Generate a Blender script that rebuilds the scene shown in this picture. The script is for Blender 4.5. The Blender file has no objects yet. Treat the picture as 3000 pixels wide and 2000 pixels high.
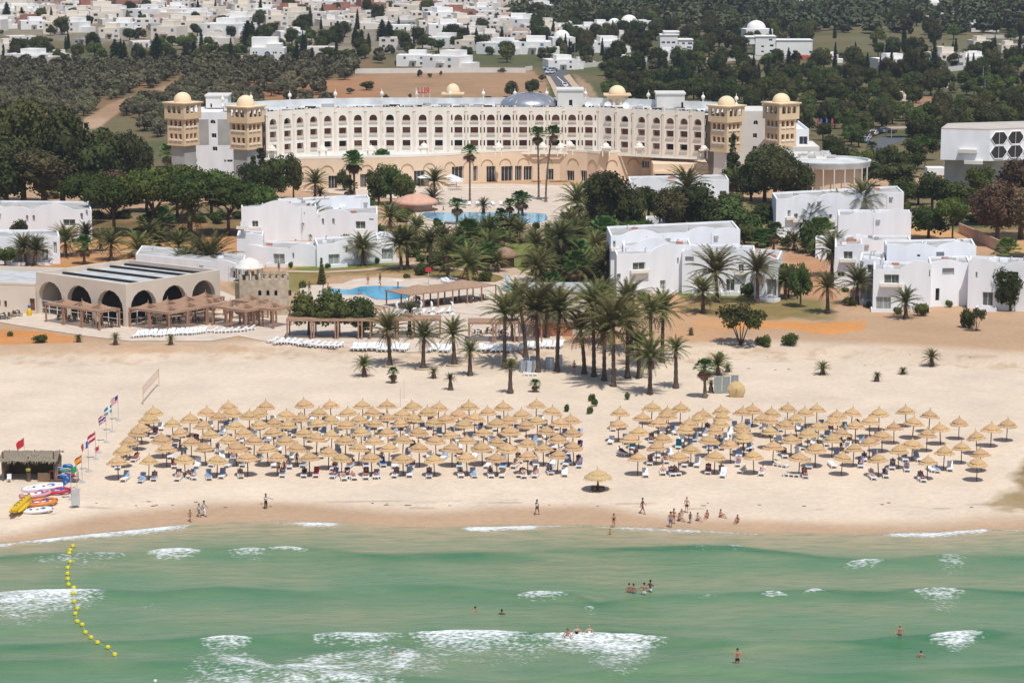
import bpy, bmesh, math, random
import numpy as np
from mathutils import Vector, Matrix
PI = math.pi
rad = math.radians
random.seed(7); np.random.seed(7)
scene = bpy.context.scene
col = scene.collection
# ---------------------------------------------------------------- camera
CAMH = 68.0
FPX = 7500.0                     # focal length in pixels of the 3000 px wide photograph
PITCH = math.atan(1300.0/FPX)
cam_d = bpy.data.cameras.new('camera'); cam = bpy.data.objects.new('camera', cam_d); col.objects.link(cam)
cam.location = (0, 0, CAMH); cam.rotation_euler = (PI/2-PITCH, 0, 0)
cam_d.sensor_width = 36; cam_d.lens = 36*FPX/3000.0
cam_d.clip_start = 1; cam_d.clip_end = 9000
scene.camera = cam
# ---------------------------------------------------------------- light
SUN = Vector((0.36, -0.92, 2.05)).normalized()
world = bpy.data.worlds.new('World'); scene.world = world; world.use_nodes = True
nt = world.node_tree; nt.nodes.clear()
sky = nt.nodes.new('ShaderNodeTexSky'); sky.sky_type = 'NISHITA'; sky.sun_disc = False
sky.sun_elevation = math.asin(SUN.z); sky.sun_rotation = math.atan2(SUN.x, SUN.y)
bg = nt.nodes.new('ShaderNodeBackground'); bg.inputs[1].default_value = 0.1
wo = nt.nodes.new('ShaderNodeOutputWorld')
nt.links.new(sky.outputs[0], bg.inputs[0]); nt.links.new(bg.outputs[0], wo.inputs[0])
sl = bpy.data.lights.new('sun', 'SUN'); sl.energy = 3.6; sl.angle = rad(0.5); sl.color = (1, 0.96, 0.91)
so = bpy.data.objects.new('sun', sl); col.objects.link(so)
so.rotation_euler = (-SUN).to_track_quat('-Z', 'Y').to_euler()
scene.view_settings.view_transform = 'Standard'; scene.view_settings.look = 'None'
scene.view_settings.exposure = 0.12; scene.view_settings.gamma = 1
scene.view_settings.use_curve_mapping = False
# ---------------------------------------------------------------- materials
MATS = {}
def mat(name, c, rough=0.8, var=0.12, scale=1.0, spec=0.3, bump=0.0, c2=None, rnd=0.0, metal=0.0, detail=4, stretch=None, trans=0.0):
    if name in MATS: return MATS[name]
    m = bpy.data.materials.new(name); m.use_nodes = True; n = m.node_tree.nodes; L = m.node_tree.links
    p = n['Principled BSDF']; p.inputs['Roughness'].default_value = rough
    p.inputs['Specular IOR Level'].default_value = spec; p.inputs['Metallic'].default_value = metal
    tc = n.new('ShaderNodeTexCoord'); src = tc.outputs['Object']
    if stretch:
        mp = n.new('ShaderNodeMapping'); mp.inputs['Scale'].default_value = stretch; L.new(src, mp.inputs[0]); src = mp.outputs[0]
    no = n.new('ShaderNodeTexNoise'); no.inputs['Scale'].default_value = scale; no.inputs['Detail'].default_value = detail
    L.new(src, no.inputs['Vector'])
    mx = n.new('ShaderNodeMix'); mx.data_type = 'RGBA'
    if c2 is None:
        a = [max(0, v*(1-var)) for v in c]; b = [min(1, v*(1+var)) for v in c]
    else: a, b = c, c2
    mx.inputs[6].default_value = (*a, 1); mx.inputs[7].default_value = (*b, 1)
    mr = n.new('ShaderNodeMapRange'); mr.inputs[1].default_value = 0.3; mr.inputs[2].default_value = 0.7
    L.new(no.outputs[0], mr.inputs[0]); L.new(mr.outputs[0], mx.inputs[0])
    out = mx.outputs[2]
    if rnd > 0:
        oi = n.new('ShaderNodeObjectInfo'); hs = n.new('ShaderNodeHueSaturation')
        m1 = n.new('ShaderNodeMapRange'); m1.inputs[3].default_value = 1-rnd; m1.inputs[4].default_value = 1+rnd
        L.new(oi.outputs['Random'], m1.inputs[0]); L.new(m1.outputs[0], hs.inputs['Value'])
        m2 = n.new('ShaderNodeMath'); m2.operation = 'MULTIPLY'; m2.inputs[1].default_value = 7.31; L.new(oi.outputs['Random'], m2.inputs[0])
        m3 = n.new('ShaderNodeMath'); m3.operation = 'FRACT'; L.new(m2.outputs[0], m3.inputs[0])
        m4 = n.new('ShaderNodeMapRange'); m4.inputs[3].default_value = 0.5-rnd*0.09; m4.inputs[4].default_value = 0.5+rnd*0.06
        L.new(m3.outputs[0], m4.inputs[0]); L.new(m4.outputs[0], hs.inputs['Hue'])
        L.new(out, hs.inputs['Color']); out = hs.outputs[0]
    L.new(out, p.inputs['Base Color'])
    if bump > 0:
        bn = n.new('ShaderNodeBump'); bn.inputs['Strength'].default_value = bump; bn.inputs['Distance'].default_value = 0.1
        L.new(no.outputs[0], bn.inputs['Height']); L.new(bn.outputs[0], p.inputs['Normal'])
    if trans > 0:
        tr = n.new('ShaderNodeBsdfTranslucent'); L.new(out, tr.inputs[0]); ms = n.new('ShaderNodeMixShader'); ms.inputs[0].default_value = trans
        L.new(p.outputs[0], ms.inputs[1]); L.new(tr.outputs[0], ms.inputs[2]); L.new(ms.outputs[0], n['Material Output'].inputs[0])
    MATS[name] = m
    return m
# ---------------------------------------------------------------- photo geometry helpers
CP, SP = math.cos(PITCH), math.sin(PITCH)
def ray(px, py):
    u = (px-1500)/FPX; v = (py-1000)/FPX
    return (u, CP - v*SP, -SP - v*CP)
def R(px, py, z=0.0):            # point at height z seen at that photo pixel
    d = ray(px, py); t = (z-CAMH)/d[2]
    return Vector((d[0]*t, d[1]*t, z))
def Zat(py, Y):                  # height of what is seen on photo row py at depth Y
    d = ray(1500, py); return CAMH + d[2]*Y/d[1]
def Xat(px, py, Y):
    d = ray(px, py); return d[0]*Y/d[1]
def proj(X, Y, Z):
    zc = Y*CP - (Z-CAMH)*SP; yc = Y*SP + (Z-CAMH)*CP
    return 1500+FPX*X/zc, 1000-FPX*yc/zc
shore_px = [(-600, 1640), (0, 1592), (270, 1562), (560, 1534), (760, 1528), (1000, 1532), (1200, 1545), (1400, 1541), (1700, 1537), (1900, 1546), (2200, 1561), (2500, 1562), (2750, 1560), (2880, 1551), (3000, 1552), (3600, 1545)]
_sh = [R(a, b, 0) for a, b in shore_px]
SHX = np.array([v.x for v in _sh]); SHY = np.array([v.y for v in _sh])
def sstep(a, b, x):
    t = np.clip((x-a)/(b-a), 0, 1); return t*t*(3-2*t)
BL = [R(a, b, 1.7) for a, b in [(-300, 1075), (0, 1068), (600, 1062), (900, 1050), (1400, 1075), (1900, 1070), (2200, 1050), (2600, 1065), (3000, 1090), (3400, 1100)]]
BLX = np.array([v.x for v in BL]); BLY = np.array([v.y for v in BL])
def hgt(X, Y):
    X = np.asarray(X, float); Y = np.asarray(Y, float)
    d = Y - np.interp(X, SHX, SHY)
    z = np.where(d < 0, d*0.05, 1.7*(1-np.exp(-np.clip(d, 0, None)/16.0)))
    b = Y - np.interp(X, BLX, BLY)
    z = z + 0.9*sstep(0, 9, b)
    z = z + 0.7*sstep(470, 540, Y)
    z = z + np.clip(Y-850, 0, None)*0.018*(1-0.6*sstep(0, 150, X))
    # dips and ripples
    amp = sstep(4, 20, d)*(1-sstep(0, 25, b))
    z = z + amp*0.05*(np.sin(X*0.35+np.sin(Y*0.21))*np.sin(Y*0.41+X*0.13))
    amp2 = sstep(-3, 1, b)*(1-sstep(7, 12, b))
    z = z + amp2*0.13*np.sin(X*0.9+2*np.sin(X*0.23))*np.sin(Y*0.7+X*0.4)
    return z
def hz(x, y): return float(hgt(x, y))
def G(px, py):                   # ground point at the photo pixel
    z = 2.0
    for _ in range(12):
        p = R(px, py, z); z = 0.5*z + 0.5*hz(p.x, p.y)
    p = R(px, py, z); p.z = hz(p.x, p.y)
    return p
def c(r, k, x, y): return (x/3.136+750*k, y/3.136+500*r)   # pixel read in an enlarged quarter
# ---------------------------------------------------------------- objects
def link(o, parent=None):
    col.objects.link(o)
    if parent is not None: o.parent = parent
    return o
LABELQ = []
def tag(o, label, cat, group=None, kind=None, how=None):
    o['label'] = label; o['category'] = cat
    if group: o['group'] = group
    if kind: o['kind'] = kind
    if how is not None: LABELQ.append((o, label, how))
    return o
def thing(name, label, cat, loc=(0, 0, 0), rz=0, group=None, how=None):
    o = bpy.data.objects.new(name, None); link(o); o.empty_display_size = 0.1
    o.location = loc; o.rotation_euler = (0, 0, rz)
    return tag(o, label, cat, group, None, how)
def struct(o): o['kind'] = 'structure'; return o
class MB:
    def __init__(s): s.v = []; s.f = []; s.n = 0; s.mi = []
    def add(s, vs, fs, mi=0):
        b = s.n; s.v.extend([tuple(q) for q in vs]); s.n += len(vs)
        s.f.extend([tuple(b+i for i in q) for q in fs]); s.mi.extend([mi]*len(fs)); return s
    def box(s, x0, y0, z0, x1, y1, z1, mi=0):
        return s.add([(x0,y0,z0),(x1,y0,z0),(x1,y1,z0),(x0,y1,z0),(x0,y0,z1),(x1,y0,z1),(x1,y1,z1),(x0,y1,z1)],
                     [(0,3,2,1),(4,5,6,7),(0,1,5,4),(1,2,6,5),(2,3,7,6),(3,0,4,7)], mi)
    def obox(s, o, ax, ay, az, mi=0):      # corner o and three edge vectors
        o, ax, ay, az = map(Vector, (o, ax, ay, az))
        return s.add([o, o+ax, o+ax+ay, o+ay, o+az, o+ax+az, o+ax+ay+az, o+ay+az],
                     [(0,3,2,1),(4,5,6,7),(0,1,5,4),(1,2,6,5),(2,3,7,6),(3,0,4,7)], mi)
    def tube(s, pts, rs, n=6, cap=True, mi=0):
        pts = [Vector(p) for p in pts]
        if not hasattr(rs, '__len__'): rs = [rs]*len(pts)
        vs = []; fs = []
        for i, p in enumerate(pts):
            d = (pts[min(i+1, len(pts)-1)]-pts[max(i-1, 0)])
            d = d.normalized() if d.length > 1e-9 else Vector((0, 0, 1))
            a = d.cross(Vector((0, 1, 0)) if abs(d.y) < .9 else Vector((1, 0, 0))).normalized(); b = d.cross(a)
            for k in range(n):
                t = 2*PI*k/n; vs.append(p+(a*math.cos(t)+b*math.sin(t))*rs[i])
        for i in range(len(pts)-1):
            for k in range(n):
                k2 = (k+1) % n; fs.append((i*n+k, i*n+k2, (i+1)*n+k2, (i+1)*n+k))
        if cap:
            fs.append(tuple(range(n-1, -1, -1))); fs.append(tuple((len(pts)-1)*n+k for k in range(n)))
        return s.add(vs, fs, mi)
    def lathe(s, prof, n=16, c=(0, 0, 0), mi=0, jit=0, sx=1, sy=1):
        vs = []; fs = []
        for r, z in prof:
            for k in range(n):
                t = 2*PI*k/n; rr = r*(1+random.uniform(-jit, jit))
                vs.append((c[0]+rr*math.cos(t)*sx, c[1]+rr*math.sin(t)*sy, c[2]+z+random.uniform(-jit, jit)*r*.4))
        for i in range(len(prof)-1):
            for k in range(n):
                k2 = (k+1) % n; fs.append((i*n+k, i*n+k2, (i+1)*n+k2, (i+1)*n+k))
        return s.add(vs, fs, mi)
    def prism(s, poly, z0, z1, mi=0):
        n = len(poly)
        vs = [(p[0], p[1], z0) for p in poly]+[(p[0], p[1], z1) for p in poly]
        a = sum(poly[i][0]*poly[(i+1) % n][1]-poly[(i+1) % n][0]*poly[i][1] for i in range(n))
        if a < 0:
            vs = [(p[0], p[1], z0) for p in poly[::-1]]+[(p[0], p[1], z1) for p in poly[::-1]]
        fs = [tuple(range(n-1, -1, -1)), tuple(range(n, 2*n))]+[(i, (i+1) % n, n+(i+1) % n, n+i) for i in range(n)]
        return s.add(vs, fs, mi)
    def mesh(s, name, mats, smooth=False):
        me = bpy.data.meshes.new(name); me.from_pydata(s.v, [], s.f)
        if not isinstance(mats, (list, tuple)): mats = [mats]
        for m in mats: me.materials.append(m)
        if len(mats) > 1: me.polygons.foreach_set('material_index', s.mi)
        if smooth: me.polygons.foreach_set('use_smooth', [True]*len(me.polygons))
        me.update(); return me
    def build(s, name, mats, parent=None, smooth=False):
        return link(bpy.data.objects.new(name, s.mesh(name, mats, smooth)), parent)
def inst(name, me, parent=None, loc=None, rz=0, sc=None):
    o = bpy.data.objects.new(name, me); link(o, parent)
    if loc is not None: o.location = loc
    if rz: o.rotation_euler = (0, 0, rz)
    if sc is not None: o.scale = (sc, sc, sc) if not hasattr(sc, '__len__') else sc
    return o
def obj(name, me, parent): return inst(name, me, parent)
def grid_mesh(name, V, nx, ny, mats, smooth=True):
    me = bpy.data.meshes.new(name)
    idx = np.arange(nx*ny).reshape(ny, nx)
    q = np.stack([idx[:-1, :-1], idx[:-1, 1:], idx[1:, 1:], idx[1:, :-1]], -1).reshape(-1, 4)
    me.vertices.add(nx*ny); me.vertices.foreach_set('co', V.astype(np.float32).ravel())
    me.loops.add(q.size); me.loops.foreach_set('vertex_index', q.ravel().astype(np.int32))
    me.polygons.add(len(q)); me.polygons.foreach_set('loop_start', (np.arange(len(q))*4).astype(np.int32))
    me.polygons.foreach_set('loop_total', np.full(len(q), 4, np.int32))
    me.polygons.foreach_set('use_smooth', np.full(len(q), smooth))
    me.materials.append(mats); me.update(calc_edges=True); return me
def quads_mesh(name, V, Q, mats, smooth=False):
    me = bpy.data.meshes.new(name); k = Q.shape[1]
    me.vertices.add(len(V)); me.vertices.foreach_set('co', V.astype(np.float32).ravel())
    me.loops.add(Q.size); me.loops.foreach_set('vertex_index', Q.ravel().astype(np.int32))
    me.polygons.add(len(Q)); me.polygons.foreach_set('loop_start', (np.arange(len(Q))*k).astype(np.int32))
    me.polygons.foreach_set('loop_total', np.full(len(Q), k, np.int32))
    if smooth: me.polygons.foreach_set('use_smooth', np.full(len(Q), True))
    me.materials.append(mats); me.update(calc_edges=True); return me
def inpoly(x, y, poly):
    x = np.asarray(x, float); y = np.asarray(y, float); r = np.zeros(x.shape, bool); n = len(poly)
    for i in range(n):
        x1, y1 = poly[i]; x2, y2 = poly[(i+1) % n]
        if y1 == y2: continue
        cnd = ((y1 > y) != (y2 > y)) & (x < (x2-x1)*(y-y1)/(y2-y1)+x1)
        r ^= cnd
    return r
def vnoise(X, Y, s, seed=0):      # cheap smooth value noise
    r = np.random.RandomState(seed); T = r.rand(64, 64)
    x = X/s; y = Y/s; xi = np.floor(x).astype(int); yi = np.floor(y).astype(int); fx = x-xi; fy = y-yi
    fx = fx*fx*(3-2*fx); fy = fy*fy*(3-2*fy)
    g = lambda a, b: T[(a) % 64, (b) % 64]
    return (g(xi, yi)*(1-fx)+g(xi+1, yi)*fx)*(1-fy)+(g(xi, yi+1)*(1-fx)+g(xi+1, yi+1)*fx)*fy
# wall with rectangular or arched openings; p0->p1 along the base (outside is on the right-hand side)
def wall(mb, p0, p1, z0, top, ops, th=0.3, mi=0, mj=None):
    p0 = Vector((p0[0], p0[1], 0)); p1 = Vector((p1[0], p1[1], 0)); d = p1-p0; Ln = d.length; d /= Ln
    nrm = Vector((d.y, -d.x, 0)); inn = -nrm*th
    if mj is None: mj = mi
    tf = top if callable(top) else (lambda s: top)
    bs = {0.0, Ln}
    if callable(top):
        for i in range(1, int(Ln/0.5)): bs.add(i*0.5)
    O = []
    for o in ops:
        s0, s1, a, b, arch = o; s0 = max(s0, 0.02); s1 = min(s1, Ln-0.02)
        if s1-s0 < 0.05: continue
        bs.add(s0); bs.add(s1)
        if arch:
            for k in range(1, 8): bs.add(s0+(s1-s0)*(0.5-0.5*math.cos(PI*k/8)))
        O.append((s0, s1, a, b, arch))
    def ot(o, s):
        if not o[4]: return o[3]
        r = (o[1]-o[0])/2; u = (s-(o[0]+o[1])/2)/r; h = min(r, o[3]-o[2])
        return o[3]-h+h*math.sqrt(max(0, 1-u*u))
    B = sorted(bs); B2 = [B[0]]
    for q in B[1:]:
        if q-B2[-1] > 1e-3: B2.append(q)
    P = lambda s, z, k=0: tuple(p0+d*s+Vector((0, 0, z))+inn*k)
    for s0, s1 in zip(B2[:-1], B2[1:]):
        sm = (s0+s1)/2; cov = sorted([o for o in O if o[0]-1e-4 <= sm <= o[1]+1e-4], key=lambda o: o[2])
        zl = zr = z0
        for o in cov:
            if o[2] > min(zl, zr)+1e-3: mb.add([P(s0, zl), P(s1, zr), P(s1, o[2]), P(s0, o[2])], [(0, 1, 2, 3)], mi)
            a, b = ot(o, s0), ot(o, s1)
            mb.add([P(s0, o[2]), P(s1, o[2]), P(s1, o[2], 1), P(s0, o[2], 1)], [(0, 1, 2, 3)], mj)
            mb.add([P(s0, a), P(s1, b), P(s1, b, 1), P(s0, a, 1)], [(3, 2, 1, 0)], mj)
            zl, zr = a, b
        ta, tb = tf(s0), tf(s1)
        mb.add([P(s0, zl), P(s1, zr), P(s1, tb), P(s0, ta)], [(0, 1, 2, 3)], mi)
    for o in O:
        for s, k in ((o[0], 0), (o[1], 1)):
            zt = ot(o, s)
            if zt-o[2] < 1e-3: continue
            q = [P(s, o[2]), P(s, o[2], 1), P(s, zt, 1), P(s, zt)]
            mb.add(q, [(0, 1, 2, 3) if k == 0 else (3, 2, 1, 0)], mj)
    return mb
def on_wall(p0, p1, px, py):      # (s, z) where the photo pixel meets the vertical plane through p0, p1
    d = Vector((p1[0]-p0[0], p1[1]-p0[1])); Ln = d.length; d /= Ln; n = Vector((-d.y, d.x)); r = ray(px, py)
    den = r[0]*n.x+r[1]*n.y; t = (p0[0]*n.x+p0[1]*n.y)/den
    return (r[0]*t-p0[0])*d.x+(r[1]*t-p0[1])*d.y, CAMH+r[2]*t
# ================================================================ ground sheet
def terrain():
    NX = 620
    ys = [150.0]
    while ys[-1] < 250: ys.append(ys[-1]+4)
    while ys[-1] < 430: ys.append(ys[-1]+0.55)
    while ys[-1] < 4200: ys.append(ys[-1]*1.006)
    ys = np.array(ys); NY = len(ys)
    u = np.linspace(-1, 1, NX)
    u = 0.62*u+0.38*np.sign(u)*np.abs(u)**7            # finer inside the view
    W = 0.33*ys+45
    X = u[None, :]*W[:, None]*1.0; X = X*np.where(np.abs(u)[None, :] > 0.9, 1+(np.abs(u)[None, :]-0.9)*18, 1)
    Y = np.repeat(ys[:, None], NX, 1); Z = hgt(X, Y)
    V = np.stack([X, Y, Z], -1).reshape(-1, 3)
    x, y, z = V[:, 0], V[:, 1], V[:, 2]
    px, py = proj(x, y, z)
    n1 = vnoise(x, y, 9, 1); n2 = vnoise(x, y, 2.3, 2); n3 = vnoise(x, y, 34, 3); n4 = vnoise(x, y, 0.9, 4)
    sand = np.array([0.67, 0.55, 0.42]); C = np.repeat(sand[None], len(x), 0)
    d = y-np.interp(x, SHX, SHY); b = y-np.interp(x, BLX, BLY)
    def mixc(w, colr):
        nonlocal C
        w = np.clip(w, 0, 1)[:, None]; C = C*(1-w)+np.array(colr)[None]*w
    mixc((n1*0.4+n3*0.8-0.5)*0.55*sstep(30, 60, d), (0.58, 0.44, 0.33))
    mixc((1-sstep(2.2, 7.5, d+(n1-.5)*4+(n3-.5)*4))*0.88, (0.43, 0.28, 0.17))       # wet sand
    mixc((1-sstep(-2, 1.5, d))*0.5, (0.30, 0.24, 0.15))
    mixc(sstep(.72, .8, vnoise(x*.35, y*2, 1.2, 9))*sstep(7, 8, d+(n1-.5)*4)*(1-sstep(9, 10.5, d+(n1-.5)*4))*0.6, (0.33, 0.24, 0.17))
    # bluff
    mixc(sstep(-4, 6, b)*(0.35+0.4*n2)*0.7, (0.52, 0.38, 0.26))
    mixc(sstep(-3, 0, b)*(1-sstep(7, 10, b))*sstep(.5, .8, n4*.5+n2*.5)*.45, (0.42, 0.28, 0.17))
    mixc(sstep(8, 15, b)*0.85, (0.44, 0.275, 0.155))
    def region(poly, colr, k=1.0, noise=0.5, soft=9):
        w = np.zeros(len(x))
        for ox, oy in ((0, 0), (soft, 0), (-soft, 0), (0, soft*.5), (0, -soft*.5), (soft*.7, soft*.4), (-soft*.7, -soft*.4)):
            w += inpoly(px+ox+(n2-.5)*soft*2, py+oy+(n4-.5)*soft, poly)/7
        mixc(w*k*(1-noise+noise*2*(n1*.5+n2*.5)), colr)
    region([(-900, 950), (260, 1000), (700, 1010), (800, 1030), (-900, 1050)], (0.50, 0.33, 0.2), .8)
    region([(-900, 955), (0, 966), (130, 972), (235, 990), (225, 1003), (60, 1008), (-900, 1005)], (0.56, 0.235, 0.07), .95, .3, 4)
    region([(2030, 935), (2200, 940), (2420, 945), (2540, 940), (2525, 968), (2430, 980), (2300, 962), (2100, 968), (2030, 960)], (0.60, 0.27, 0.085), .95, .3, 5)
    region([(1960, 860), (2120, 850), (2130, 1000), (1960, 1000)], (0.52, 0.30, 0.155), .8, .4, 12)
    # gardens
    region([(0, 640), (780, 640), (780, 800), (700, 780), (0, 790)], (0.47, 0.235, 0.095), .9, .3, 8)
    region([(830, 790), (1000, 770), (1190, 765), (1320, 755), (1500, 760), (1560, 800), (1500, 850), (1330, 815), (1150, 800), (960, 812), (930, 850), (870, 845)], (0.23, 0.165, 0.05), .95, .5, 6)
    region([(1500, 660), (1600, 650), (1800, 640), (1830, 700), (1790, 870), (1640, 860), (1500, 850), (1480, 720)], (0.16, 0.19, 0.042), .97, .4, 8)
    region([(860, 785), (1010, 765), (1160, 765), (1150, 778), (1000, 790), (870, 795)], (0.14, 0.18, 0.035), .9, .3, 4)
    region([(2080, 860), (2400, 880), (2410, 900), (2380, 925), (2230, 940), (2080, 925), (1980, 900)], (0.24, 0.175, 0.065), .9, .4, 8)
    region([(1980, 850), (2260, 868), (2240, 885), (1990, 875)], (0.13, 0.145, 0.035), .8, .5, 5)
    region([(2300, 740), (2420, 760), (2460, 900), (2400, 880), (2290, 860)], (0.46, 0.235, 0.12), .85, .4, 8)
    region([(2600, 650), (3100, 680), (3100, 760), (2700, 700)], (0.58, 0.32, 0.13), .8, .3, 8)
    region([(1290, 560), (1800, 555), (1810, 690), (1700, 660), (1600, 700), (1230, 700), (1190, 610)], (0.55, 0.42, 0.30), .9, .3, 5)
    region([(1190, 600), (1240, 600), (1250, 680), (1480, 690), (1500, 760), (1300, 760), (1150, 740)], (0.17, 0.155, 0.05), .8, .6, 10)
    region([(1780, 600), (2280, 590), (2300, 700), (2230, 690), (1790, 690)], (0.13, 0.13, 0.045), .75, .6, 12)
    region([(2280, 860), (2450, 880), (2440, 940), (2330, 930)], (0.2, 0.17, 0.06), .6, .6, 10)
    region([(650, 800), (900, 800), (900, 860), (690, 850)], (0.22, 0.19, 0.06), .85, .4, 6)
    region([(200, 620), (760, 600), (770, 680), (200, 700)], (0.10, 0.09, 0.04), .7, .7, 14)  # shade under the umbrella pines, painted dark and patchy into the soil colour
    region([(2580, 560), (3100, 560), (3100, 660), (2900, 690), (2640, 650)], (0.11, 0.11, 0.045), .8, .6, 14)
    # behind the hotel
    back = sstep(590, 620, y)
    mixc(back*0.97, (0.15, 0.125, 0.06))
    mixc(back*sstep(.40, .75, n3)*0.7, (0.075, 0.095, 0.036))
    region([(250, 345), (330, 300), (440, 265), (540, 232), (555, 240), (470, 275), (360, 320), (290, 375), (240, 380)], (0.46, 0.31, 0.20), .95, .2, 3)
    region([(0, 190), (1100, 175), (1100, 330), (0, 350)], (0.27, 0.145, 0.075), .5, .5, 12)
    region([(920, 245), (1090, 212), (1300, 207), (1560, 207), (1600, 240), (1620, 300), (1000, 310)], (0.36, 0.22, 0.125), 1, .3, 6)
    region([(760, 250), (1100, 225), (1130, 300), (780, 330)], (0.38, 0.17, 0.075), .55, .6, 10)
    region([(1600, 215), (1650, 225), (1700, 330), (1620, 330)], (0.07, 0.09, 0.03), .8, .4, 6)
    region([(1680, 215), (1730, 250), (1760, 300), (1740, 320), (1700, 270)], (0.36, 0.25, 0.16), .9, .3, 4)
    region([(2600, 270), (2750, 280), (2740, 330), (2600, 320)], (0.36, 0.2, 0.12), .7, .4, 8)
    region([(0, -200), (1650, -200), (1500, 150), (1000, 160), (0, 110)], (0.30, 0.25, 0.19), .65, .5, 10)
    region([(1860, 18), (2100, 12), (2200, 16), (2100, 26), (1860, 32)], (0.45, 0.38, 0.28), 1, .1, 2)
    region([(2060, -30), (3100, -30), (3100, 5), (2060, 8)], (0.3, 0.2, 0.12), .6, .4, 6)
    for a_, b_, c_, e_ in ((2400, 60, 2760, 95), (2700, 100, 3060, 150), (2480, 110, 2700, 140), (2000, 100, 2200, 130), (2650, 40, 3060, 60)):
        region([(a_, b_), (c_, b_+5), (c_, e_), (a_+40, e_)], (0.15, 0.14, 0.07), .8, .6, 14)
    # right pond bank
    region([(2880, 1480), (2925, 1445), (3010, 1430), (3200, 1420), (3200, 1495), (2960, 1492)], (0.32, 0.235, 0.12), .9, .3, 16)
    region([(2955, 1400), (2985, 1360), (3010, 1345), (3300, 1330), (3300, 1440), (2990, 1432)], (0.25, 0.17, 0.075), .95, .5, 16)
    m = bpy.data.materials.new('ground_mix'); m.use_nodes = True; n = m.node_tree.nodes; L = m.node_tree.links
    p = n['Principled BSDF']; p.inputs['Roughness'].default_value = 0.95; p.inputs['Specular IOR Level'].default_value = 0.15
    at = n.new('ShaderNodeVertexColor'); at.layer_name = 'soil'
    tc = n.new('ShaderNodeTexCoord')
    n1_ = n.new('ShaderNodeTexNoise'); n1_.inputs['Scale'].default_value = 1.6; n1_.inputs['Detail'].default_value = 8; n1_.inputs['Roughness'].default_value = .65
    n2_ = n.new('ShaderNodeTexNoise'); n2_.inputs['Scale'].default_value = 0.12; n2_.inputs['Detail'].default_value = 5
    mp = n.new('ShaderNodeMapping'); mp.inputs['Scale'].default_value = (0.8, 1.0, 1)
    L.new(tc.outputs['Object'], mp.inputs[0]); L.new(mp.outputs[0], n1_.inputs[0]); L.new(tc.outputs['Object'], n2_.inputs[0])
    a = n.new('ShaderNodeMapRange'); a.inputs[1].default_value = .3; a.inputs[2].default_value = .7; a.inputs[3].default_value = 0.88; a.inputs[4].default_value = 1.07
    b2 = n.new('ShaderNodeMapRange'); b2.inputs[1].default_value = .3; b2.inputs[2].default_value = .7; b2.inputs[3].default_value = 0.92; b2.inputs[4].default_value = 1.07
    L.new(n1_.outputs[0], a.inputs[0]); L.new(n2_.outputs[0], b2.inputs[0])
    mu = n.new('ShaderNodeMath'); mu.operation = 'MULTIPLY'; L.new(a.outputs[0], mu.inputs[0]); L.new(b2.outputs[0], mu.inputs[1])
    vm = n.new('ShaderNodeVectorMath'); vm.operation = 'SCALE'; L.new(at.outputs[0], vm.inputs[0]); L.new(mu.outputs[0], vm.inputs['Scale'])
    L.new(vm.outputs[0], p.inputs['Base Color'])
    bn = n.new('ShaderNodeBump'); bn.inputs['Strength'].default_value = 0.4; bn.inputs['Distance'].default_value = 0.25
    n3_ = n.new('ShaderNodeTexNoise'); n3_.inputs['Scale'].default_value = 1.7; n3_.inputs['Detail'].default_value = 8; L.new(tc.outputs['Object'], n3_.inputs[0])
    L.new(n3_.outputs[0], bn.inputs['Height']); L.new(bn.outputs[0], p.inputs['Normal'])
    me = grid_mesh('ground', V, NX, NY, m)
    ca = me.color_attributes.new('soil', 'FLOAT_COLOR', 'POINT')
    ca.data.foreach_set('color', np.concatenate([C, np.ones((len(C), 1))], 1).astype(np.float32).ravel())
    struct(inst('ground', me))
terrain()
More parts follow.
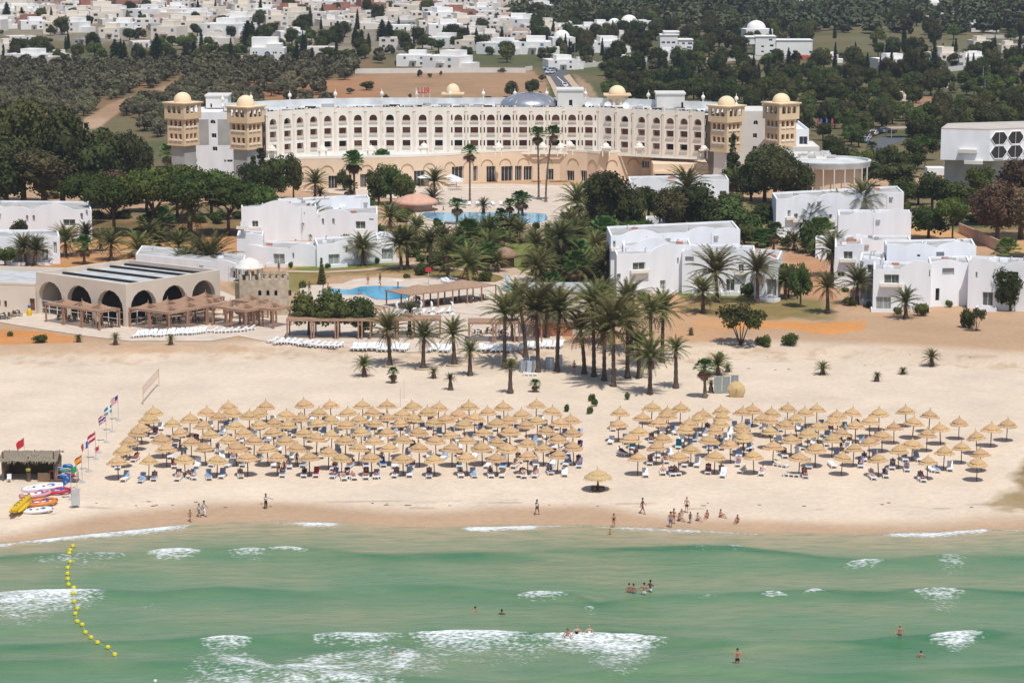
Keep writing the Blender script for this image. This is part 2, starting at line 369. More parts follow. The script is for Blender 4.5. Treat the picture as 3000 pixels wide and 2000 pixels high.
# ================================================================ sea
def sea():
    ys = np.concatenate([[-900, -300, 0, 80, 130, 150, 160], np.arange(168, 292, 0.16)]); NY = len(ys)
    xs = np.concatenate([[-1500, -500, -200, -110, -85], np.arange(-74, 74.1, 0.3), [85, 110, 200, 500, 1500]]); NX = len(xs)
    X, Y = np.meshgrid(xs, ys)
    x, y = X.ravel(), Y.ravel()
    px, py = proj(x, np.maximum(y, 100), 0*x)
    z = 0*x; green = 0*x; foam = 0*x
    nz = vnoise(x, y, 7, 11)-.5; nf = vnoise(x, y, 1.6, 12)-.5; nh = vnoise(x, y, .55, 13)-.5
    # wave crests: polyline in the photograph, height, reach of the darker face (px), strength
    crests = [
     ([(0,1640),(100,1632),(375,1628),(420,1622),(590,1618),(670,1617),(790,1612),(905,1612),(1100,1632),(1250,1630),(1500,1628),(1700,1617),(2000,1608),(2130,1610),(2400,1640),(2600,1650),(2750,1636),(3000,1640)],.2,22,.9),
     ([(0,1752),(180,1740),(320,1742),(450,1745),(650,1730),(900,1745),(1010,1732),(1130,1726),(1300,1728),(1500,1742),(1680,1748),(1750,1775),(1900,1757),(2100,1752),(2250,1742),(2420,1738),(2600,1742),(2700,1734),(2840,1735),(3000,1745)],.24,30,1.0),
     ([(0,1850),(200,1840),(420,1835),(700,1830),(1000,1850),(1300,1840),(1600,1838),(2000,1845),(2300,1850),(2600,1840),(3000,1850)],.15,40,.35),
     ([(0,1905),(300,1896),(500,1888),(600,1876),(735,1878),(905,1869),(1010,1870),(1190,1866),(1270,1858),(1430,1872),(1600,1868),(1820,1864),(1960,1875),(2200,1895),(2500,1890),(2720,1870),(2885,1858),(3000,1870)],.32,50,1.1),
     ([(0,1950),(300,1948),(600,1955),(1000,1990),(1500,2010),(2000,1950),(2400,1985),(3000,1960)],.3,50,.5)]
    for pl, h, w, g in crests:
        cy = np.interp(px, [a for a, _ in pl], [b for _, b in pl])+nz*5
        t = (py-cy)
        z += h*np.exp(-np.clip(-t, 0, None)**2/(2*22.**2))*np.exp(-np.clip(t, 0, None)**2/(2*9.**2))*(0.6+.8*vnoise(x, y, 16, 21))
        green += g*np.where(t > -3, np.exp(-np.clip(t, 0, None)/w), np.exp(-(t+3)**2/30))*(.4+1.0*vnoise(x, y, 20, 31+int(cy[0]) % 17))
    P = [ # foam: crest x0,x1, y0,y1, reach below, strength, holes
     (95,375,1637,1630,40,.55,.6),(240,380,1640,1628,30,.5,.6),(420,592,1626,1618,24,.95,.35),(660,800,1620,1616,34,.7,.7),(770,915,1612,1616,9,.8,.3),
     (-60,320,1750,1738,55,.95,.35),(-60,180,1768,1760,80,.75,.5),(575,745,1884,1878,34,.9,.55),(895,1190,1873,1868,34,.8,.6),
     (1190,1560,1866,1862,52,1.0,.35),(1530,1965,1868,1876,52,1.0,.35),(1700,1930,1885,1890,95,.85,.45),(1180,1700,1885,1895,70,.55,.6),
     (1505,1672,1746,1745,22,.75,.5),(1700,1752,1776,1790,26,.5,.6),(2040,2112,1755,1753,14,.4,.6),(2225,2310,1742,1747,12,.75,.3),(2345,2420,1742,1736,9,.85,.3),
     (2462,2595,1657,1645,20,.75,.45),(2735,2835,1637,1638,50,.6,.6),(2655,2835,1737,1735,26,.7,.5),(2710,2820,1745,1748,60,.6,.6),(2712,2890,1868,1857,36,.95,.3),(2750,2850,1880,1880,38,.8,.4),
     (2008,2085,1607,1604,22,.4,.65),(2125,2190,1606,1612,28,.5,.6),(390,490,1780,1772,26,.35,.7),(1250,1330,1760,1760,6,.0,.5)]
    for x0, x1, y0, y1, dn, s, hol in P:
        u = (px-x0)/(x1-x0); cy = y0+(y1-y0)*u+nz*6+nf*5-7*np.sin(np.clip(u, 0, 1)*PI)
        e = np.clip(np.sin(np.clip(u, 0, 1)*PI), 0, 1)**.5*((u > 0) & (u < 1))
        t = (py-cy)/(dn*np.maximum(e, .05))
        f = min(1, s*1.08)*e**.6*sstep(-.10, .04, t)*(1-sstep(.95, 1.25, t))*(1-(.35+.55*hol)*np.clip(t, 0, 1)**.75)
        foam = np.maximum(foam, f)
    # broken foam trails
    for poly, s in (([(560,1925),(700,1915),(800,1950),(1000,1900),(1150,1880),(1260,1900),(1200,1960),(1120,2100),(480,2100)], .62), ([(600,1905),(735,1895),(780,1960),(620,1970)], .5),
                    ([(1150,1905),(1350,1890),(1300,1980),(1150,2010)], .35), ([(-50,1790),(150,1775),(100,1820),(-50,1835)], .5)):
        w = np.zeros(len(x))
        for k in range(8):
            w += inpoly(px+math.cos(k*PI/4)*22, py+math.sin(k*PI/4)*11, poly)/8
        f = w*s*np.clip(.85+.7*nf+.8*nz, 0, 1.2)
        foam = np.maximum(foam, np.clip(f, 0, 1))
    # wash along the shore
    d = y-np.interp(x, SHX, SHY)
    amp = np.interp(px, [-200,0,60,150,330,430,540,570,690,740,865,900,960,1015,1060,1180,1340,1380,1450,1560,1690,1830,1960,2100,2215,2260,2360,2450,2540,2640,2700,2880,2900,3000,3200],
                        [.8,.8,.7,1,1.3,1.5,1.1,.15,.1,.3,.6,1,1,.3,.1,.15,.3,1.0,1.2,.8,.35,.7,.8,.55,.35,.1,.3,.2,.3,.9,1.2,1.0,.4,.45,.5])
    dd = -(d+nz*.8)
    f = np.clip(amp, 0, 1.0)*sstep(-.3, .25, dd)*(1-sstep(.4, .6+2.8*np.maximum(amp, .05), dd))*(.95+nf*.5)
    foam = np.maximum(foam, np.clip(f, 0, 1))
    z += .16*foam+.05*nf+.05*foam*nh
    z *= sstep(-.5, 6, -d); z = np.where(d > -6, z+.02, z)
    depth = np.clip(-d, 0, None)
    out = (np.abs(x) > 74) | (y < 167)
    z[out] = 0; foam[out] = 0
    global SEAG
    SEAG = (xs, ys, z.reshape(NY, NX))
    me = grid_mesh('sea', np.stack([x, y, z], -1), NX, NY, None or bpy.data.materials.new('sea_water'))
    ca = me.color_attributes.new('state', 'FLOAT_COLOR', 'POINT')
    ca.data.foreach_set('color', np.stack([np.clip(green, 0, 1.3), foam, np.clip(depth/60, 0, 1), 1+0*x], -1).astype(np.float32).ravel())
    m = me.materials[0]; m.use_nodes = True; n = m.node_tree.nodes; L = m.node_tree.links
    p = n['Principled BSDF']
    at = n.new('ShaderNodeVertexColor'); at.layer_name = 'state'; sp = n.new('ShaderNodeSeparateColor'); L.new(at.outputs[0], sp.inputs[0])
    tc = n.new('ShaderNodeTexCoord')
    def noise(sc, st=(1, 1, 1), det=4):
        mp = n.new('ShaderNodeMapping'); mp.inputs['Scale'].default_value = st; L.new(tc.outputs['Object'], mp.inputs[0])
        t = n.new('ShaderNodeTexNoise'); t.inputs['Scale'].default_value = sc; t.inputs['Detail'].default_value = det; L.new(mp.outputs[0], t.inputs[0]); return t.outputs[0]
    def mix(fac, A, B):
        q = n.new('ShaderNodeMix'); q.data_type = 'RGBA'; L.new(fac, q.inputs[0])
        for k, v in ((6, A), (7, B)):
            if isinstance(v, tuple): q.inputs[k].default_value = (*v, 1)
            else: L.new(v, q.inputs[k])
        return q.outputs[2]
    def mrange(v, a, b, c_=0, d_=1):
        q = n.new('ShaderNodeMapRange'); q.inputs[1].default_value = a; q.inputs[2].default_value = b; q.inputs[3].default_value = c_; q.inputs[4].default_value = d_; L.new(v, q.inputs[0]); return q.outputs[0]
    def mth(op, a, b):
        q = n.new('ShaderNodeMath'); q.operation = op
        for i, v in enumerate((a, b)):
            if isinstance(v, (int, float)): q.inputs[i].default_value = v
            else: L.new(v, q.inputs[i])
        return q.outputs[0]
    base = mix(mrange(noise(.05, (.9, 1.9, 1), 9), .38, .62), (0.16, 0.25, 0.13), (0.285, 0.285, 0.165))
    base = mix(mrange(sp.outputs[2], 0.2, 1.9), base, (0.125, 0.235, 0.135))
    base = mix(mrange(sp.outputs[2], 0.0, 0.22, 1, 0), base, (0.44, 0.34, 0.215))
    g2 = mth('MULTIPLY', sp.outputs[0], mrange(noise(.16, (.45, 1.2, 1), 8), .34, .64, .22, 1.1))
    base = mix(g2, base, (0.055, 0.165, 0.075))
    base = mix(mrange(noise(.55, (.5, 1.6, 1), 9), .42, .72, 0, .55), base, (0.10, 0.205, 0.095))
    nn_ = mrange(mth('ADD', mth('MULTIPLY', noise(2.6, (.75, 1.3, 1), 9), .75), mth('MULTIPLY', noise(.5, (.7, 1.5, 1), 3), .25)), .36, .64)
    fm = mth('ADD', nn_, mth('SUBTRACT', mth('MULTIPLY', sp.outputs[1], 1.5), 1.10))
    fm = mrange(fm, 0, .75)
    base = mix(fm, base, (0.74, 0.77, 0.76))
    L.new(base, p.inputs['Base Color'])
    L.new(mrange(fm, 0, 1, .22, .9), p.inputs['Roughness']); p.inputs['Specular IOR Level'].default_value = .22; p.inputs['IOR'].default_value = 1.33
    h = mth('ADD', mth('ADD', noise(.7, (.5, 1.3, 1), 9), mth('MULTIPLY', noise(2.6, (.6, 1.2, 1), 4), .35)), mth('MULTIPLY', fm, .5))
    bn = n.new('ShaderNodeBump'); bn.inputs['Strength'].default_value = .75; bn.inputs['Distance'].default_value = .34
    L.new(h, bn.inputs['Height']); L.new(bn.outputs[0], p.inputs['Normal'])
    struct(inst('sea', me))
sea()
def seaz(x, y):
    xs, ys, Z = SEAG; return float(Z[min(len(ys)-1, int(np.searchsorted(ys, y))), min(len(xs)-1, int(np.searchsorted(xs, x)))])
# ================================================================ flat sheets draped on the ground
def sheet(name, pts, m, dz=0.05, kind='structure', parent=None, world_pts=None, thick=0.0, step=6.0):
    P = world_pts or [G(a, b) for a, b in pts]
    bm = bmesh.new(); vs = [bm.verts.new((p[0], p[1], 0)) for p in P]; bm.faces.new(vs)
    bmesh.ops.triangulate(bm, faces=bm.faces[:])
    for _ in range(5):
        es = [e for e in bm.edges if e.calc_length() > step]
        if not es: break
        bmesh.ops.subdivide_edges(bm, edges=es, cuts=1); bmesh.ops.triangulate(bm, faces=[f for f in bm.faces if len(f.verts) > 3])
    bmesh.ops.recalc_face_normals(bm, faces=bm.faces[:])
    for v in bm.verts: v.co.z = hz(v.co.x, v.co.y)+dz
    bm.faces.ensure_lookup_table()
    if bm.faces[0].normal.z < 0: bmesh.ops.reverse_faces(bm, faces=bm.faces[:])
    me = bpy.data.meshes.new(name); bm.to_mesh(me); bm.free(); me.materials.append(m)
    o = inst(name, me, parent)
    if kind: o['kind'] = kind
    return o
def ribbon(name, pts, w, m, dz=0.07, kerb=None):
    P = [G(a, b) for a, b in pts]; V = []; F = []; Q = []
    for i in range(len(P)-1):
        k = max(1, int((P[i+1]-P[i]).length/4))
        for j in range(k): Q.append(P[i].lerp(P[i+1], j/k))
    Q.append(P[-1])
    mb = MB()
    for i, p in enumerate(Q):
        d = (Q[min(i+1, len(Q)-1)]-Q[max(0, i-1)]); d.z = 0; d.normalize(); nn = Vector((-d.y, d.x, 0))*w/2
        for s in (-1, 1):
            q = p+nn*s; V.append((q.x, q.y, hz(q.x, q.y)+dz))
        if i: F.append((2*i-2, 2*i-1, 2*i+1, 2*i))
    mb.add(V, F); o = mb.build(name, m); o['kind'] = 'structure'; return o
M_pave = mat('pale_paving', (0.60, 0.50, 0.40), .85, .1, .5, bump=.1)
M_pave2 = mat('pink_paving', (0.50, 0.36, 0.27), .9, .12, .8)
M_path = mat('path_dust', (0.50, 0.37, 0.26), .95, .1, .6)
M_asph = mat('asphalt', (0.115, 0.115, 0.12), .9, .15, .3)
M_conc = mat('kerb_concrete', (0.42, 0.39, 0.34), .9, .15, .8)
M_line = mat('road_paint', (0.75, 0.75, 0.72), .8, .05, 2)
M_pool = None
def poolmat():
    m = mat('pool_water', (0.05, 0.33, 0.56), .08, .18, .45, spec=.5, c2=(0.12, 0.46, 0.66), bump=.12, detail=6); return m
M_pool = poolmat()
C1 = lambda x, y: c(1, 1, x, y)
sheet('restaurant_terrace', [(-700,925),(0,945),(120,965),(250,985),(380,1000),(620,1000),(700,985),(770,1000),(860,1012),(990,1024),(1160,1033),(1350,1037),(1560,1030),(1660,1000),(1600,940),(1400,900),(1230,905),(1150,900),(1090,918),(980,912),(880,905),(800,905),(690,870),(640,850),(0,850),(-700,850)], M_pave, .07)
sheet('pool_terrace_lower', [C1(*p) for p in [(480,1060),(800,1040),(900,1000),(1150,985),(1420,1000),(1720,975),(1780,1020),(2200,1030),(2380,960),(2600,980),(2640,1180),(2100,1330),(1400,1290),(1100,1240),(700,1200),(420,1190),(400,1090)]], M_pave, .11)
sheet('hotel_terrace', [(870,560),(1180,585),(1200,600),(1220,620),(1190,660),(1250,675),(1620,675),(1700,655),(1720,620),(1760,610),(1760,548),(1500,540),(1200,540)], M_pave, .12)
lp = [C1(*p) for p in [(615,1110),(700,1085),(850,1105),(960,1073),(1110,1065),(1430,1080),(1455,1105),(1440,1150),(1390,1185),(1210,1197),(1100,1190),(1000,1150),(900,1150),(740,1145),(620,1145)]]
up = [(1236,628),(1262,618),(1300,610),(1340,607),(1390,607),(1420,614),(1500,622),(1545,625),(1596,628),(1606,642),(1594,655),(1540,662),(1480,665),(1400,660),(1340,658),(1290,652),(1250,642)]
def pool(name, pts, dz):
    P = [G(a, b) for a, b in pts]
    cx = sum(p.x for p in P)/len(P); cy = sum(p.y for p in P)/len(P)
    rim = MB(); n = len(P); z = hz(cx, cy)+dz
    I = [(p.x, p.y) for p in P]; O = [(cx+(p.x-cx)*1.035+.3*(1 if p.x > cx else -1), cy+(p.y-cy)*1.05) for p in P]
    w = MB(); w.add([(a, b, z) for a, b in I], [tuple(range(n))]); wo_ = w.build(name, M_pool)
    if wo_.data.polygons[0].normal.z < 0: wo_.data.flip_normals()
    struct(wo_)
    for i in range(n):
        j = (i+1) % n
        rim.add([(*I[i], z+.03), (*I[j], z+.03), (*O[j], z+.03), (*O[i], z+.03)], [(0, 1, 2, 3)])
        rim.add([(*I[i], z-.1), (*I[j], z-.1), (*I[j], z+.03), (*I[i], z+.03)], [(0, 1, 2, 3)])
        rim.add([(*O[i], z-.5), (*O[j], z-.5), (*O[j], z+.03), (*O[i], z+.03)], [(3, 2, 1, 0)])
    struct(rim.build('pool_edge', M_pave))
    return z
LPZ = pool('lower_pool_water', lp, .16); UPZ = pool('upper_pool_water', up, .17)
ribbon('garden_path', [C1(190,925),C1(650,935),C1(1000,915),C1(1300,880),C1(1450,850),C1(1600,795)], 2.2, M_path, .08)
ribbon('garden_path', [C1(1430,885),C1(1800,905),C1(2100,930),(1560,820)], 2.4, M_path, .085)
ribbon('garden_path', [(1270,768),(1340,755),(1440,735),(1480,700),(1500,680)], 3.0, M_path, .09)
ribbon('garden_path', [(1510,800),(1600,790),(1700,775),(1780,762)], 2.4, M_path, .088)
ribbon('garden_path', [(1430,740),(1460,780),(1540,830),(1500,860)], 5.0, M_path, .095)
ribbon('garden_path', [(170,742),(400,738),(560,735),(700,742)], 1.8, M_path, .08)
# the road behind the hotel
RD = [(1575, 205), (1610, 212), (1645, 228), (1668, 262), (1690, 320)]
rw = [G(1640,262), G(1680,262)]
sheet('road', [(1588,210),(1640,205),(1672,212),(1650,225),(1662,240),(1690,275),(1720,330),(1665,330),(1635,262),(1612,228)], M_asph, .08)
sheet('pavement', [(1598,222),(1612,226),(1635,262),(1665,330),(1650,330),(1618,262)], M_path, .16)
sheet('pavement', [(1650,225),(1668,219),(1684,240),(1740,300),(1752,330),(1722,330),(1692,275),(1663,240)], M_path, .16)
ribbon('road_marking', [(1632,226),(1648,240),(1662,262),(1676,290),(1688,315)], .35, M_line, .1)
sheet('parking_road', [(2540,415),(2600,400),(2640,398),(2660,410),(2600,430),(2585,480),(2560,470)], M_asph, .08)
sheet('sports_court', [(2725,310),(2835,308),(2838,316),(2720,319)], mat('court_green', (0.05, .22, .12), .9), .1)
# ================================================================ building materials
M_cream = mat('cream_render', (0.82, 0.76, 0.66), .9, .05, .35)
M_reveal = mat('pale_reveal', (0.68, 0.60, 0.50), .9, .05, .5)
M_apricot = mat('apricot_render', (0.77, 0.60, 0.43), .9, .06, .3)
M_ochre = mat('tower_render', (0.72, 0.54, 0.34), .9, .06, .3)
M_dome = mat('dome_plaster', (0.82, 0.64, 0.42), .8, .05, .4)
M_white = mat('white_render', (0.82, 0.83, 0.85), .9, .06, .5, bump=.05, stretch=(1, 1, .22), detail=7)
M_offwhite = mat('off_white_render', (0.68, 0.65, 0.60), .9, .06, .3)
M_roofg = mat('grey_roof_felt', (0.42, 0.41, 0.39), .9, .22, .35, detail=7)
M_roofw = mat('white_roof', (0.62, 0.63, 0.62), .9, .2, .3, detail=7)
M_glass = mat('dark_glass', (0.02, 0.025, 0.03), .12, .3, .6, spec=.6)
M_curt = mat('curtained_glass', (0.10, 0.12, 0.10), .2, .6, 1.6, spec=.6, stretch=(3, 3, .2))
M_curt2 = mat('net_curtain', (0.30, 0.33, 0.31), .35, .35, 2.0, spec=.5, stretch=(3, 3, .15))
M_frame = mat('white_frame', (0.75, 0.75, 0.73), .6, .03, 2)
M_brown = mat('brown_shutter', (0.20, 0.075, 0.045), .6, .25, 3)
M_shutd = mat('dark_shutter', (0.11, 0.045, 0.03), .6, .3, 2); M_shutl = mat('faded_shutter', (0.30, 0.15, 0.10), .7, .25, 2)
M_dark = mat('dark_interior', (0.022, 0.018, 0.017), .8, .3, 1)
M_stone = mat('castle_stone', (0.46, 0.38, 0.28), .95, .22, 1.4, bump=.3, detail=8)
M_grey = mat('grey_concrete', (0.40, 0.40, 0.385), .95, .16, .3, detail=7)
M_wood = mat('pergola_wood', (0.36, 0.205, 0.135), .8, .15, 1.2)
M_dwood = mat('dark_wood', (0.13, 0.085, 0.055), .8, .3, 1)
M_metal = mat('pole_metal', (0.45, 0.45, 0.46), .4, .1, 3)
M_wplast = mat('white_plastic', (0.80, 0.80, 0.79), .45, .03, 2)
M_terrac = mat('terracotta', (0.48, 0.20, 0.12), .85, .15, .8)

def pane(parent, p0, p1, s0, s1, z0, z1, th, mglass, name='window', arch=False, frame=True, mull=2):
    """a window set back in its opening: pane mesh, with its frame as a sub-part"""
    d = Vector((p1[0]-p0[0], p1[1]-p0[1], 0)).normalized(); n = Vector((d.y, -d.x, 0)); o = Vector((p0[0], p0[1], 0))-n*th
    m = MB()
    if arch:
        r = (s1-s0)/2; h = min(r, z1-z0); pts = [(s0, z0), (s1, z0)]+[(s0+r+r*math.cos(a), z1-h+h*math.sin(a)) for a in [PI*k/8 for k in range(9)]]
    else: pts = [(s0, z0), (s1, z0), (s1, z1), (s0, z1)]
    m.add([o+d*s+Vector((0, 0, z)) for s, z in pts], [tuple(range(len(pts)))])
    w = m.build(name, mglass, parent)
    if frame:
        f = MB(); t = 0.07
        def bar(a, b, c_, e): f.obox(o+d*a+Vector((0, 0, c_))+n*.003, d*(b-a), n*.06, Vector((0, 0, e-c_)))
        bar(s0, s1, z0, z0+t)
        if not arch: bar(s0, s1, z1-t, z1)
        bar(s0, s0+t, z0+t, z1-t-(.5*(s1-s0) if arch else 0)); bar(s1-t, s1, z0+t, z1-t-(.5*(s1-s0) if arch else 0))
        for k in range(1, mull):
            s = s0+(s1-s0)*k/mull; bar(s-t/2, s+t/2, z0+t, z1-t-(0.02 if arch else 0))
        f.build('frame', M_frame, w)
    return w
def finial(mb, x, y, z, s=1.0):
    mb.lathe([(.32*s, 0), (.32*s, .5*s), (.14*s, .6*s), (.12*s, 1.0*s), (.38*s, 1.25*s), (.42*s, 1.5*s), (.30*s, 1.8*s), (.06*s, 2.0*s), (.03*s, 2.5*s), (0, 2.55*s)], 8, (x, y, z))
# ================================================================ grand hotel
def hotel():
    T = thing('hotel', 'long cream arched hotel with domed corner towers and curved front', 'hotel', (0, 593, 0))
    def part(mb, name, m, smooth=False, parent=None):
        me = mb.mesh(name, m, smooth); o = inst(name, me, parent or T)
        if parent is None: o.location = (0, -593, 0)
        return o
    def ppane(*a, **k):
        w = pane(T, *a, **k); w.location = (0, -593, 0); return w
    ZB, ZP, ZT = 9.35, 10.0, Zat(314.4, 593)
    arch_x = [800.4,842.5,879.5,919.5,961,1004.5,1049,1094,1142.9,1190.7,1238.5,1285.7, 1343,1389.5,1438,1485,1532.5,1580.4,1628,1676,1724.8, 1781,1829.4,1878.8,1922.5,1962.5,2003,2043.7]
    def depth(px):
        return float(np.interp(px, [780,800,842,880,920,961,1004,1049,1120,1740,1781,1829,1879,1922,1962,2003,2044,2066], [579.8,581.2,583.6,586.2,588.3,590,591.5,592.5,593,593,590.6,589,587,584.9,583.5,582.2,580.6,579.6]))
    edges = [781]
    for i in range(27):
        m_ = (arch_x[i]+arch_x[i+1])/2; edges.append(m_)
    edges.append(2064)
    pt = [Vector((Xat(e, 400, depth(e)), depth(e), 0)) for e in edges]
    zz = dict(a0=Zat(355, 593), a1=Zat(336, 593), m0=Zat(391.5, 593), m1=Zat(372.5, 593), l0=Zat(429, 593), l1=Zat(410.5, 593))
    wl = MB(); fin = MB(); ledge = MB(); roofpts = []
    for i in range(28):
        p0, p1 = pt[i], pt[i+1]; d = (p1-p0); Ln = d.length; d.normalize(); n = Vector((d.y, -d.x, 0))
        cx = Xat(arch_x[i], 400, 593)/Xat(arch_x[i]+1e-6, 400, 593)
        s, _ = on_wall(p0, p1, arch_x[i], 400)
        hw = 0.90
        left = i < 12; mid = 12 <= i < 21
        ops = []; slim = []
        if left: slim = [s-hw-.95]
        elif mid: slim = [s-hw-.62, s+hw+.62]
        else: slim = [s+hw+.95]
        ops.append((s-hw, s+hw, zz['a0'], zz['a1'], True)); ops.append((s-hw, s+hw, zz['m0'], zz['m1'], False)); ops.append((s-hw, s+hw, zz['l0'], zz['l1'], False))
        sl_ = []
        for q in slim:
            w2 = .17 if mid else .24
            for a, b in (('a0', 'a1'), ('m0', 'm1'), ('l0', 'l1')):
                o_ = (q-w2, q+w2, zz[a]+.15, zz[b]-.05, False); ops.append(o_); sl_.append(o_)
        wall(wl, p0, p1, ZB, ZT, ops, th=1.1, mj=1)
        # pilaster strip between the bays
        wl.obox(p0+n*.003+d*(-.26)+Vector((0, 0, ZB)), d*.52, n*.16, Vector((0, 0, ZT-ZB+.45)), 2)
        wl.obox(p0+n*.165+d*(-.36)+Vector((0, 0, ZT-.9)), d*.72, n*.1, Vector((0, 0, .35)), 0)
        for a, b, ar in (('a0', 'a1', True), ('m0', 'm1', False), ('l0', 'l1', False)):
            ms = [M_brown, M_brown, M_shutd, M_dark, M_brown, M_shutl, M_brown][(i*5+ord(a[0])*3+i*i) % 7]
            pw = ppane(p0, p1, s-hw, s+hw, zz[a], zz[b], 1.1, ms, name='balcony_window', arch=ar, frame=False)
            rl = MB(); rl.obox(p0+d*(s-hw-.1)+n*.002+Vector((0, 0, zz[a]-.28)), d*(2*hw+.2), n*.25, Vector((0, 0, .22)))
            for k in range(7): rl.obox(p0+d*(s-hw+.1+k*.27)+n*.06+Vector((0, 0, zz[a]-.06)), d*.07, n*.08, Vector((0, 0, .2)))
            rl.obox(p0+d*(s-hw)+n*.04+Vector((0, 0, zz[a]+.14)), d*(2*hw), n*.12, Vector((0, 0, .06)))
            rl.build('balustrade', M_reveal, pw)
        for o_ in sl_:
            ppane(p0, p1, o_[0], o_[1], o_[2], o_[3], .5, M_brown if i % 3 else M_dark, name='narrow_window', frame=False)
        ledge.obox(p0+n*.29+Vector((0, 0, ZB-.02)), d*Ln, n*.35, Vector((0, 0, .35)))
    part(wl, 'facade', [M_cream, M_reveal, mat('blush_pilaster', (0.78, 0.67, 0.56), .9, .05, .5)])
    part(ledge, 'cornice', M_cream)
    # rear face, roof and roof parapet
    D = 17.0
    bk = []
    for i in range(0, 29):
        a = pt[max(0, i-1)]; b = pt[min(28, i+1)]; t = (b-a).normalized(); n = Vector((-t.y, t.x, 0)); bk.append(pt[i]+n*D)
    rf = MB(); rp = MB(); rq = MB()
    for i in range(28):
        a, b, c_, e = pt[i], pt[i+1], bk[i+1], bk[i]
        zr = ZT-.75
        rf.add([(a.x, a.y+.3, zr), (b.x, b.y+.3, zr), (c_.x, c_.y, zr), (e.x, e.y, zr)], [(0, 1, 2, 3)])
        rq.add([(e.x, e.y, 2), (c_.x, c_.y, 2), (c_.x, c_.y, ZT+.9), (e.x, e.y, ZT+.9)], [(3, 2, 1, 0)])
        q = .35
        f0 = a.lerp(e, q/D); f1 = b.lerp(c_, q/D)
        rp.add([(a.x, a.y, ZT), (b.x, b.y, ZT), (f1.x, f1.y, ZT), (f0.x, f0.y, ZT)], [(0, 1, 2, 3)])
        rp.add([(f0.x, f0.y, ZT), (f1.x, f1.y, ZT), (f1.x, f1.y, zr), (f0.x, f0.y, zr)], [(3, 2, 1, 0)])
        g0 = e.lerp(a, .35/D); g1 = c_.lerp(b, .35/D)
        rq.add([(g0.x, g0.y, zr), (g1.x, g1.y, zr), (g1.x, g1.y, ZT+.9), (g0.x, g0.y, ZT+.9)], [(0, 1, 2, 3)])
        rq.add([(g0.x, g0.y, ZT+.9), (g1.x, g1.y, ZT+.9), (c_.x, c_.y, ZT+.9), (e.x, e.y, ZT+.9)], [(0, 1, 2, 3)])
    part(rf, 'roof', M_roofw); part(rp, 'roof_parapet', M_roofw); part(rq, 'rear_wall', M_roofw)
    # roof plant: low white ducts, boxes and dark cable runs
    for i in range(28):
        a, b, c_, e = pt[i], pt[i+1], bk[i+1], bk[i]
        for k in range(3):
            u, v = random.uniform(.05, .75), random.uniform(.12, .7); p = (a.lerp(b, u)).lerp(e.lerp(c_, u), v)
            m = MB(); w = random.uniform(.8, 3.4); dd = random.uniform(.5, 1.6); h = random.uniform(.3, .95)
            m.box(p.x, p.y, ZT-.745, p.x+w, p.y+dd, ZT-.745+h)
            if k == 0:
                m = MB(); m.box(p.x-1.0, p.y, ZT-.745, p.x+1.6, p.y+.9, ZT-.35); m.box(p.x-.9, p.y-.06, ZT-.7, p.x-.1, p.y-.002, ZT-.4); m.box(p.x+.3, p.y-.06, ZT-.7, p.x+1.2, p.y-.002, ZT-.4)
                part(m, 'roof_unit', M_glass if i % 2 else M_dark)
            else: part(m, 'roof_unit', M_roofw if k == 1 else M_grey)
        if i % 3 != 1:
            m = MB()
            for q_ in range(5):
                p = a.lerp(b, .08+q_*.17).lerp(e.lerp(c_, .08+q_*.17), .035+.02*(q_ % 2)); w = random.uniform(.25, .6); m.box(p.x, p.y, ZT-.74, p.x+w, p.y+.3, ZT+random.uniform(.02, .3))
            part(m, 'cable_duct', M_dark)
    for i in range(0, 29, 2):
        f = MB(); p = bk[i]; finial(f, p.x, p.y, ZT+.2, 1.15); part(f, 'finial', M_cream, True)
    # parapet blocks (white panels standing above the roofline)
    # silver dome
    cx, cy = Xat(1551, 300, 604), 604; m = MB(); Rr = 6.8
    m.lathe([(Rr*math.cos(a), 2.9*math.sin(a)) for a in [k*PI/2/9 for k in range(10)]], 36, (cx, cy, Zat(308, 604)))
    for k in range(18):
        a = 2*PI*k/18; m.tube([(cx+(Rr+.03)*math.cos(b)*math.cos(a), cy+(Rr+.03)*math.cos(b)*math.sin(a), Zat(308, 604)+2.96*math.sin(b)) for b in [j*PI/2/7 for j in range(8)]], .05, 4)
    part(m, 'silver_dome', mat('silver_sheet', (0.42, 0.43, 0.46), .35, .1, .6, metal=.6), True)
    # stair heads on the roof
    for (x0, x1, yt, yb, Y, door) in ((1633,1708,266,315,600,(1667,1677,293,312)), (1924,2006,277,320,596,(1996,2002,300,318)), (603,668,283,330,600,(616,621,304,320))):
        m = MB(); X0, X1 = Xat(x0, 300, Y), Xat(x1, 300, Y); z0, z1 = ZT-.75, Zat(yt, Y)
        wall(m, (X0, Y), (X1, Y), z0, z1, [(Xat(door[0], 300, Y)-X0, Xat(door[1], 300, Y)-X0, z0+.1, Zat(door[2], Y), False)], .3)
        m.box(X0, Y+.001, z0, X0+.05, Y+7, z1); m.box(X1-.05, Y+.001, z0, X1, Y+7, z1); m.box(X0+.06, Y+.6, z0, X1-.06, Y+6.9, z1-.4)
        m.box(X0-.25, Y-.25, z1+.002, X1+.25, Y+7.2, z1+.35)
        h = part(m, 'stair_head', M_offwhite)
        w = MB(); a0, a1 = Xat(door[0], 300, Y), Xat(door[1], 300, Y); w.add([(a0, Y+.3, z0), (a1, Y+.3, z0), (a1, Y+.3, Zat(door[2], Y)), (a0, Y+.3, Zat(door[2], Y))], [(0, 1, 2, 3)])
        w.build('door', M_dark, h)
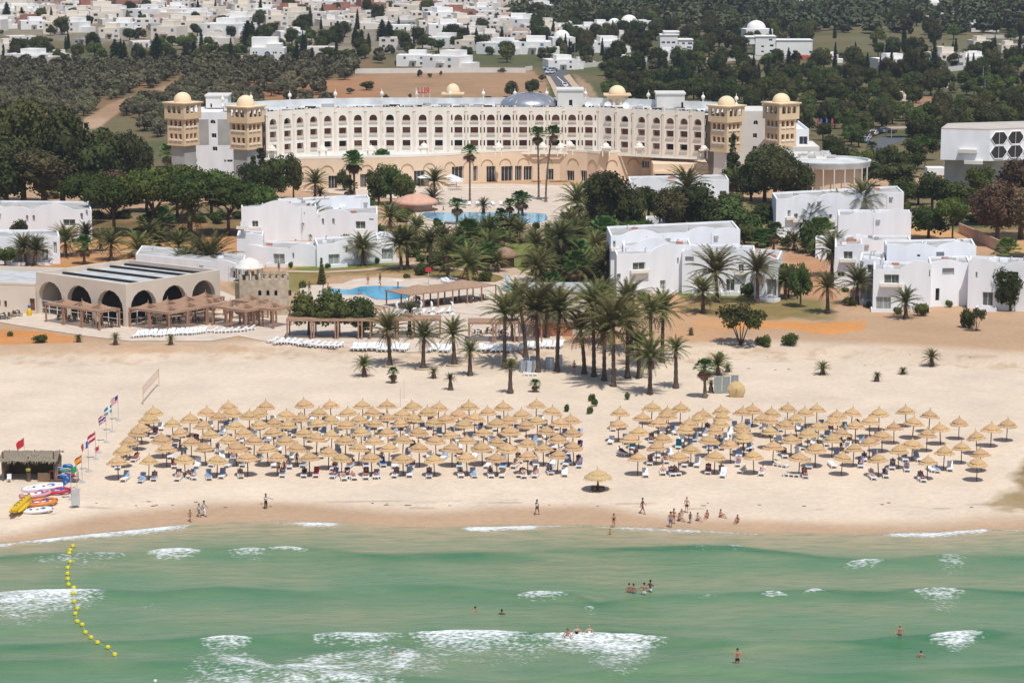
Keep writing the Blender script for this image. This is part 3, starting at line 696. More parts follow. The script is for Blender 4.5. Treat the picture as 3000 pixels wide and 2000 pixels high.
    # satellite dishes
    for px, py in ((1725,308),(1781,309),(1834,311)):
        m = MB(); x, y = Xat(px, py, 596), 596; z = Zat(py, 596)
        m.lathe([(0, 0), (.5, .05), (.85, .25)], 14); 
        rot = Matrix.Rotation(rad(62), 3, 'X'); m.v = [tuple(rot @ Vector(v)+Vector((x, y, z))) for v in m.v]
        m.tube([(x, y+.2, ZT-.7), (x, y+.1, z)], .06, 5); part(m, 'satellite_dish', M_wplast, True)
    # rooftop letters seen from behind (sign board on the entrance side)
    Y = 606; sg = MB()
    zb = Zat(274, Y); ht = 1.35
    for px in (1219, 1239.5, 1259):
        x = Xat(px, 290, Y); sg.tube([(x, Y, ZT-.7), (x, Y, zb+ht)], .06, 5)
    part(sg, 'sign_mast', M_frame)
    lt = MB(); u = ht/5.0
    def L_(x, cells):
        for (a, b, w, h_) in cells: lt.box(x+a*u, Y-.12, zb+b*u, x+(a+w)*u, Y-.06, zb+(b+h_)*u)
    L_(Xat(1223, 290, Y), [(0, 0, .9, 5), (.9, 0, 2, .9)])
    L_(Xat(1235, 290, Y), [(0, 0, .9, 5), (.9, 0, 1.6, .9), (2.5, 0, .9, 5)])
    L_(Xat(1248, 290, Y), [(2.3, 0, .9, 5), (.6, 4.1, 1.7, .9), (0, 2.7, .8, 1.5), (.6, 2.1, 1.7, .8), (.9, 1.0, .8, 1.1), (.1, 0, .9, 1.0)])
    part(lt, 'sign_letters', mat('sign_red', (0.5, 0.04, 0.05), .5))
    # domed pavilions behind the roof
    def pavilion(px, ytop, ysl, hwpx, Y, name='roof_pavilion', base=None):
        cx = Xat(px, 300, Y); zs = Zat(ysl, Y); r = Xat(px+hwpx, 300, Y)-cx; rd = r*.62
        m = MB()
        m.box(cx-r, Y-r, zs-.12, cx+r, Y+r, zs+.12); m.box(cx-r*.8, Y-r*.8, zs-.5, cx+r*.8, Y+r*.8, zs-.125)
        z0 = base if base else ZT-.75
        for q0, q1 in (((cx-r*.78, Y-r*.78), (cx+r*.78, Y-r*.78)), ((cx+r*.78, Y-r*.78), (cx+r*.78, Y+r*.78)), ((cx-r*.78, Y+r*.78), (cx-r*.78, Y-r*.78)), ((cx+r*.78, Y+r*.78), (cx-r*.78, Y+r*.78))):
            L0 = r*1.56; ops = [(L0*(k+.2)/3, L0*(k+.8)/3, zs-2.6, zs-.9, True) for k in range(3)]
            wall(m, q0, q1, z0-3, zs-.501, ops, .3)
        o = part(m, name, M_ochre)
        dm = MB(); h = Zat(ytop, Y)-zs
        dm.lathe([(rd*1.0, .121), (rd*1.02, h*.18)]+[(rd*math.cos(a), h*.18+h*.82*math.sin(a)) for a in [k*PI/2/8 for k in range(1, 9)]], 24, (cx, Y, zs)); dm.build('dome', M_dome, o, True)
        return o
    pavilion(1327, 245, 274, 33, 612); pavilion(1808, 250, 277, 40, 610)
    # corner towers
    def tower(px, ydome, yslab, ybot, Y, rot, hw, frontlow):
        cx = Xat(px, 340, Y); zs = Zat(yslab, Y); zb = Zat(ybot, Y); zmid = zs-3.35
        m = MB(); A = rad(rot)
        cr = lambda r, k: (cx+r*1.4142*math.cos(A+k*PI/2), Y+r*1.4142*math.sin(A+k*PI/2))
        fl = 3.0; wins = []
        for k in range(4):
            q0, q1 = cr(hw, k), cr(hw, k+1); L0 = 2*hw
            ops = []
            for j in range(3):
                a, b = L0*(.13+j*.27), L0*(.31+j*.27)
                o1 = (a, b, zmid-1.85, zmid-.5, True); o2 = (a, b, zmid-1.75-fl, zmid-.55-fl, False); ops += [o1, o2]; wins += [(q0, q1, o1), (q0, q1, o2)]
            wall(m, q0, q1, zb, zmid, ops, .5)
            h2 = hw+.42; q0, q1 = cr(h2, k), cr(h2, k+1); L0 = 2*h2
            wall(m, q0, q1, zmid, zs-.2, [(L0*(.14+j*.255), L0*(.33+j*.255), zmid+1.05, zs-.6, True) for j in range(3)], .3)
        m.prism([cr(hw+.42, k) for k in range(4)], zmid-.25, zmid-.003)
        m.prism([cr(hw+.1, k) for k in range(4)], zb-.02, zb-.3)
        # open lantern behind the arches: low floor and corner piers only
        m.prism([cr(hw-.2, k) for k in range(4)], zmid+.003, zmid+.5)
        o = part(m, 'corner_tower', M_ochre)
        for q0, q1, w in wins:
            pw = pane(o, q0, q1, w[0], w[1], w[2], w[3], .5, M_brown, arch=w[4], frame=False)
            sm = MB(); d = (Vector((*q1, 0))-Vector((*q0, 0))).normalized(); n = Vector((d.y, -d.x, 0)); sm.obox(Vector((*q0, 0))+d*(w[0]-.1)+Vector((0, 0, w[2]-.38))+n*.002, d*(w[1]-w[0]+.2), n*.18, Vector((0, 0, .3))); sm.build('sill', M_cream, pw)
        s = MB(); s.prism([cr(hw+.78, k) for k in range(4)], zs-.1, zs+.12); s.prism([cr(hw+.6, k) for k in range(4)], zs-.3, zs-.102); s.build('roof_slab', M_dome, o)
        h = Zat(ydome, Y)-zs; rd = hw*.78; dm = MB()
        dm.lathe([(rd, .121), (rd*1.02, h*.2)]+[(rd*math.cos(a), h*.2+h*.8*math.sin(a)) for a in [k*PI/2/8 for k in range(1, 9)]], 28, (cx, Y, zs)); dm.build('dome', M_dome, o, True)
        if frontlow:
            lw = MB()
            for k in range(4): wall(lw, cr(hw-.55, k), cr(hw-.55, k+1), 2.0, zb-.3, [], .3)
            lw.build('tower_base', M_grey if frontlow == 1 else M_cream, o)
        return cr
    tower(536, 270, 300, 421, 577, -80, 2.5, 1); tower(720, 279, 311, 432, 572, -80, 2.55, 1)
    tower(2128, 281, 309, 440, 572, -92, 2.45, 2); tower(2288, 273, 301, 424, 577, -101, 2.5, 2)
    # end wings between the towers
    def wing(x0, x1, Y, ytop, ops_px, m0, panel):
        X0, X1 = Xat(x0, 400, Y), Xat(x1, 400, Y); zt = Zat(ytop, Y); mb = MB(); ops = []; wn = []
        for (a, b, t, bo, ar) in ops_px:
            o_ = (Xat(a, 400, Y)-X0, Xat(b, 400, Y)-X0, Zat(bo, Y), Zat(t, Y), ar); ops.append(o_)
        wall(mb, (X0, Y), (X1, Y), 2, zt, ops, .5); mb.box(X0, Y+.6, 2, X1, Y+22, zt-.6)
        mb.box(X0, Y+.01, zt-.6, X0+.3, Y+22, zt); mb.box(X1-.3, Y+.01, zt-.6, X1, Y+22, zt)
        o = part(mb, 'end_wing', m0)
        for q in ops: pane(o, (X0, Y), (X1, Y), q[0], q[1], q[2], q[3], .5, M_glass, arch=q[4], frame=True, mull=2)
        if panel:
            a, b, t, bo = panel; pm = MB(); pm.obox(Vector((X0+.02, Y-.02, Zat(bo, Y))), (Xat(a, 400, Y)-X0-.02, 0, 0), (0, .017, 0), (0, 0, Zat(t, Y)-Zat(bo, Y)))
            pm.obox(Vector((Xat(b, 400, Y), Y-.02, Zat(bo, Y))), (X1-Xat(b, 400, Y)-.02, 0, 0), (0, .017, 0), (0, 0, Zat(t, Y)-Zat(bo, Y)))
            pm.build('bare_panel', M_grey, o)
    wing(545, 682, 584, 329, [(617,632,351,363,True),(620,634,391,405,False),(622,636,430,443,False),(655,661,468,475,False),(664,680,468,475,False)], M_white, (612, 638, 350, 425))
    wing(2160, 2262, 584, 326, [(2207,2220,353,366,True),(2206,2218,391,405,False),(2206,2218,428,441,False)], M_offwhite, None)
    wing(2332, 2370, 590, 378, [(2342,2366,400,424,False)], M_white, None)
    # podium: apricot ground floor standing forward of the rooms
    PP = [(760,472),(862,467),(990,464.5),(1160,462),(1290,457),(1400,449),(1560,442.5),(1640,442.5),(1720,447),(1755,451),(1830,447),(1880,445),(1914,446)]
    P = [R(a, b, ZP) for a, b in PP]
    mb = MB(); gz = 2.6; wins = []; blind = MB()
    ZW = Zat(490, 583)
    specs = []   # glazed openings by photo columns
    for a, b, t, bo in ((962,988,515,560),(1002,1030,512,558),(1055,1072,510,555),(1118,1130,510,552),(1150,1176,506,552),(1212,1245,500,545),(1320,1362,488,536),(1383,1411,486,532),(1424,1453,487,534),(1467,1504,487,532),(1508,1530,486,532),(1533,1562,487,532),(1600,1622,495,535),(1658,1684,500,545),(1699,1725,500,545),(1740,1762,502,545),(1786,1800,505,545),(1878,1902,472,492)): specs.append((a, b, t, bo))
    for i in range(len(P)-1):
        p0, p1 = P[i], P[i+1]; ops = []
        for a, b, t, bo in specs:
            m_ = (a+b)/2
            s, _ = on_wall(p0, p1, m_, 500)
            Ln = (p1-p0).length
            if 0 < s < Ln:
                w = (b-a)/12.9/2; o_ = (max(.05, s-w), min(Ln-.05, s+w), on_wall(p0, p1, m_, bo)[1], on_wall(p0, p1, m_, t)[1], False); ops.append(o_); wins.append((p0, p1, o_))
        wall(mb, p0, p1, gz-1, ZP, ops, .5)
        d = (p1-p0).normalized(); n = Vector((d.y, -d.x, 0)); Ln = (p1-p0).length
        # blind arches in relief above the windows
        k = max(1, int(Ln/3.9))
        for j in range(k):
            s = Ln*(j+.5)/k; r = 1.35; zc = ZP-3.0
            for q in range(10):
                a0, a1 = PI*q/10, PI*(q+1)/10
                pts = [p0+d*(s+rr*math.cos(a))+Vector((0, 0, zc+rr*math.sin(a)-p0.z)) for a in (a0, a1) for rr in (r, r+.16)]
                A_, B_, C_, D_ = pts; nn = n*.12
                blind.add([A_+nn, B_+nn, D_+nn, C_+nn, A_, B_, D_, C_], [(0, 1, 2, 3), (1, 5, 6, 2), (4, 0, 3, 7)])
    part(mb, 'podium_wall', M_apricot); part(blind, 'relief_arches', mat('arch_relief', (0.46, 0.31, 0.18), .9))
    for p0, p1, o_ in wins: ppane(p0, p1, o_[0], o_[1], o_[2], o_[3], .5, M_glass if o_[1]-o_[0] > 1 else M_dark, name='tall_window', mull=3)
    rf = MB(); pr = MB()
    for i in range(len(P)-1):
        a, b = P[i], P[i+1]
        rf.add([(a.x, a.y+.4, ZP-.25), (b.x, b.y+.4, ZP-.25), (b.x, 597, ZP-.25), (a.x, 597, ZP-.25)], [(0, 1, 2, 3)])
        d = (b-a).normalized(); n = Vector((d.y, -d.x, 0)); pr.obox(Vector((a.x, a.y, ZP+.003))+n*.05, d*(b-a).length, -n*.45, Vector((0, 0, .55)))
    part(rf, 'podium_roof', M_roofw); part(pr, 'podium_parapet', M_cream)
    # small kiosks on the podium edge
    for px, py in ((797,455),(945,468),(1087,463),(1242,445),(1460,437),(1590,436),(1643,440),(1668,432),(1775,445),(1873,437),(2062,450)):
        Y = 586 if 1200 < px < 1850 else 580; m = MB(); x = Xat(px, py, Y); z = Zat(py, Y)-.3; z = max(z-.9, ZP-.1)
        for a in (-.75, .75):
            for b in (-.75, .75): m.box(x+a-.12, Y+b-.12, z-.4, x+a+.12, Y+b+.12, z+1.5)
        m.box(x-1.15, Y-1.15, z+1.5, x+1.15, Y+1.15, z+1.75); m.lathe([(.85, 0), (.8, .35), (.5, .75), (.12, .95), (.05, 1.35), (0, 1.4)], 10, (x, Y, z+1.752))
        part(m, 'roof_kiosk', M_cream)
    # right hand lower block and round restaurant
    Y = 578; m = MB(); X0, X1 = Xat(1914, 470, Y), Xat(2075, 470, Y)
    m.box(X0, Y, 1.5, X1, Y+12, ZB-.8); part(m, 'side_block', M_apricot)
    m = MB(); m.box(X0+.4, Y-.8, 4.2, X1-3, Y-.002, 5.2); m.box(X0+.2, Y-.9, 6.4, X1, Y-.004, 7.0); part(m, 'balcony', M_apricot)
    m = MB(); m.box(X0+.5, Y-.05, 5.21, X1-4, Y-.0045, 6.39); part(m, 'shaded_opening', M_dark)
    # cream wing carrying on to the right
    Y = 588; m = MB(); X0, X1 = Xat(2300, 470, Y), Xat(2400, 470, Y); m.box(X0-8, Y, 1.5, X1, Y+14, Zat(430, Y)); part(m, 'annex', M_offwhite)
    # round restaurant
    cx, cy = Xat(2440, 480, 560), 566; m = MB(); n = 40; Rr = 8.6; zt = Zat(478, 558)
    prof = [(Rr-1.2, 1.5), (Rr-1.2, zt-1.5)]
    m.lathe(prof, n, (cx, cy, 0)); part(m, 'round_hall', M_apricot)
    m = MB(); m.lathe([(Rr-1.1, zt-1.5), (Rr+.3, zt-1.4), (Rr+.6, zt-.2), (Rr+.6, zt), (Rr, zt), (Rr, zt-.45), (0, zt-.44)], n, (cx, cy, 0)); part(m, 'round_roof', M_roofw)
    for k in range(-4, 5):
        a = -PI/2+k*.27; x, y = cx+(Rr+.25)*math.cos(a), cy+(Rr+.25)*math.sin(a)
        mm = MB(); mm.tube([(x, y, 1.5), (x, y, zt-1.42)], .16, 6); part(mm, 'column', M_offwhite)
        x, y = cx+(Rr-1.17)*math.cos(a+.135), cy+(Rr-1.17)*math.sin(a+.135); t = Vector((-math.sin(a+.135), math.cos(a+.135), 0)); nn = Vector((math.cos(a+.135), math.sin(a+.135), 0))
        mm = MB(); mm.obox(Vector((x, y, 1.5))-t*.75+nn*.01, t*1.5, nn*.08, (0, 0, 3.4)); part(mm, 'hall_window', M_glass)
    m = MB(); x0, x1 = Xat(2300, 450, 568), cx+2; m.box(x0, 568, 1.5, x1, 586, zt-.2); part(m, 'link_block', M_offwhite)
    for k in range(26):
        x = random.uniform(x0+.5, x1-1); y = random.uniform(569, 584); m = MB(); w = random.uniform(.5, 2.2)
        m.box(x, y, zt-.198, x+w, y+random.uniform(.3, .9), zt-.2+random.uniform(.25, .7)); part(m, 'roof_unit', M_roofw if k % 3 else M_grey)
    return T
hotel()
# ================================================================ white holiday villas
def villa(label, blocks, clutter=6):
    """blocks: (x0, ybase0, x1, ybase1, ytop0, depth, openings[(px0,py0,px1,py1,kind)], bumps)"""
    b0 = blocks[0]; o0 = G(b0[0], b0[1]); T = thing('white_villa', label, 'villa', (o0.x, o0.y, o0.z), group='white holiday villas in the gardens')
    off = Vector((-o0.x, -o0.y, -o0.z))
    for bi, (x0, y0, x1, y1, yt, dep, ops, bumps) in enumerate(blocks):
        p0, p1 = G(x0, y0), G(x1, y1); zt = Zat(yt, p0.y); zg = min(p0.z, p1.z)-.6
        p0 = Vector((p0.x, p0.y, 0)); p1 = Vector((p1.x, p1.y, 0)); d = (p1-p0); Ln = d.length; d.normalize(); n = Vector((d.y, -d.x, 0))
        O = []; W = []
        for q in ops:
            s0, za = on_wall(p0, p1, q[0], q[3]); s1, zb = on_wall(p0, p1, q[2], q[1])
            O.append((s0, s1, za, zb, False)); W.append((s0, s1, za, zb, q[4] if len(q) > 4 else 'w'))
        B = [(on_wall(p0, p1, q[0], yt)[0], q[1], q[2]) for q in bumps]
        def tp(s):
            h = zt
            for c_, w, hh in B:
                u = abs(s-c_)/w
                if u < 1: h = max(h, zt+hh*(math.cos(u*PI/2)**.8))
            return h
        m = MB(); wall(m, p0, p1, zg, tp, O, .35)
        ra, rb = p0.normalized(), p1.normalized(); kk = dep/max(.6, ra.dot(-n)); e0, e1 = p0+(ra*.85-n*.15)*kk, p1+(ra*.85-n*.15)*kk
        ex = (e0-p0)/dep
        wall(m, p1, e1, zg, zt, [], .3); wall(m, e0, p0, zg, zt, [], .3); wall(m, e1, e0, zg, zt, [], .3)
        # inner face and coping of the parapet
        N = max(2, int(Ln/.5))
        for k in range(N):
            s, s2 = Ln*k/N, Ln*(k+1)/N; A_, B_ = p0+d*s, p0+d*s2
            m.add([A_+Vector((0, 0, tp(s))), B_+Vector((0, 0, tp(s2))), B_-n*.3+Vector((0, 0, tp(s2))), A_-n*.3+Vector((0, 0, tp(s)))], [(0, 1, 2, 3)])
            m.add([A_-n*.3+Vector((0, 0, zt-.5)), B_-n*.3+Vector((0, 0, zt-.5)), B_-n*.3+Vector((0, 0, tp(s2))), A_-n*.3+Vector((0, 0, tp(s)))], [(0, 1, 2, 3)])
        for a, b in ((p1, e1), (e0, p0), (e1, e0)):
            dd = (b-a).normalized(); nn = Vector((dd.y, -dd.x, 0)); m.obox(a-nn*.3+Vector((0, 0, zt-.4))+dd*.3, dd*((b-a).length-.6), nn*.29, Vector((0, 0, .402)))
        w = m.build('wall', M_white, T); w.location = off
        r = MB(); 
        # gently vaulted felt roof
        U = 14; Vn = 6; vs = []; fs = []
        for j in range(Vn+1):
            for i in range(U+1):
                p = p0+d*(.3+(Ln-.6)*i/U)+ex*(.3+(dep-.6)*j/Vn); vs.append((p.x, p.y, zt-.3+.28*abs(math.sin(i/U*PI*max(1, round(Ln/7))))*math.sin(PI*min(1, (j+.5)/Vn))))
        for j in range(Vn):
            for i in range(U): fs.append((j*(U+1)+i, j*(U+1)+i+1, (j+1)*(U+1)+i+1, (j+1)*(U+1)+i))
        r.add(vs, fs); ro = r.build('roof', M_roofg, T); ro.location = off
        for s0, s1, za, zb, kd in W:
            if kd in ('w', 'g', 'c'):
                pw = pane(T, p0, p1, s0, s1, za, zb, .35, {'w': M_curt, 'g': M_glass, 'c': M_curt2}[kd], mull=2); pw.location = off
                if kd == 'w' and za > zg+3.2:
                    bl = MB(); bl.obox(p0+d*(s0-.6)+n*.003+Vector((0, 0, za-.45)), d*(s1-s0+1.2), n*.75, Vector((0, 0, .14)))
                    bl.obox(p0+d*(s0-.6)+n*.65+Vector((0, 0, za-.309)), d*(s1-s0+1.2), n*.1, Vector((0, 0, .38)))
                    bl.obox(p0+d*(s0-.6)+n*.004+Vector((0, 0, za-.308)), d*.1, n*.64, Vector((0, 0, .37))); bl.obox(p0+d*(s1+.5)+n*.004+Vector((0, 0, za-.308)), d*.1, n*.64, Vector((0, 0, .37)))
                    bo = bl.build('balcony', M_cream, T); bo.location = off
                if kd in ('c', 'w') and za < zg+2.2:      # garden terrace wall
                    bl = MB(); z = zg+.5
                    bl.obox(p0+d*(s0-.8)+n*1.9+Vector((0, 0, z)), d*(s1-s0+1.6), n*.2, Vector((0, 0, .65)))
                    bl.obox(p0+d*(s0-.8)+n*.004+Vector((0, 0, z)), d*.2, n*1.895, Vector((0, 0, .65)))
                    bl.obox(p0+d*(s1+.6)+n*.004+Vector((0, 0, z)), d*.2, n*1.895, Vector((0, 0, .65)))
                    bo = bl.build('terrace_wall', M_white, T); bo.location = off
            elif kd == 'd': pw = pane(T, p0, p1, s0, s1, za, zb, .35, M_dark, name='door', frame=False); pw.location = off
            else: pw = pane(T, p0, p1, s0, s1, za, zb, .35, M_grey, name='niche', frame=False); pw.location = off
        random.seed(bi+int(x0))
        for q_ in range(max(1, int(Ln/7))):      # rain pipes and wall boxes
            s_ = random.uniform(.06, .94)*Ln
            if any(o_[0]-.4 < s_ < o_[1]+.4 for o_ in O): continue
            pm = MB(); bp = p0+d*s_+n*.06; pm.tube([bp+Vector((0, 0, zg+.5)), bp+Vector((0, 0, zt-.35)), bp-n*.05+Vector((0, 0, zt-.25))], .055, 5); pm.build('rain_pipe', M_offwhite, T).location = off
            if q_ % 2 == 0:
                pm = MB(); pm.obox(p0+d*(s_+.5)+n*.004+Vector((0, 0, zt-1.3)), d*.75, n*.32, (0, 0, .5)); pm.build('air_conditioner', M_grey, T).location = off
        for k in range(clutter):
            s = random.uniform(.1, .85)*Ln; v = random.uniform(.15, .8)*dep; p = p0+d*s+ex*v; cm = MB(); t = random.random()
            if t < .5:      # low vent with arched hood
                cm.box(p.x, p.y, zt-.3, p.x+random.uniform(.6, 1.3), p.y+.7, zt+.35); cm.box(p.x-.02, p.y-.03, zt-.1, p.x+.5, p.y-.003, zt+.25)
                oo = cm.build('roof_vent', M_white if t < .3 else M_grey, T)
            elif t < .85: cm.tube([(p.x, p.y, zt-.3), (p.x, p.y, zt+.5), (p.x+.3, p.y, zt+.6)], .08, 6); oo = cm.build('vent_pipe', M_grey, T)
            else: cm.box(p.x, p.y, zt-.25, p.x+1.1, p.y+.8, zt+.25); oo = cm.build('roof_hatch', M_terrac, T)
            oo.location = off
    return T
def CC(r, k): return lambda *p: sum(((a/3.136+750*k) if i % 2 == 0 else (a/3.136+500*r) for i, a in enumerate(p)), start=()) if False else tuple((a/3.136+750*k) if i % 2 == 0 else (a/3.136+500*r) for i, a in enumerate(p))
f = CC(1, 2)
def W(f, *a, k='w'): return (*f(*a), k)
def blk(f, x0, y0, x1, y1, yt, dep, ops=(), bumps=()):
    a = f(x0, y0, x1, y1); return (a[0], a[1], a[2], a[3], f(0, yt)[1], dep, [o for o in ops], [(f(b[0], 0)[0], b[1], b[2]) for b in bumps])
villa('big white two storey villa with wavy parapet behind the beach palms', [
  blk(f, 905, 1075, 2090, 1010, 600, 12, [W(f, 928, 645, 952, 712)], [(1180, 3.2, .9), (1760, 3.0, .8), (1960, 3, .5)]),
  blk(f, 1020, 1105, 1640, 1095, 690, 8, [W(f, 1030, 757, 1056, 830), W(f, 1585, 960, 1640, 1065, k='g')], [(1300, 3.2, 1.3)]),
  blk(f, 960, 1150, 1575, 1112, 775, 6, [W(f, 1110, 840, 1225, 915), W(f, 1030, 1035, 1150, 1135, k='c'), W(f, 1360, 1005, 1410, 1090, k='c'), W(f, 965, 945, 1000, 1010), W(f, 1517, 800, 1532, 862, k='n')], [(1440, 3.4, 1.5)]),
  blk(f, 1560, 1125, 2230, 1135, 742, 9, [W(f, 2080, 860, 2130, 925), W(f, 1700, 1000, 1745, 1100, k='c'), W(f, 1905, 1000, 1915, 1060, k='n'), W(f, 1965, 995, 2045, 1105, k='w'), W(f, 1590, 790, 1670, 835, k='n')], [(1760, 3, 1.0), (2120, 3, .6)]),
  blk(f, 2225, 1175, 2440, 1195, 800, 10, [W(f, 2330, 1000, 2430, 1140, k='c')], [(2300, 2.5, .6)])])
f = CC(1, 3)
villa('largest white villa with orange sand in front, far right of the beach', [
  blk(f, 1080, 1180, 1900, 1160, 715, 10, [W(f, 1370, 770, 1400, 790, k='d'), W(f, 1545, 745, 1620, 810, k='n')], [(1150, 3, .8), (1380, 3, .7), (1740, 3.5, .9)]),
  blk(f, 605, 1075, 860, 1080, 700, 12, [W(f, 693, 742, 778, 812), W(f, 635, 930, 705, 975, k='g')], [(840, 2.5, .6)]),
  blk(f, 835, 1205, 1060, 1215, 830, 11, [W(f, 910, 865, 998, 942), W(f, 843, 1067, 955, 1183, k='c'), W(f, 838, 822, 873, 890)], [(1000, 2, .5)]),
  blk(f, 960, 1280, 1490, 1290, 905, 9, [W(f, 1065, 955, 1205, 1035), W(f, 990, 1160, 1130, 1275, k='c'), W(f, 1478, 910, 1490, 975, k='n')], [(1390, 3.0, 1.5)]),
  blk(f, 1480, 1250, 1850, 1240, 855, 8, [W(f, 1600, 893, 1712, 962, k='n'), W(f, 1537, 1080, 1578, 1195, k='d')], [(1640, 2.8, .6)]),
  blk(f, 1830, 1265, 2480, 1300, 850, 9, [W(f, 1905, 930, 1925, 985, k='n'), W(f, 1967, 1118, 2068, 1240, k='w'), W(f, 2200, 930, 2300, 990, k='w')], [(1960, 3, .9), (2330, 2.5, .7)])])
villa('white villa behind three tall date palms, right of the big villa', [
  blk(f, 70, 640, 1240, 560, 262, 10, [W(f, 560, 400, 590, 450), W(f, 640, 540, 690, 600, k='c'), W(f, 330, 560, 370, 620, k='g'), W(f, 180, 363, 208, 428), W(f, 240, 393, 276, 450), W(f, 172, 555, 215, 640), W(f, 1110, 430, 1180, 480, k='n')], [(340, 3, .6), (600, 3, .6), (940, 3.2, .8)]),
  blk(f, 640, 700, 1310, 700, 410, 9, [W(f, 700, 600, 760, 680, k='c')], [(900, 3, .8), (1180, 3.4, 1.2)]),
  blk(f, 435, 800, 1310, 800, 640, 7, [W(f, 490, 710, 515, 780)], [(840, 2.5, .7), (1160, 2.5, .4)])])
f = CC(1, 2)
villa('white villa half hidden by dark trees right of the hotel pool', [
  blk(f, 1080, 330, 1990, 310, 100, 10, [W(f, 1200, 170, 1240, 220), W(f, 1560, 180, 1600, 235), W(f, 1908, 185, 1970, 240)], [(1250, 3, .9), (1640, 3, 1.0)]),
  blk(f, 1230, 560, 1500, 560, 450, 6, [], [(1400, 2.5, .5)])])
f = CC(1, 1)
villa('white villa with a lawn in front, between pines and the palm garden', [
  blk(f, -130, 650, 560, 640, 335, 12, [W(f, -35, 460, 20, 520)], [(200, 3.4, 1.2)]),
  blk(f, 560, 640, 1120, 645, 395, 13, [W(f, 700, 440, 722, 500, k='n'), W(f, 1040, 440, 1080, 455, k='n'), W(f, 915, 466, 1005, 535), W(f, 605, 440, 625, 500, k='n'), W(f, 1118, 460, 1119, 470, k='n')], [(720, 3.4, .9), (200, 3, 1)]),
  blk(f, 60, 620, 1050, 560, 300, 6, [], [(300, 3, .8), (800, 3, .8)]),
  blk(f, -160, 860, 570, 880, 700, 9, [W(f, 160, 765, 262, 862, k='c'), W(f, 335, 755, 350, 810, k='n')], [(440, 2.8, .9), (-40, 2.5, .4)]),
  blk(f, 560, 885, 1150, 850, 680, 9, [W(f, 668, 765, 768, 865, k='c'), W(f, 825, 700, 845, 755, k='n'), W(f, 1020, 720, 1040, 780, k='n')], [(860, 3, .6)]),
  blk(f, 1110, 835, 1285, 830, 625, 9, [W(f, 1155, 715, 1258, 820, k='c')], [(1200, 2, .4)])])
f = CC(1, 0)
villa('white villa at the left edge with palms before its wall', [
  blk(f, -900, 640, 850, 660, 345, 14, [W(f, 580, 448, 690, 508), W(f, 655, 620, 735, 720, k='g'), W(f, 240, 410, 258, 470, k='n'), W(f, 300, 410, 320, 470, k='n'), W(f, 738, 390, 760, 455, k='g'), W(f, 788, 360, 806, 420, k='g')], [(480, 4, 1.1), (-100, 4, .8), (130, 3, .6)]),
  blk(f, -900, 860, 555, 855, 610, 10, [W(f, 103, 725, 205, 850, k='c'), W(f, 382, 720, 440, 830, k='c'), W(f, 492, 655, 520, 765, k='c')], [(330, 3, .4)])])
villa('low white annex behind the castle shaped kiosk', [
  blk(f, 1250, 930, 2230, 1030, 765, 9, [W(f, 2132, 890, 2180, 990, k='g')], [(2050, 2.5, .4)]),
  blk(f, 2180, 860, 2420, 865, 600, 8, [W(f, 2210, 470, 2240, 510)], [(2300, 2.4, .5)])], 3)
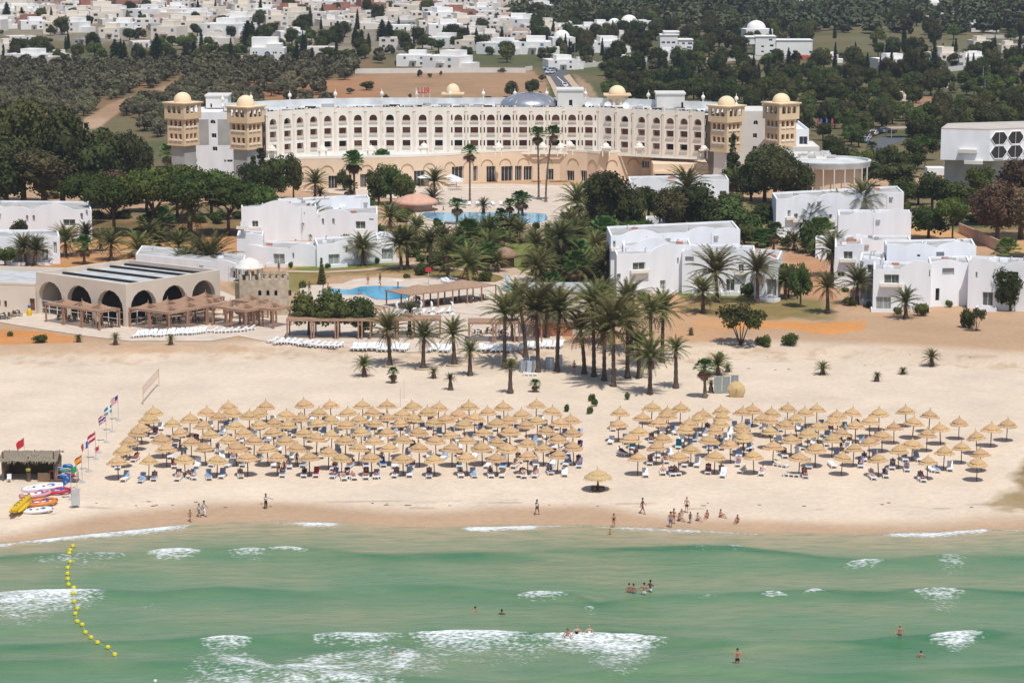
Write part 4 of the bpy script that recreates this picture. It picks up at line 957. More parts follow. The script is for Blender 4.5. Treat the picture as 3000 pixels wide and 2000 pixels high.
# ================================================================ cream arcaded restaurant
def arcade():
    pF = G(371.5, 959); zt = Zat(833, pF.y); pL = R(105, 796.6, zt); pR = R(644, 790.2, zt); pB = R(376, 759.9, zt)
    T = thing('arcaded_restaurant', 'cream flat roofed restaurant with big round arches behind the pergolas', 'restaurant', (pF.x, pF.y, pF.z)); off = (-pF.x, -pF.y, -pF.z)
    def part(mb, name, m, parent=None):
        o = mb.build(name, m, parent or T)
        if parent is None: o.location = off
        return o
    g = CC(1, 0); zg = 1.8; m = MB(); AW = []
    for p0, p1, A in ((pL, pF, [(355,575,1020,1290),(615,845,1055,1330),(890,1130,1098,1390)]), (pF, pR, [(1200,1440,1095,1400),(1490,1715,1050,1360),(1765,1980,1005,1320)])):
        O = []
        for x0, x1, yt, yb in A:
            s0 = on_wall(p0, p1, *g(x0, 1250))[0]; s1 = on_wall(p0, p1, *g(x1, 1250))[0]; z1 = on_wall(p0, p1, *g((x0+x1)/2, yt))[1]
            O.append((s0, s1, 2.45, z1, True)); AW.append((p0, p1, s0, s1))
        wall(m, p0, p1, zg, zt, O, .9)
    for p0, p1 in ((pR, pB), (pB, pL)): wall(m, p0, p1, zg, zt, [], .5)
    C = [pL, pF, pR, pB]; cen = (pL+pF+pR+pB)/4; I = [p.lerp(cen, .05) for p in C]
    for i in range(4):
        j = (i+1) % 4
        m.add([(C[i].x, C[i].y, zt), (C[j].x, C[j].y, zt), (I[j].x, I[j].y, zt), (I[i].x, I[i].y, zt)], [(0, 1, 2, 3)])
        m.add([(I[i].x, I[i].y, zt), (I[j].x, I[j].y, zt), (I[j].x, I[j].y, zt-.9), (I[i].x, I[i].y, zt-.9)], [(0, 1, 2, 3)])
    part(m, 'wall', mat('restaurant_render', (0.66, 0.57, 0.47), .9, .05, .3))
    r = MB(); r.add([(p.x, p.y, zt-.8) for p in I], [(0, 1, 2, 3)])
    ro = part(r, 'roof', mat('roof_sheets', (0.34, 0.35, 0.35), .8, .3, .5, detail=8, stretch=(1, 3, 1), c2=(0.62, 0.63, 0.62)))
    for t in (.02, .24, .52, .78, .95):  # dark roof pipes; the edge strips are painted shade inside the parapet
        s = MB(); a = I[0].lerp(I[3], t); b = I[1].lerp(I[2], t); a.z = b.z = 0; d = (b-a).normalized(); n = Vector((-d.y, d.x, 0)); s.obox(Vector((a.x, a.y, zt-.79)), (b-a)*.97, n*.55, (0, 0, .3)); part(s, 'pipe_and_shade_strip', M_dark)
    # inner walls: dark hall set back, white frames
    for p0, p1, s0, s1 in AW:
        d = Vector((p1.x-p0.x, p1.y-p0.y, 0)).normalized(); n = Vector((d.y, -d.x, 0)); o = Vector((p0.x, p0.y, 2.4))-n*.6
        fr = MB(); h = 2.3
        for k in range(4):
            s = s0+(s1-s0)*k/3; fr.obox(o+d*(s-.05), d*.1, n*.1, (0, 0, h))
        for z in (.05, 1.15, h): fr.obox(o+d*s0+Vector((0, 0, z)), d*(s1-s0), n*.08, (0, 0, .09))
        part(fr, 'glazing_frame', M_frame)
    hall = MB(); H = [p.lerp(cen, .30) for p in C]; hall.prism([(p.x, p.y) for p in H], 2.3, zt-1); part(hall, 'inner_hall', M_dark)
    # low extension on the left
    qF = G(105, 915); zt2 = Zat(850, qF.y)
    m = MB(); a = R(-260, 905, 2.3); b = Vector((pL.x-.0, pL.y-.9, 0)); a = Vector((a.x-10, a.y, 0))
    zE = zt-.9; d = (b-a).normalized(); n = Vector((d.y, -d.x, 0))
    m2 = R(0, 847, zE)
    O = []
    for x0, x1, y0, y1 in ((-5, 4, 1190, 1240), (38, 62, 1195, 1255), (275, 318, 1175, 1285)):
        s0, za = on_wall(a, b, *g(x0, y1)); s1, zb = on_wall(a, b, *g(x1, y0)); O.append((s0, s1, za, zb, False))
    zE = on_wall(a, b, *g(200, 1050))[1]
    wall(m, a, b, zg, zE, O, .3); e0, e1 = a-n*15, b-n*15
    wall(m, e0, a, zg, zE, [], .3); wall(m, e1, e0, zg, zE+.3, [], .3); wall(m, b, e1, zg, zE, [], .3)
    for q0, q1, hh in ((a, b, .0), (e0, a, .0), (e1, e0, .3)):
        dd = (q1-q0).normalized(); nn = Vector((dd.y, -dd.x, 0)); m.obox(q0+Vector((0, 0, zE+.003))+nn*.05, (q1-q0), -nn*.45, (0, 0, .35+hh))
    part(m, 'extension_wall', mat('restaurant_render', (0, 0, 0)))
    r = MB(); r.add([(p.x, p.y, zE-.02) for p in (a-n*.3, b-n*.3, e1+n*.3, e0+n*.3)], [(0, 1, 2, 3)]); part(r, 'extension_roof', mat('roof_sheets', (0, 0, 0)))
    for o_ in O:
        w = pane(T, a, b, o_[0], o_[1], o_[2], o_[3], .3, M_brown if o_[1]-o_[0] < 1.5 else M_curt, frame=False); w.location = off
arcade()
# pergolas -----------------------------------------------------------
def pergola_mesh(w, d, h, pyr=True):
    P = {}
    for i, (a, b) in enumerate(((-1, -1), (1, -1), (1, 1), (-1, 1))):
        m = MB(); x, y = a*(w/2-.15), b*(d/2-.15); m.box(x-.11, y-.11, 0, x+.11, y+.11, h-.1)
        for dx, dy in ((-a, 0), (0, -b)): m.obox(Vector((x-.05, y-.05, h-.9)), Vector((.1, 0, 0)) if dy else Vector((0, .1, 0)), Vector((dx*.7, dy*.7, .7)), Vector((0, 0, .12)))
        P['post%d' % i] = m.mesh('post', M_wood)
    m = MB()
    for s in (-1, 1):
        m.box(-w/2, s*(d/2-.1)-.08, h-.1, w/2, s*(d/2-.1)+.08, h+.14); m.box(s*(w/2-.1)-.08, -d/2+.2, h-.099, s*(w/2-.1)+.08, d/2-.2, h+.139)
    n = int(d/.24)
    zf = lambda x, y: h+.16+(.75*max(0, 1-max(abs(x)/(w*.27), abs(y)/(d*.27))) if pyr else .0)
    for k in range(n):
        y = -d/2+.05+k*.24+random.uniform(-.02, .02)
        xs = [-w/2, -w*.27, -w*.13, 0, w*.13, w*.27, w/2]
        for x0, x1 in zip(xs[:-1], xs[1:]):
            z0, z1 = zf(x0, y), zf(x1, y); m.add([(x0, y, z0), (x1, y, z1), (x1, y+.17, z1), (x0, y+.17, z0), (x0, y, z0+.05), (x1, y, z1+.05), (x1, y+.17, z1+.05), (x0, y+.17, z0+.05)], [(0,3,2,1),(4,5,6,7),(0,1,5,4),(2,3,7,6)])
    if pyr: m.tube([(0, 0, zf(0, 0)), (0, 0, zf(0, 0)+.5)], [.08, .02], 5, mi=0)
    P['canopy'] = m.mesh('slatted_canopy', mat('slat_canopy', (0.40, 0.25, 0.165), .85, .2, 2, stretch=(.5, 6, 1)))
    return P
PG = pergola_mesh(4.3, 4.3, 2.9); PG2 = pergola_mesh(4.3, 4.3, 2.9, False)
def pergola(px, py, rz, P=PG, how='pergola', sc=1.0):
    p = G(px, py); T = thing('pergola', 'brown slatted timber pergola', 'pergola', (p.x, p.y, p.z), rz, 'timber pergolas on the terraces', how)
    T.scale = (sc, sc, 1)
    for k in ('post0', 'post1', 'post2', 'post3'): obj('post', P[k], T)
    obj('canopy', P['canopy'], T)
    return T
g = CC(1, 0)
ang = math.atan2(*(lambda a, b: (b.y-a.y, b.x-a.x))(G(134, 944), G(306, 972)))
pF = G(371.5, 959)
# seats of the pergolas along the two arcade faces
base = G(134, 944); endp = G(306, 972); dv = (endp-base).normalized(); nv = Vector((-dv.y, dv.x, 0))
for k in range(3):
    q = base+dv*(2.15+4.3*k)+nv*2.0; a, b = proj(q.x, q.y, q.z); pergola(a, b, ang)
b2 = G(372, 960); e2 = G(500, 936); dv2 = (e2-b2).normalized(); nv2 = Vector((dv2.y, -dv2.x, 0)); a2 = math.atan2(dv2.y, dv2.x)
for k in range(4):
    for j in range(2 if k < 3 else 1):
        q = b2+dv2*(2.5+4.3*k)+nv2*(2.2+4.3*j)
        a, b = proj(q.x, q.y, q.z); pergola(a, b, a2)
for x, y in (g(1960, 1385), g(2120, 1420), g(2300, 1360), g(2250, 1440)): pergola(x, y, a2, PG, sc=.98)
h1 = CC(1, 1)
for x, y in (h1(20, 1400), h1(150, 1430)): pergola(x, y, a2, PG, sc=1)
for x in (310, 530, 750, 960): pergola(*h1(x+110, 1530), .0, PG2)
for x in (1180, 1400, 1570): pergola(*h1(x, 1530), .0, PG if x == 1400 else PG2)
for x in (2080, 2300, 2500): pergola(*h1(x, 1560), .0, PG2)
# brown reed roofed terrace by the lower pool
def reed_roof():
    g = h1; P0, P1 = G(*g(1400, 1290)), G(*g(2200, 1195)); d = (P1-P0); Ln = d.length; d.normalize(); n = Vector((-d.y, d.x, 0))
    T = thing('reed_pergola', 'long reed roofed pergola beside the lower pool', 'pergola', P0); T.rotation_euler = (0, 0, math.atan2(d.y, d.x))
    m = MB(); nu, nv_ = 26, 9; D = 6.5; vs = []; fs = []
    for j in range(nv_+1):
        for i in range(nu+1):
            s = Ln*i/nu-.3; v = D*j/nv_-.3; pk = 1-abs((i/nu*2) % 1*2-1); z = 2.7+1.0*pk*(1-abs(j/nv_*2-1))+random.uniform(-.04, .04)
            vs.append((s, v, z))
    for j in range(nv_):
        for i in range(nu): fs.append((j*(nu+1)+i, j*(nu+1)+i+1, (j+1)*(nu+1)+i+1, (j+1)*(nu+1)+i))
    b = len(vs); vs2 = vs+[(x, y, z-.18) for x, y, z in vs]; fs2 = fs+[tuple(b+q for q in f_[::-1]) for f_ in fs]
    ed = [i for i in range(nu+1)]+[(j+1)*(nu+1)-1 for j in range(1, nv_+1)]+[nv_*(nu+1)+i for i in range(nu-1, -1, -1)]+[j*(nu+1) for j in range(nv_-1, 0, -1)]
    for a_, b_ in zip(ed, ed[1:]+ed[:1]): fs2.append((b_, a_, b+a_, b+b_))
    m.add(vs2, fs2); m.build('reed_roof', mat('brown_reed', (0.36, 0.235, 0.155), .95, .25, 2.2, bump=.4, stretch=(6, 1, 1)), T)
    for i in range(7):
        for j in (0, 1):
            q = MB(); x = Ln*i/6; y = D*.96*j-.1; q.box(x-.09, y-.09, -.2, x+.09, y+.09, 2.75); q.build('post', M_wood, T)
reed_roof()
# castle shaped stone kiosk
def castle():
    g = h1; p0 = G(*CC(1, 0)(2205, 1340)); p1 = G(*g(370, 1215)); p0 = Vector((p0.x, p0.y, 0)); p1 = Vector((p1.x, p0.y+1.0, 0))
    T = thing('stone_kiosk', 'small stone castle shaped kiosk with battlements and round corner turret', 'kiosk', (p0.x, p0.y, 2)); off = (-p0.x, -p0.y, -2)
    O = []; zt = on_wall(p0, p1, *g(200, 1000))[1]
    for x in (35, 110, 183, 312):
        s0, za = on_wall(p0, p1, *g(x-14, 1150)); s1, zb = on_wall(p0, p1, *g(x+14, 1098)); O.append((s0, s1, za, zb, True))
    m = MB(); d = (p1-p0); Ln = d.length; d.normalize(); n = Vector((d.y, -d.x, 0)); D = 6
    wall(m, p0, p1, 1.4, zt, O, .4); wall(m, p1, p1-n*D, 1.4, zt, [], .4); wall(m, p0-n*D, p0, 1.4, zt, [], .4); wall(m, p1-n*D, p0-n*D, 1.4, zt, [], .4)
    m.prism([tuple((p0-n*.4+d*.4)[:2]), tuple((p1-n*.4-d*.4)[:2]), tuple((p1-n*(D-.4)-d*.4)[:2]), tuple((p0-n*(D-.4)+d*.4)[:2])], zt-1, zt-.6)
    w = m.build('wall', M_stone, T); w.location = off
    b = MB(); k = 0; s = 0
    while s < Ln-.4:
        for o_ in (p0-n*.4, p0-n*D): b.obox(o_+d*s+Vector((0, 0, zt-.002)), d*.5, n*.4, (0, 0, .6))
        s += 1.0
    s = .6
    while s < D-.6:
        b.obox(p1-d*.4-n*(s+.5)+Vector((0, 0, zt-.002)), d*.4, n*.5, (0, 0, .6)); b.obox(p0-n*(s+.5)+Vector((0, 0, zt-.002)), d*.4, n*.5, (0, 0, .6)); s += 1.0
    o = b.build('battlements', M_stone, T); o.location = off
    for q in O: pw = pane(T, p0, p1, *q[:4], .4, M_dark, arch=True, frame=False); pw.location = off
    tx, ty = Xat(*CC(1, 0)(2290, 1000), p0.y+4), p0.y+4; t = MB(); t.lathe([(2.3, 1.4), (2.3, Zat(CC(1, 0)(0, 1030)[1], ty)), (2.6, Zat(CC(1, 0)(0, 1010)[1], ty)), (0, Zat(CC(1, 0)(0, 1010)[1], ty))], 20, (tx, ty, 0)); t.build('turret', M_stone, T).location = off
    zc = Zat(CC(1, 0)(0, 1000)[1], ty); zr = Zat(CC(1, 0)(0, 860)[1], ty)
    for k in range(8):
        a = k*PI/4+.2; q = MB(); q.tube([(tx+2.1*math.cos(a), ty+2.1*math.sin(a), zc), (tx+2.1*math.cos(a), ty+2.1*math.sin(a), zr)], .13, 6); q.build('column', M_cream, T).location = off
    q = MB(); q.lathe([(2.5, zr-.5), (2.5, zr-.3), (2.0, zr-.2), (1.85, zr+.2), (1.3, zr+.7), (.5, zr+1.0), (0, zr+1.1)], 20, (tx, ty, 0)); q.build('dome', M_offwhite, T, True).location = off
    return T
castle()
# white building with hexagon windows at the right edge
def hexhouse():
    Y = 560; T = thing('hexagon_window_building', 'white three storey block with hexagonal windows at the right edge', 'building', (Xat(2760, 560, Y), Y, 2)); off = (-T.location.x, -Y, -2)
    k = CC(0, 3)
    c0 = Vector((Xat(k(1590, 0)[0], 400, Y+3), Y+3, 0)); c1 = Vector((Xat(k(2040, 0)[0], 400, Y), Y, 0)); dd = (c1-c0).normalized(); c2 = Vector((Xat(3120, 400, Y+8), Y+8, 0))
    zt = Zat(k(0, 1200)[1], Y); zb = Zat(k(0, 1468)[1], Y)
    m = MB(); wall(m, c0, c1, zb, zt, [], .4); d = (c2-c1).normalized(); n = Vector((d.y, -d.x, 0)); Ln = (c2-c1).length
    wall(m, c1, c2, zb, zt, [], .4); b0, b2 = c0+Vector((3.4, 12, 0)), c2-n*14; wall(m, c2, b2, zb, zt, [], .4); wall(m, b0, c0, zb, zt, [], .4); wall(m, b2, b0, zb, zt, [], .4)
    m.prism([tuple(q[:2]) for q in (c0, c1, c2, b2, b0)], zb-.3, zb-.002)
    m.build('wall', M_white, T).location = off
    r = MB(); r.prism([tuple(q[:2]) for q in (c0, c1, c2, b2, b0)], zt+.001, zt+.3); r.build('roof', mat('warm_roof', (0.52, 0.46, 0.40), .9, .1, .3), T).location = off
    s = MB(); s.prism([tuple((q+Vector((1.5, 3.5, 0)))[:2]) for q in (c0, c1, c2, b2, b0)], 1.5, zb-.302); s.build('base', M_grey, T).location = off
    hexes = [(2125,1272),(2275,1265),(2420,1258),(2118,1400),(2270,1392),(2415,1385)]
    for x, y in hexes:
        s0, zc = on_wall(c1, c2, *k(x, y)); w, h = 2.25, 1.4; q = []
        for a, b in ((-1, 0), (-.5, -1), (.5, -1), (1, 0), (.5, 1), (-.5, 1)): q.append((s0+a*w, zc+b*h))
        g_ = MB(); g_.add([c1+d*a+n*.02+Vector((0, 0, b)) for a, b in q], [(0, 1, 2, 3, 4, 5)]); gw = g_.build('window', M_glass, T); gw.location = off
        f_ = MB()
        for i in range(6):
            a, b = q[i], q[(i+1) % 6]; A_, B_ = c1+d*a[0]+Vector((0, 0, a[1]))+n*.1, c1+d*b[0]+Vector((0, 0, b[1]))+n*.1; f_.tube([A_, B_], .10, 5)
        f_.tube([c1+d*s0+Vector((0, 0, zc-h))+n*.06, c1+d*s0+Vector((0, 0, zc+h))+n*.06], .05, 4)
        f_.build('frame', M_white, gw)
    st = MB(); q0 = c0+dd*4
    for i in range(3): st.obox(q0+dd*(i*1.3)+Vector((dd.y*1.0, -dd.x*1.0, zt-5-i*2.4)), dd*4, Vector((dd.y*-1.0, dd.x*1.0, 0)), (0, 0, .8))
    st.build('outside_stair', M_offwhite, T).location = off
    v = MB(); p = R(*k(1780, 1640), 2.6); v.box(p.x-3.5, p.y, 1.5, p.x+3.5, p.y+5, 6.2); v.box(p.x-8, p.y+1, 1.5, p.x-3.6, p.y+5, 5.0); v.build('low_annex', M_white, T).location = off
hexhouse()
# small things round the pools
def round_hut(px, py, r, h, mw, mr, label, name='round_bar', cat='bar', low=.35):
    p = G(px, py); T = thing(name, label, cat, p); m = MB(); m.lathe([(r*.8, 0), (r*.8, h)], 16); m.build('wall', mw, T)
    m = MB(); m.lathe([(r*.8, h-.1), (r*1.15, h), (r, h+r*low*.6), (r*.5, h+r*low*1.3), (0, h+r*low*1.6)], 18); m.build('roof', mr, T, True); return T
round_hut(*h1(1470, 365), 4.3, 1.5, mat('pink_wall', (0.55, 0.36, 0.27), .9), mat('hut_roof', (0.62, 0.36, 0.26), .85, .1, 1), 'round pool bar with a pink and cream domed roof', low=.30)
round_hut(*h1(2290, 890), 2.0, 1.9, M_dwood, mat('brown_reed2', (0.30, 0.19, 0.13), .95, .2, 2), 'small round brown hut among the garden palms', 'garden_hut', 'hut', .6)
def lowbox(px0, px1, py, ytop, dep, label):
    p0, p1 = G(px0, py), G(px1, py); T = thing('beach_shop', label, 'building', p0); zt = Zat(ytop, p0.y); m = MB()
    Ln = p1.x-p0.x; m.box(0, 0, -1, Ln, dep, zt-p0.z); m.build('wall', mat('shop_render', (0.56, 0.49, 0.38), .9, .06, .4), T)
    m = MB(); m.box(-.2, -.2, zt-p0.z+.002, Ln+.2, dep+.2, zt-p0.z+.25); m.build('roof_edge', M_grey, T)
    m = MB(); m.box(1, -.03, -.5, Ln-3, -.003, 2.1); m.build('shopfront', M_terrac, T)
lowbox(1545, 1735, 985, 855, 8, 'flat roofed cream beach building behind the palm clump')
f2 = CC(1, 3)
def longwall(pts, h, label, m_=None, t=.3):
    P = [G(*p) for p in pts]; T = MB(); o0 = P[0]
    for a, b in zip(P[:-1], P[1:]):
        d = Vector((b.x-a.x, b.y-a.y, 0)); dn = d.normalized(); n = Vector((-dn.y, dn.x, 0)); T.obox(Vector((a.x-o0.x, a.y-o0.y, min(a.z, b.z)-.5-o0.z)), d, n*t, (0, 0, h+.5))
    o = T.build('boundary_wall', m_ or M_offwhite); o.location = o0; tag(o, label, 'wall')
longwall([f2(1750, 570), f2(2170, 770)], 2.2, 'pinkish garden wall beside the reddish trees', mat('pink_wall', (0, 0, 0)))
longwall([(1040,216),(1230,214),(1450,213),(1540,214)], 1.8, 'long white wall at the far side of the dry field')
# ================================================================ plants
def leafmat(name, c, c2, rnd=.38, trans=.25):
    return mat(name, c, .75, 0, .7, spec=.12, c2=c2, rnd=rnd, trans=trans)
L_date = leafmat('date_frond', (0.085, 0.10, 0.030), (0.215, 0.205, 0.075))
L_fan = leafmat('fan_leaf', (0.040, 0.098, 0.021), (0.115, 0.196, 0.046))
L_dead = leafmat('dead_frond', (0.13, 0.085, 0.045), (0.25, 0.17, 0.095))
L_pine = leafmat('pine_needles', (0.045, 0.068, 0.012), (0.12, 0.15, 0.035))
L_dark = leafmat('dark_leaves', (0.034, 0.046, 0.013), (0.095, 0.108, 0.036))
L_euc = leafmat('eucalyptus_leaves', (0.052, 0.056, 0.020), (0.13, 0.122, 0.05))
L_olive = leafmat('olive_leaves', (0.105, 0.104, 0.050), (0.25, 0.232, 0.135))
L_cyp = leafmat('cypress_leaves', (0.018, 0.030, 0.014), (0.045, 0.064, 0.028))
L_green = leafmat('green_leaves', (0.042, 0.072, 0.016), (0.12, 0.155, 0.038))
L_red = leafmat('rusty_leaves', (0.098, 0.063, 0.034), (0.172, 0.115, 0.067))
L_mid = leafmat('mid_leaves', (0.048, 0.068, 0.017), (0.13, 0.15, 0.045))
B_bark = mat('bark', (0.115, 0.085, 0.062), .95, .3, 2, bump=.5)
B_palm = mat('palm_bark', (0.105, 0.075, 0.055), .95, .35, 3, bump=.7, stretch=(1, 1, 5))
B_wash = mat('fan_palm_bark', (0.17, 0.125, 0.09), .95, .2, 3, bump=.4, stretch=(1, 1, 4))
def cloud_leaves(blobs, n, size, seed, flat=.0, shell=.75):
    """leaf quads spread through a union of ellipsoids (cx,cy,cz,rx,ry,rz)"""
    r = np.random.RandomState(seed); B = np.array(blobs, float)
    vol = (B[:, 3]*B[:, 4]*B[:, 5])**(2/3.); k = r.choice(len(B), n, p=vol/vol.sum())
    d = r.normal(size=(n, 3)); d /= np.linalg.norm(d, axis=1)[:, None]
    rr = np.where(r.rand(n) < shell, r.uniform(.82, 1.08, n), r.uniform(.4, .9, n))[:, None]
    c_ = B[k, :3]+d*rr*B[k, 3:6]
    nn = d*.55+r.normal(size=(n, 3))*.55; nn[:, 2] += .35; nn /= np.linalg.norm(nn, axis=1)[:, None]
    a = np.cross(nn, r.normal(size=(n, 3))); a /= np.linalg.norm(a, axis=1)[:, None]; b = np.cross(nn, a)
    s = size*r.uniform(.6, 1.3, n)[:, None]
    V = np.stack([c_-a*s-b*s*.6, c_+a*s-b*s*.6, c_+a*s*.8+b*s*.7, c_-a*s*.8+b*s*.7], 1).reshape(-1, 3)
    return V, np.arange(4*n).reshape(-1, 4)
def blobs_round(R_, H_, k, seed, base=.0, flat=1.0):
    r = np.random.RandomState(seed); out = []
    for i in range(k):
        a = r.uniform(0, 2*PI); q = R_*.62*math.sqrt(r.rand()); z = r.uniform(-1, 1)
        s = R_*r.uniform(.28, .48)
        out.append((q*math.cos(a), q*math.sin(a), base+H_*.5+z*H_*.32*(1-.4*(q/R_)), s, s, s*flat*H_/(2*R_)*1.15))
    return out
PROTO = {}
def tree_proto(key, crown_mat, blobs, n, size, trunk, seed, core=True, trunk_mat=None, shell=.75):
    V, Q = cloud_leaves(blobs, n, size, seed, shell=shell)
    if core:       # leafy masses inside, so that the crown is not see-through everywhere
        bm = bmesh.new()
        for b in blobs:
            if min(b[3:6]) < .15: continue
            g = bmesh.ops.create_icosphere(bm, subdivisions=1, radius=1)
            for v in g['verts']: v.co = Vector((b[0]+v.co.x*b[3]*.78*random.uniform(.8, 1.1), b[1]+v.co.y*b[4]*.78*random.uniform(.8, 1.1), b[2]+v.co.z*b[5]*.78*random.uniform(.8, 1.1)))
        cv = np.array([v.co[:] for v in bm.verts]); bm.verts.index_update(); cf = [[v.index for v in f_.verts] for f_ in bm.faces]; bm.free()
        me = bpy.data.meshes.new(key); b0 = len(V)
        allv = np.concatenate([V, cv]); me.from_pydata(allv.tolist(), [], Q.tolist()+[[b0+i for i in q] for q in cf]); me.materials.append(crown_mat); me.update(); crown = me
    else: crown = quads_mesh(key, V, Q, crown_mat)
    t = MB()
    for pts, rs in trunk: t.tube(pts, rs, 7)
    PROTO.setdefault(key, []).append((crown, t.mesh('trunk', trunk_mat or B_bark, True)))
def limbs(h, r, n, seed, spread, lean=.0):
    rr = random.Random(seed); T = [([(0, 0, -.4), (lean*.3, 0, h*.5), (lean, 0, h)], [r, r*.8, r*.6])]
    for i in range(n):
        a = 2*PI*i/n+rr.uniform(-.3, .3); z = h*rr.uniform(.6, .95); q = spread*rr.uniform(.6, 1)
        T.append(([(lean*z/h, 0, z), (lean+q*.5*math.cos(a), q*.5*math.sin(a), z+(q*.5)), (lean+q*math.cos(a), q*math.sin(a), z+q*rr.uniform(.6, 1.1))], [r*.5, r*.35, r*.12]))
    return T
for s in range(3):
    # all prototypes: unit crown about 1 m radius scaled later; heights written for real metres
    tree_proto('olive', L_olive, blobs_round(2.6, 3.6, 11, 10+s, .9), 1500, .15, limbs(1.5, .22, 4, s, 1.4), 20+s)
    tree_proto('broad', L_mid, blobs_round(3.6, 5.6, 15, 30+s, 1.6), 2600, .19, limbs(2.8, .3, 5, s+5, 2.0), 40+s)
    tree_proto('green', L_green, blobs_round(3.6, 5.2, 15, 50+s, 1.0), 2600, .19, limbs(2.4, .3, 5, s+9, 2.0), 60+s)
    tree_proto('dark', L_dark, blobs_round(3.8, 7.4, 20, 70+s, 1.0), 4200, .19, limbs(3.4, .35, 5, s+15, 2.2), 80+s)
    tree_proto('euc', L_euc, blobs_round(5.0, 11, 26, 90+s, 3.0), 7000, .22, limbs(7, .5, 6, s+19, 3.0), 100+s)
    tree_proto('rusty', L_red, blobs_round(5.0, 11, 26, 95+s, 3.0), 7000, .22, limbs(7, .5, 6, s+19, 3.0), 105+s)
    cb = []
    for k in range(9): z = .6+k*.95; rr_ = 1.05*(1-(k/9.)**1.7)+.10; cb.append((random.uniform(-.1, .1), random.uniform(-.1, .1), z, rr_, rr_, .85))
    tree_proto('cypress', L_cyp, cb, 1500, .14, [([(0, 0, -.3), (0, 0, 2)], [.16, .1])], 120+s)
    pb = [(random.uniform(-2.8, 2.8), random.uniform(-2.8, 2.8), 5.3+random.uniform(-.5, .5), 1.8, 1.8, 1.15) for k in range(16)]+[(0, 0, 5.8, 2.6, 2.6, 1.3)]
    tree_proto('umbrella_pine', L_pine, pb, 5200, .16, limbs(3.4, .26, 6, s+29, 2.2), 140+s, shell=.8)
    bb = [(random.uniform(-.5, .5), random.uniform(-.5, .5), .7+random.uniform(-.2, .3), .6, .6, .55) for k in range(6)]
    tree_proto('bush', L_mid, bb, 700, .10, [([(0, 0, -.2), (0, 0, .4)], [.06, .04])], 160+s)
    tree_proto('green_bush', L_green, bb, 700, .10, [([(0, 0, -.2), (0, 0, .4)], [.06, .04])], 170+s)
    # airy small tree with several stems
    ab = [(2.0*math.cos(a), 1.6*math.sin(a), 2.9+random.uniform(-.5, .6), 1.0, .9, .7) for a in [k*PI/4+.2*s for k in range(8)]]+[(0, 0, 3.5, 1.3, 1.3, .8)]
    tree_proto('airy', L_mid, ab, 1500, .15, [([(0, 0, -.2), (x*.45, y*.45, 1.3), (x, y, 2.9)], [.09, .06, .03]) for x, y in ((1.6, .2), (-1.5, .5), (.5, 1.3), (-.4, -1.2), (.1, .1))], 180+s, core=False, shell=.4)
    cn = []
    for k in range(8):
        z = 1+k*1.15; q = 2.3*(1-k/8.5)
        for a in range(5 if k < 5 else 3): t = a*2*PI/5+k; cn.append((q*.6*math.cos(t), q*.6*math.sin(t), z, max(.5, q*.5), max(.5, q*.5), .55))
    tree_proto('conifer', L_dark, cn, 3600, .16, [([(0, 0, -.3), (0, 0, 9.6)], [.25, .06])], 190+s)
SIZE = dict(olive=(2.9, 4.6), broad=(3.9, 7.3), green=(3.9, 6.4), dark=(4.1, 8.6), euc=(5.4, 14.2), rusty=(5.4, 14.2), cypress=(1.1, 9.2), umbrella_pine=(4.6, 7.2), bush=(1.15, 1.5), green_bush=(1.15, 1.5), airy=(3.1, 4.4), conifer=(2.4, 10.2))
NAMES = dict(olive='olive_tree', broad='leafy_tree', green='bright_green_tree', dark='dark_tree', euc='eucalyptus_tree', rusty='reddish_tree', cypress='cypress_tree', umbrella_pine='umbrella_pine', bush='bush', green_bush='green_bush', airy='airy_tree', conifer='conifer_tree')
def tree(kind, px, py, wpx, ytop, label, group=None, how='near', at=None, sxy=None, sz=None):
    p = G(px, py) if at is None else at
    dist = p.y; s = (py+300)/CAMH if at is None else FPX/dist
    R0, H0 = SIZE[kind]
    if sxy is None:
        s = FPX/math.hypot(dist, CAMH)
        w = wpx/s; h = Zat(ytop, p.y)-p.z; sxy = w/2/R0; sz = h/H0
    o = thing(NAMES[kind], label, 'bush' if 'bush' in kind else 'tree', p, random.uniform(0, 6.28), group, how); o.scale = (sxy, sxy, sz)
    cr, tr = random.choice(PROTO[kind]); obj('crown', cr, o); obj('trunk', tr, o)
    return o
# palms -------------------------------------------------------------
def frond(mb, base, az, el, L, droop, w, nleaf, seed):
    r = random.Random(seed); d = Vector((math.cos(az), math.sin(az), 0)); pts = []
    p = Vector(base); e = el; k = 7
    for i in range(k+1):
        pts.append(p.copy()); p = p+(d*math.cos(e)+Vector((0, 0, math.sin(e))))*(L/k); e -= droop/k*(1+.6*i/k)
    mb.tube(pts, [.035*(1-i/(k+1.5)) for i in range(k+1)], 3, cap=False)
    sd = Vector((-d.y, d.x, 0))
    for i in range(nleaf):
        t = .12+.86*i/nleaf; j = min(int(t*k), k-1); f = t*k-j; q = pts[j].lerp(pts[j+1], f); dr = (pts[j+1]-pts[j]).normalized()
        ll = w*(math.sin(PI*min(1, t*.92+.12))**.6)*r.uniform(.85, 1.1); up = sd.cross(dr)
        for s in (-1, 1):
            tip = q+dr*ll*.75+sd*s*ll*.75+Vector((0, 0, -ll*.18))+up*ll*r.uniform(-.05, .25); a = dr*.055*L/3
            a *= 1.35; mb.add([q-a, q+a, tip], [(0, 1, 2)])
